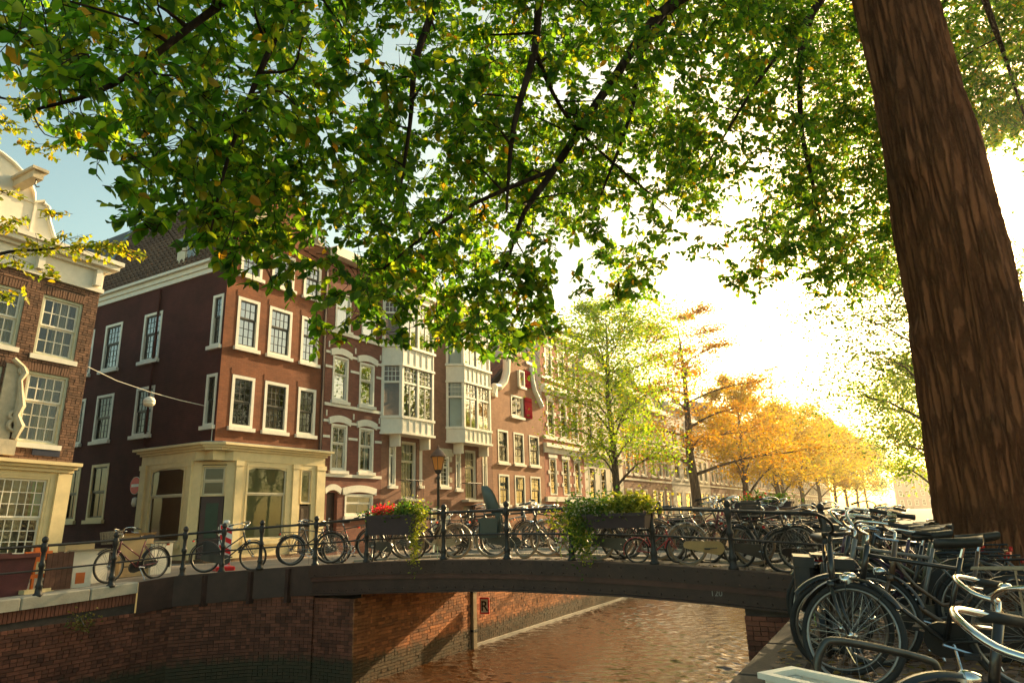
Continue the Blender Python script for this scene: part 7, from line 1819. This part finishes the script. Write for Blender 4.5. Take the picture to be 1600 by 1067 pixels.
bk('black bicycle with round headlight cut by the bottom right corner', 0.44, 1.98, 206, frame='black', style='lady', steer=6, group=G2, barstyle='sweep', lamp=True, s=0.88)
bk('dark red bicycle crowded between the bridge end and the elm', -0.55, 10.2, 140, frame='darkred', style='gent', steer=-12, group=G2, barstyle='sweep')
bk('grey bicycle pressed close behind the large front wheel', -0.12, 6.62, 186, frame='grey', style='gent', steer=-16, group=G2, barstyle='sweep', lean=5, mud='black')
bk('black bicycle with rusty rear carrier in the middle of the quay tangle', 0.02, 5.75, 172, frame='black', style='gent', steer=22, group=G2, barstyle='high', lean=-4, rack='wickergrey')
bk('brown bicycle leaning over its neighbour in the quay tangle', 0.2, 6.35, 195, frame='brown', style='curve', steer=-24, group=G2, barstyle='sweep', lean=8)
bk('purple bicycle deep in the quay tangle near the trunk', -0.3, 8.15, 178, frame='purple', style='lady', steer=18, group=G2, barstyle='flat', lean=-6)
bk('black bicycle with wicker basket in the quay tangle', 0.0, 9.05, 200, frame='black', style='gent', steer=-8, group=G2, barstyle='high', basket=('wicker', 0.76, 0.95, 0.24, 0.0), lean=4)
# a second, tighter row behind the near railing, so that the bicycles overlap as they do in the photograph
bk('grey bicycle wedged behind the black step-through at the left', -13.1, 12.75, 205, frame='grey', style='gent', steer=10, mud='black')
bk('black bicycle between the left flower box and the lamp post', -10.5, 12.55, 14, frame='black', style='curve', steer=-15)
bk('brown bicycle with tan saddle behind the cream one', -8.45, 12.75, 8, frame='brown', style='lady', saddle='saddlebrown', steer=16, mud='brown')
bk('black bicycle with high handlebar overlapping the silver one', -5.25, 12.6, 170, frame='black', style='gent', barstyle='high', steer=-10)
bk('dark red ladies bicycle under the right flower box', -4.35, 12.75, 196, frame='darkred', style='curve', steer=12, mud='darkred')
bk('olive bicycle behind the orange tan chain case', -3.55, 12.8, 12, frame='olive', style='gent', steer=-10, barstyle='high')
bk('black bicycle with wire basket near the right end of the bridge', -1.95, 12.55, 160, frame='black', style='lady', steer=14, basket=('blackplastic', 0.76, 1.0, 0.24, 0.0), barstyle='high')
bk('black bicycle squeezed between the two at the right end of the railing', -1.45, 12.25, 25, frame='black', style='gent', steer=-15, barstyle='sweep', chain='black', lean=3)
bk('dark red bicycle turned outward at the right end of the bridge', -2.75, 12.95, 200, frame='darkred', style='lady', steer=20, barstyle='high', mud='black')
bk('brown bicycle half behind the wire basket bicycle', -1.2, 13.0, 185, frame='brown', style='gent', steer=-22, barstyle='flat')
# ---------------------------------------------------------------- railings
def railing(label, posts, name='bridge_railing', h=0.93, gap=False):
    x0, y0 = posts[0][:2]
    r = thing(name, label, 'railing', (x0, y0, 0))
    pm = cached('post', lambda: MB().lathe([(0.085, 0.0), (0.085, 0.05), (0.06, 0.07), (0.055, 0.16), (0.07, 0.19), (0.052, 0.23), (0.042, 0.30), (0.040, 0.52), (0.058, 0.55), (0.058, 0.60), (0.040, 0.63), (0.038, 0.80), (0.055, 0.84), (0.062, 0.90), (0.055, 0.97), (0.035, 0.99)], 12).mesh('post', MT['iron'], True))
    fm = cached('ball', lambda: MB().lathe([(0.03, 0.98), (0.048, 1.00), (0.060, 1.035), (0.054, 1.07), (0.03, 1.095), (0.006, 1.105)], 12).mesh('finial', MT['iron'], True))
    T, M_ = [], []
    for x, y in posts:
        z = gz(x, y) if x < -14.3 or x > -1.3 else deck(x)
        o = put('post', pm, r, Matrix.Translation((x - x0, y - y0, z)))
        put('finial', fm, o)
        T.append((x - x0, y - y0, z + h)); M_.append((x - x0, y - y0, z + 0.48))
    for nm, P, rad in (('top_rail', T, 0.026), ('middle_rail', M_, 0.018)):
        for a, c in zip(P[:-1], P[1:]):
            MB().tube([a, c], rad, 8, cap=False).build(nm, MT['iron'], r, True)
    return r
NEAR = [(-14.62, 2.4), (-14.62, 4.1), (-14.62, 5.7), (-14.62, 7.25), (-14.60, 8.62), (-14.42, 10.1), (-13.9, 10.72), (-13.2, 11.2), (-11.95, 11.68), (-10.42, 11.68), (-8.37, 11.68), (-6.88, 11.68), (-5.52, 11.68), (-3.97, 11.68), (-2.66, 11.68), (-1.25, 11.68)]
railing('black iron railing with ball topped posts along the near edge of the bridge', NEAR)
railing('black iron railing on the far edge of the bridge behind the bicycles', [(-11.0, 16.5), (-9.2, 16.5), (-7.3, 16.5), (-5.4, 16.5), (-3.6, 16.5), (-1.9, 16.5)])

# ---------------------------------------------------------------- flower boxes hung on the railing
MT['planterbox'] = mat('dark_plum_planter', (0.045, 0.028, 0.035), 0.6, 0.2, 5)
MT['foliage_a'] = leafmat('planter_leaves', [(0, (0.03, 0.09, 0.012)), (0.6, (0.07, 0.15, 0.02)), (1, (0.18, 0.24, 0.03))], 0.45, 0.5, 1.8, (1, 1, .4))
MT['foliage_y'] = leafmat('yellow_green_planter_leaves', [(0, (0.12, 0.16, 0.02)), (0.6, (0.28, 0.30, 0.03)), (1, (0.42, 0.38, 0.05))], 0.45, 0.5, 1.7, (1, 1, .4))
MT['flower_r'] = leafmat('red_flowers', [(0, (0.55, 0.02, 0.02)), (1, (0.75, 0.05, 0.06))], 0.4, 0.5, 1.3, (1, .7, .7))
MT['flower_w'] = leafmat('white_flowers', [(0, (0.70, 0.66, 0.45)), (1, (0.80, 0.78, 0.62))], 0.4, 0.5, 1.0, (1, 1, .8))
def planter(label, x0, x1, y, z0, z1, leaf):
    r = thing('flower_box', label, 'flower box', ((x0 + x1) / 2, y, z0), 0, 'flower boxes hung on the bridge railing')
    w_ = (x1 - x0) / 2
    b = MB(); h = z1 - z0
    b.add([(-w_, -0.13, 0), (w_, -0.13, 0), (w_, 0.13, 0), (-w_, 0.13, 0), (-w_ - 0.04, -0.17, h), (w_ + 0.04, -0.17, h), (w_ + 0.04, 0.17, h), (-w_ - 0.04, 0.17, h)],
          [(0, 3, 2, 1), (0, 1, 5, 4), (1, 2, 6, 5), (2, 3, 7, 6), (3, 0, 4, 7)])
    b.box(-w_ - 0.06, w_ + 0.06, -0.19, -0.165, h - 0.05, h); b.box(-w_ - 0.06, w_ + 0.06, 0.165, 0.19, h - 0.05, h)
    b.box(-w_ + 0.02, w_ - 0.02, -0.14, 0.14, h - 0.06, h - 0.03)
    b.build('box', MT['planterbox'], r)
    for s in (-0.6, 0.6): MB().tube([(s * w_, 0.16, h - 0.02), (s * w_, 0.25, h + 0.02), (s * w_, 0.25, h - 0.2)], 0.012, 5).build('hanger', MT['iron'], r)
    for mname, nm, n, cen, sg, sz in leaf:
        P_ = rng.normal(size=(n, 3)) * np.array(sg) + np.array(cen)
        leaf_cluster(nm, P_, MT[mname], r, sz)
    return r
planter('dark flower box with red geraniums and bright green trailing plants, left of the lamp', -10.07, -8.86, 11.46, 0.98, 1.38,
        [('foliage_a', 'leaves', 900, (0.30, 0, 0.46), (0.22, 0.10, 0.09), 0.07), ('foliage_y', 'yellow_leaves', 420, (0.62, -0.02, 0.36), (0.10, 0.09, 0.14), 0.06), ('foliage_y', 'trailing_plant', 520, (0.60, -0.12, -0.10), (0.07, 0.05, 0.26), 0.05),
         ('flower_r', 'red_flowers', 420, (-0.28, 0, 0.50), (0.17, 0.10, 0.055), 0.055), ('foliage_a', 'stems', 260, (-0.35, 0, 0.42), (0.22, 0.09, 0.05), 0.06)])
planter('dark flower box overflowing with white flowers and ferny greens, right of the middle', -5.05, -3.98, 11.46, 1.02, 1.27,
        [('foliage_a', 'leaves', 1100, (-0.35, 0, 0.34), (0.33, 0.12, 0.11), 0.07), ('foliage_y', 'grass_tufts', 700, (0.30, 0, 0.40), (0.22, 0.08, 0.10), 0.08), ('foliage_y', 'yellow_leaves', 350, (-0.05, -0.05, 0.36), (0.2, 0.1, 0.08), 0.06),
         ('flower_w', 'white_flowers', 330, (-0.55, -0.06, 0.36), (0.22, 0.09, 0.13), 0.05), ('foliage_a', 'trailing_plant', 1000, (-0.68, -0.10, 0.0), (0.15, 0.08, 0.24), 0.06), ('foliage_y', 'trailing_tips', 380, (-0.95, -0.06, 0.16), (0.22, 0.08, 0.10), 0.055), ('foliage_y', 'low_trailing', 260, (-0.62, -0.14, -0.28), (0.08, 0.05, 0.14), 0.05)])
planter('dark flower box on the far railing behind the tan chain case', -3.6, -2.35, 16.35, 1.05, 1.42, [('foliage_a', 'leaves', 500, (0, 0, 0.44), (0.35, 0.1, 0.07), 0.07), ('flower_r', 'red_flowers', 60, (-0.2, 0, 0.5), (0.25, 0.1, 0.05), 0.05)])

# ---------------------------------------------------------------- street lamp
lp = thing('street_lamp', 'black lantern street lamp with amber panes behind the bridge', 'street lamp', (-15.0, 20.6, gz(-15, 20.6)))
b = MB(); b.lathe([(0.13, 0), (0.13, 0.5), (0.09, 0.58), (0.07, 0.7), (0.055, 1.2), (0.045, 2.6), (0.07, 2.64), (0.07, 2.70), (0.04, 2.74), (0.05, 2.84)], 12); b.build('post', MT['iron'], lp, True)
b = MB(); b.lathe([(0.11, 2.85), (0.15, 2.95), (0.26, 3.42)], 6); b.build('lantern_glass', leafmat('amber_lantern_glass', [(0, (0.75, 0.42, 0.12)), (1, (0.8, 0.46, 0.14))], 0.6, 0.3, 1.2, (1, 0.9, 0.6)), lp)
b = MB()
for k in range(6):
    a = 2 * PI * k / 6; b.tube([(0.152 * math.cos(a), 0.152 * math.sin(a), 2.95), (0.265 * math.cos(a), 0.265 * math.sin(a), 3.42)], 0.012, 4)
b.lathe([(0.09, 2.82), (0.12, 2.86), (0.155, 2.94), (0.155, 2.955)], 6)
b.build('lantern_frame', MT['iron'], lp)
b = MB(); b.lathe([(0.31, 3.42), (0.30, 3.46), (0.20, 3.60), (0.12, 3.68), (0.05, 3.72), (0.04, 3.80), (0.01, 3.86)], 12); b.build('lantern_cap', mat('copper_brown_cap', (0.16, 0.08, 0.05), 0.5, 0.2, 6), lp, True)

# lamp hung on a wire over the side street
hw_ = thing('hanging_lamp', 'white globe lamp hanging from a wire across the side street', 'street lamp', (-19.75, 12.2, 5.0))
b = MB(); b.tube([(0, 0, 0.30), (0, 0, 0.14)], 0.03, 6); b.build('stem', MT['iron'], hw_)
b = MB(); b.lathe([(0.05, 0.16), (0.13, 0.12), (0.17, 0.04), (0.175, -0.02)], 14); b.build('lamp_hood', MT['white'], hw_, True)
b = MB(); b.lathe([(0.173, -0.021), (0.16, -0.08), (0.10, -0.14), (0.01, -0.16)], 14); b.build('lamp_globe', mat('opal_globe', (0.75, 0.70, 0.55), 0.25, 0.05, 4), hw_, True)
b = MB(); b.tube([(0.15, -2.25, 0.80), (0.05, -1.1, 0.48), (0, 0, 0.30), (-0.1, 1.1, 0.20), (-0.25, 2.2, 0.16)], 0.012, 5); b.build('wire', MT['white'], hw_)

# signs
ns = thing('no_entry_sign', 'round red no entry sign with white bar on the dark side wall', 'sign', (-23.35, 14.25, 2.72))
M_ = rot('X', PI / 2)
b = MB(); b.lathe([(0.30, -0.01), (0.30, 0.01)], 28, M=M_); b.build('rim', MT['signwhite'], ns)
b = MB(); b.lathe([(0.285, 0.011), (0.285, 0.016)], 28, M=M_); b.build('disc', MT['red'], ns)
b = MB(); b.box(-0.21, 0.21, -0.022, -0.017, -0.05, 0.05); b.build('bar', MT['signwhite'], ns)
b = MB(); b.box(-0.03, 0.03, 0.012, 0.15, -0.1, 0.1); b.build('bracket', MT['iron'], ns)
wl = thing('wall_lamp', 'small pale bulkhead lamp below the no entry sign', 'lamp', (-23.35, 14.28, 2.10))
b = MB(); b.lathe([(0.03, 0.22), (0.08, 0.18), (0.10, 0.0), (0.06, -0.08), (0.01, -0.10)], 12); b.build('globe', MT['white'], wl, True)
b = MB(); b.box(-0.04, 0.04, 0.04, 0.12, 0.05, 0.25); b.build('bracket', MT['iron'], wl)
hz = thing('hazard_board', 'red and white striped hazard board standing at the bridge end', 'traffic board', (-15.3, 11.85, gz(-15.3, 11.85)), math.radians(62))
b = MB(); b.box(-0.155, 0.155, -0.012, 0.012, 0.10, 1.12); b.build('board', MT['signwhite'], hz)
for k in range(4):
    z = 0.12 + 0.25 * k
    b = MB(); b.prism([(-0.14, z + 0.14), (0.14, z), (0.14, z + 0.12), (-0.14, z + 0.26) if k < 3 else (-0.14, z + 0.24)], -0.017, -0.0125); b.build('stripe', MT['red'], hz)
b = MB(); b.box(-0.03, 0.03, 0.013, 0.05, 0.0, 1.2); b.build('post', MT['signwhite'], hz)
b = MB(); b.cbox(-0.22, 0.22, -0.35, 0.35, 0.0, 0.10, 0.02); b.build('foot', MT['red'], hz)
b = MB(); b.lathe([(0.07, 1.13), (0.08, 1.15), (0.08, 1.20), (0.05, 1.22)], 12); b.build('lamp', MT['signwhite'], hz, True)

# things left on the quay at the left
def gg(x, y): return gz(x, y)
sk = thing('rubbish_skip', 'dark red steel container cut by the left edge', 'container', (-15.9, 6.7, gg(-15.9, 6.7)), math.radians(90))
b = MB(); b.add([(-0.8, -0.4, 0), (0.75, -0.4, 0), (0.75, 0.6, 0), (-0.8, 0.6, 0), (-0.9, -0.45, 0.78), (0.85, -0.45, 0.78), (0.85, 0.65, 0.78), (-0.9, 0.65, 0.78)], [(0, 1, 5, 4), (1, 2, 6, 5), (2, 3, 7, 6), (3, 0, 4, 7), (0, 3, 2, 1)])
b.build('body', mat('dark_red_steel', (0.09, 0.02, 0.025), 0.5, 0.3, 3, 0.2), sk)
for y_ in (-0.5, 0.62): b = MB(); b.box(-0.93, 0.88, y_, y_ + 0.08, 0.72, 0.80); b.build('rim', mat('dark_red_rim', (0.12, 0.03, 0.03), 0.5, 0.3, 3), sk)
ob = thing('road_barrier', 'bright orange plastic road barrier beside the railing post', 'barrier', (-15.55, 7.62, gg(-15.55, 7.62)), math.radians(100))
b = MB()
for x in (-0.22, -0.08, 0.06, 0.2): b.box(x, x + 0.05, -0.02, 0.02, 0.08, 0.62)
b.box(-0.28, 0.28, -0.025, 0.025, 0.60, 0.80); b.box(-0.25, 0.25, -0.022, 0.022, 0.28, 0.36); b.box(-0.1, 0.18, -0.03, 0.03, 0.78, 0.88)
b.build('grille', mat('orange_plastic', (0.75, 0.15, 0.02), 0.45, 0.1, 5), ob)
b = MB(); b.box(-0.30, 0.30, -0.16, 0.16, 0.0, 0.079); b.build('foot', MT['cream'], ob)
wp = thing('wooden_panel', 'brown plank panel leaning behind the quay railing', 'panel', (-15.45, 8.0, gg(-15.45, 8.0)), math.radians(90))
for k in range(5):
    b = MB(); b.box(-0.26 + k * 0.105, -0.26 + k * 0.105 + 0.10, -0.015, 0.015 + 0.003 * (k % 2), 0.02, 0.74 + 0.012 * (k % 3)); b.build('plank', cached('plankm', lambda: mat('weathered_plank', (0.13, 0.055, 0.035), 0.8, 0.35, 5, 0.3)), wp)
b = MB(); b.box(-0.26, 0.26, 0.02, 0.05, 0.15, 0.22); b.box(-0.26, 0.26, 0.02, 0.05, 0.55, 0.62); b.build('batten', MT['mortar'], wp)
CARD = mat('cardboard', (0.45, 0.31, 0.16), 0.85, 0.15, 3)
def carton(label, x, y, rz, sx, sy, h, m_):
    r = thing('carton', label, 'box', (x, y, gg(x, y)), math.radians(rz))
    b = MB(); b.box(-sx / 2, sx / 2, -sy / 2, sy / 2, 0.004, h); b.build('body', m_, r)
    b = MB(); b.add([(-sx / 2, -sy / 2, h), (sx / 2, -sy / 2, h), (sx / 2, -sy / 2 - 0.12, h + 0.05), (-sx / 2, -sy / 2 - 0.12, h + 0.05)], [(0, 1, 2, 3)]); b.build('flap', m_, r)
    return r
carton('white painted cabinet lying behind the plank panel', -16.25, 8.85, 90, 0.95, 0.5, 0.70, MT['white'])
o = thing('carton', 'yellow cardboard carton standing on the white cabinet', 'box', (-16.3, 8.75, gg(-16.25, 8.85) + 0.704), math.radians(84))
b = MB(); b.box(-0.3, 0.3, -0.18, 0.18, 0, 0.17); b.build('body', CARD, o); b = MB(); b.box(-0.3, -0.02, -0.185, 0.185, 0.171, 0.178); b.build('flap', CARD, o)
carton('tall tan cardboard sheet box behind the basket bicycle', -16.4, 10.15, 88, 0.78, 0.25, 0.95, CARD)
carton('white board box right of the tan cardboard', -16.3, 10.75, 92, 0.55, 0.2, 0.72, MT['white'])
pc = thing('framed_board', 'white board with an orange square leaning low behind the railing', 'board', (-15.5, 8.5, gg(-15.5, 8.5)), math.radians(90))
b = MB(); b.box(-0.20, 0.20, -0.01, 0.01, 0.0, 0.42); b.build('frame', MT['white'], pc); b = MB(); b.box(-0.13, 0.06, -0.014, -0.0105, 0.08, 0.30); b.build('print', mat('orange_print', (0.6, 0.14, 0.03), 0.6, 0.1, 3), pc)

# white slatted box in the foreground, and a cycle hoop
cb = thing('slatted_box', 'white slatted box at the bottom edge near the quay wall', 'box', (-0.50, 2.47, 0.0), math.radians(-32))
WB = MT['white']
for k in range(7):
    b = MB(); b.box(0, 0.95, 0.0, 0.016, 0.04 + k * 0.098, 0.04 + k * 0.098 + 0.09); b.build('slat', WB, cb)
    b = MB(); b.box(-0.016, 0.0, 0.016, 0.13, 0.04 + k * 0.098, 0.04 + k * 0.098 + 0.09); b.build('slat', WB, cb)
for x, y in ((0.02, 0.02), (0.93, 0.02), (0.02, 0.10), (0.93, 0.10)):
    b = MB(); b.box(x - 0.015, x + 0.015, y, y + 0.03, 0.0, 0.72); b.build('corner_post', WB, cb)
b = MB(); b.box(-0.02, 0.97, -0.012, 0.018, 0.722, 0.74); b.box(-0.02, 0.015, 0.018, 0.125, 0.722, 0.74); b.box(-0.02, 0.97, 0.125, 0.15, 0.722, 0.74); b.build('rim', WB, cb)
b = MB(); b.box(0, 0.95, 0.131, 0.145, 0.04, 0.72); b.box(0.95, 0.966, 0, 0.13, 0.04, 0.72); b.build('back_panel', WB, cb)
hp = thing('cycle_hoop', 'bent dark steel cycle hoop beside the large front wheel', 'cycle stand', (-0.35, 4.55, gz(-0.35, 4.55)), math.radians(35))
b = MB(); b.tube(smooth3([Vector(p) for p in ((-0.30, 0, -0.02), (-0.31, 0, 0.30), (-0.26, 0, 0.44), (-0.15, 0, 0.47), (0.32, 0, 0.36), (0.40, 0, 0.30), (0.41, 0, 0.2), (0.41, 0, -0.02))]), 0.022, 8); b.build('hoop', mat('scuffed_steel', (0.09, 0.085, 0.075), 0.35, 0.3, 8, metal=0.7), hp, True)

# ---------------------------------------------------------------- right quay paving and fallen leaves
pv = MB(); pb = MB(); pb.box(0, 0.20, 0, 0.068, -0.05, 0.012)
pme = pb.mesh('paving_brick', MT['klinker'])
pave = thing('brick_paving', 'dark red brick paving of the right quay under the bicycles', 'paving', (0, 6, 0))
pave['kind'] = 'structure'
cnt = 0
for j in range(96):
    y = 3.2 + j * 0.073
    for i in range(17):
        x = -0.84 + (0.105 if j % 2 else 0) + i * 0.208
        z = gz(x + 0.1, y + 0.03) + random.uniform(-0.004, 0.004)
        if cnt < 300 and 4.3 < y < 8.0 and -0.84 < x < 0.65:
            put('paving_brick', pme, pave, Matrix.Translation((x, y - 6, z))); cnt += 1
        else:
            pv.box(x, x + 0.20, y - 6, y - 6 + 0.068, z - 0.05, z + 0.012)
pv.build('paving_bricks', MT['klinker'], pave)['kind'] = 'stuff'
MT['litter'] = leafmat('fallen_leaves', [(0, (0.10, 0.045, 0.015)), (0.5, (0.20, 0.10, 0.03)), (0.85, (0.30, 0.18, 0.04)), (1, (0.12, 0.14, 0.03))], 0.15, 0.7, 1.0)
n = 5200
X_ = rng.uniform(-1.1, 2.6, n); Y_ = 2.5 + 11 * rng.random(n) ** 1.0
Z_ = np.array([gz(a, c) for a, c in zip(X_, Y_)]) + 0.018 + rng.uniform(0, 0.012, n)
a = rng.uniform(0, 2 * PI, n); Ax = np.stack([np.cos(a), np.sin(a), rng.normal(0, 0.15, n)], 1); Nn = np.stack([rng.normal(0, 0.25, n), rng.normal(0, 0.25, n), np.ones(n)], 1)
Xx = np.cross(Ax, Nn); Xx /= np.linalg.norm(Xx, axis=1)[:, None]; Nn = np.cross(Xx, Ax)
o = leaf_mesh('fallen_leaves', np.stack([X_, Y_, Z_], 1), Ax, Xx, Nn, 0.07 * rng.uniform(0.6, 1.2, n), MT['litter'], None); tag(o, 'brown fallen leaves on the right quay', 'fallen leaves', kind='stuff')
n = 900
X_ = rng.uniform(-12, -1.5, n); Y_ = rng.choice([11.95, 16.2], n) + rng.normal(0, 0.12, n)
Z_ = np.array([deck(a) for a in X_]) + 0.008
a = rng.uniform(0, 2 * PI, n); Ax = np.stack([np.cos(a), np.sin(a), rng.normal(0, 0.15, n)], 1); Nn = np.stack([rng.normal(0, 0.3, n), rng.normal(0, 0.3, n), np.ones(n)], 1)
Xx = np.cross(Ax, Nn); Xx /= np.linalg.norm(Xx, axis=1)[:, None]; Nn = np.cross(Xx, Ax)
o = leaf_mesh('fallen_leaves', np.stack([X_, Y_, Z_], 1), Ax, Xx, Nn, 0.06 * rng.uniform(0.6, 1.2, n), MT['litter'], None); tag(o, 'yellow fallen leaves along the bridge kerbs', 'fallen leaves', kind='stuff')

# kerbs on the bridge between footway and carriageway
for y, lab in ((12.95, 'near'), (15.4, 'far')):
    b = MB(); X = np.linspace(-11.9, -1.3, 24)
    for i in range(len(X) - 1):
        a_, c_ = X[i], X[i + 1] - 0.012
        za, zc = deck(a_), deck(c_)
        b.add([(a_, y - 0.07, za), (c_, y - 0.07, zc), (c_, y + 0.07, zc), (a_, y + 0.07, za), (a_, y - 0.07, za + 0.05), (c_, y - 0.07, zc + 0.05), (c_, y + 0.07, zc + 0.05), (a_, y + 0.07, za + 0.05)], [(4, 5, 6, 7), (0, 1, 5, 4), (2, 3, 7, 6), (1, 2, 6, 5), (3, 0, 4, 7)])
    tag(b.build('kerb', MT['stone']), kind='structure')

# text to mesh, so that every letter is plain geometry
bpy.context.view_layer.update()
dg = bpy.context.evaluated_depsgraph_get()
for o in [o for o in bpy.data.objects if o.type == 'FONT']:
    me = bpy.data.meshes.new_from_object(o.evaluated_get(dg))
    n_ = put(o.name, me, o.parent, o.matrix_local.copy())
    nm = o.name; bpy.data.objects.remove(o); n_.name = nm

# ---------------------------------------------------------------- haze
def haze(density, aniso):
    m = bpy.data.materials.new('haze'); m.use_nodes = True
    nt = m.node_tree; nt.nodes.remove(nt.nodes['Principled BSDF'])
    v = nt.nodes.new('ShaderNodeVolumePrincipled')
    v.inputs['Color'].default_value = (1.0, 0.93, 0.82, 1); v.inputs['Density'].default_value = density; v.inputs['Anisotropy'].default_value = aniso
    nt.links.new(v.outputs[0], nt.nodes['Material Output'].inputs['Volume'])
    b = MB(); b.box(-60, 60, -12, 345, -3.3, 26)
    return tag(b.build('haze', m), kind='stuff')
haze(0.0004, 0.70)
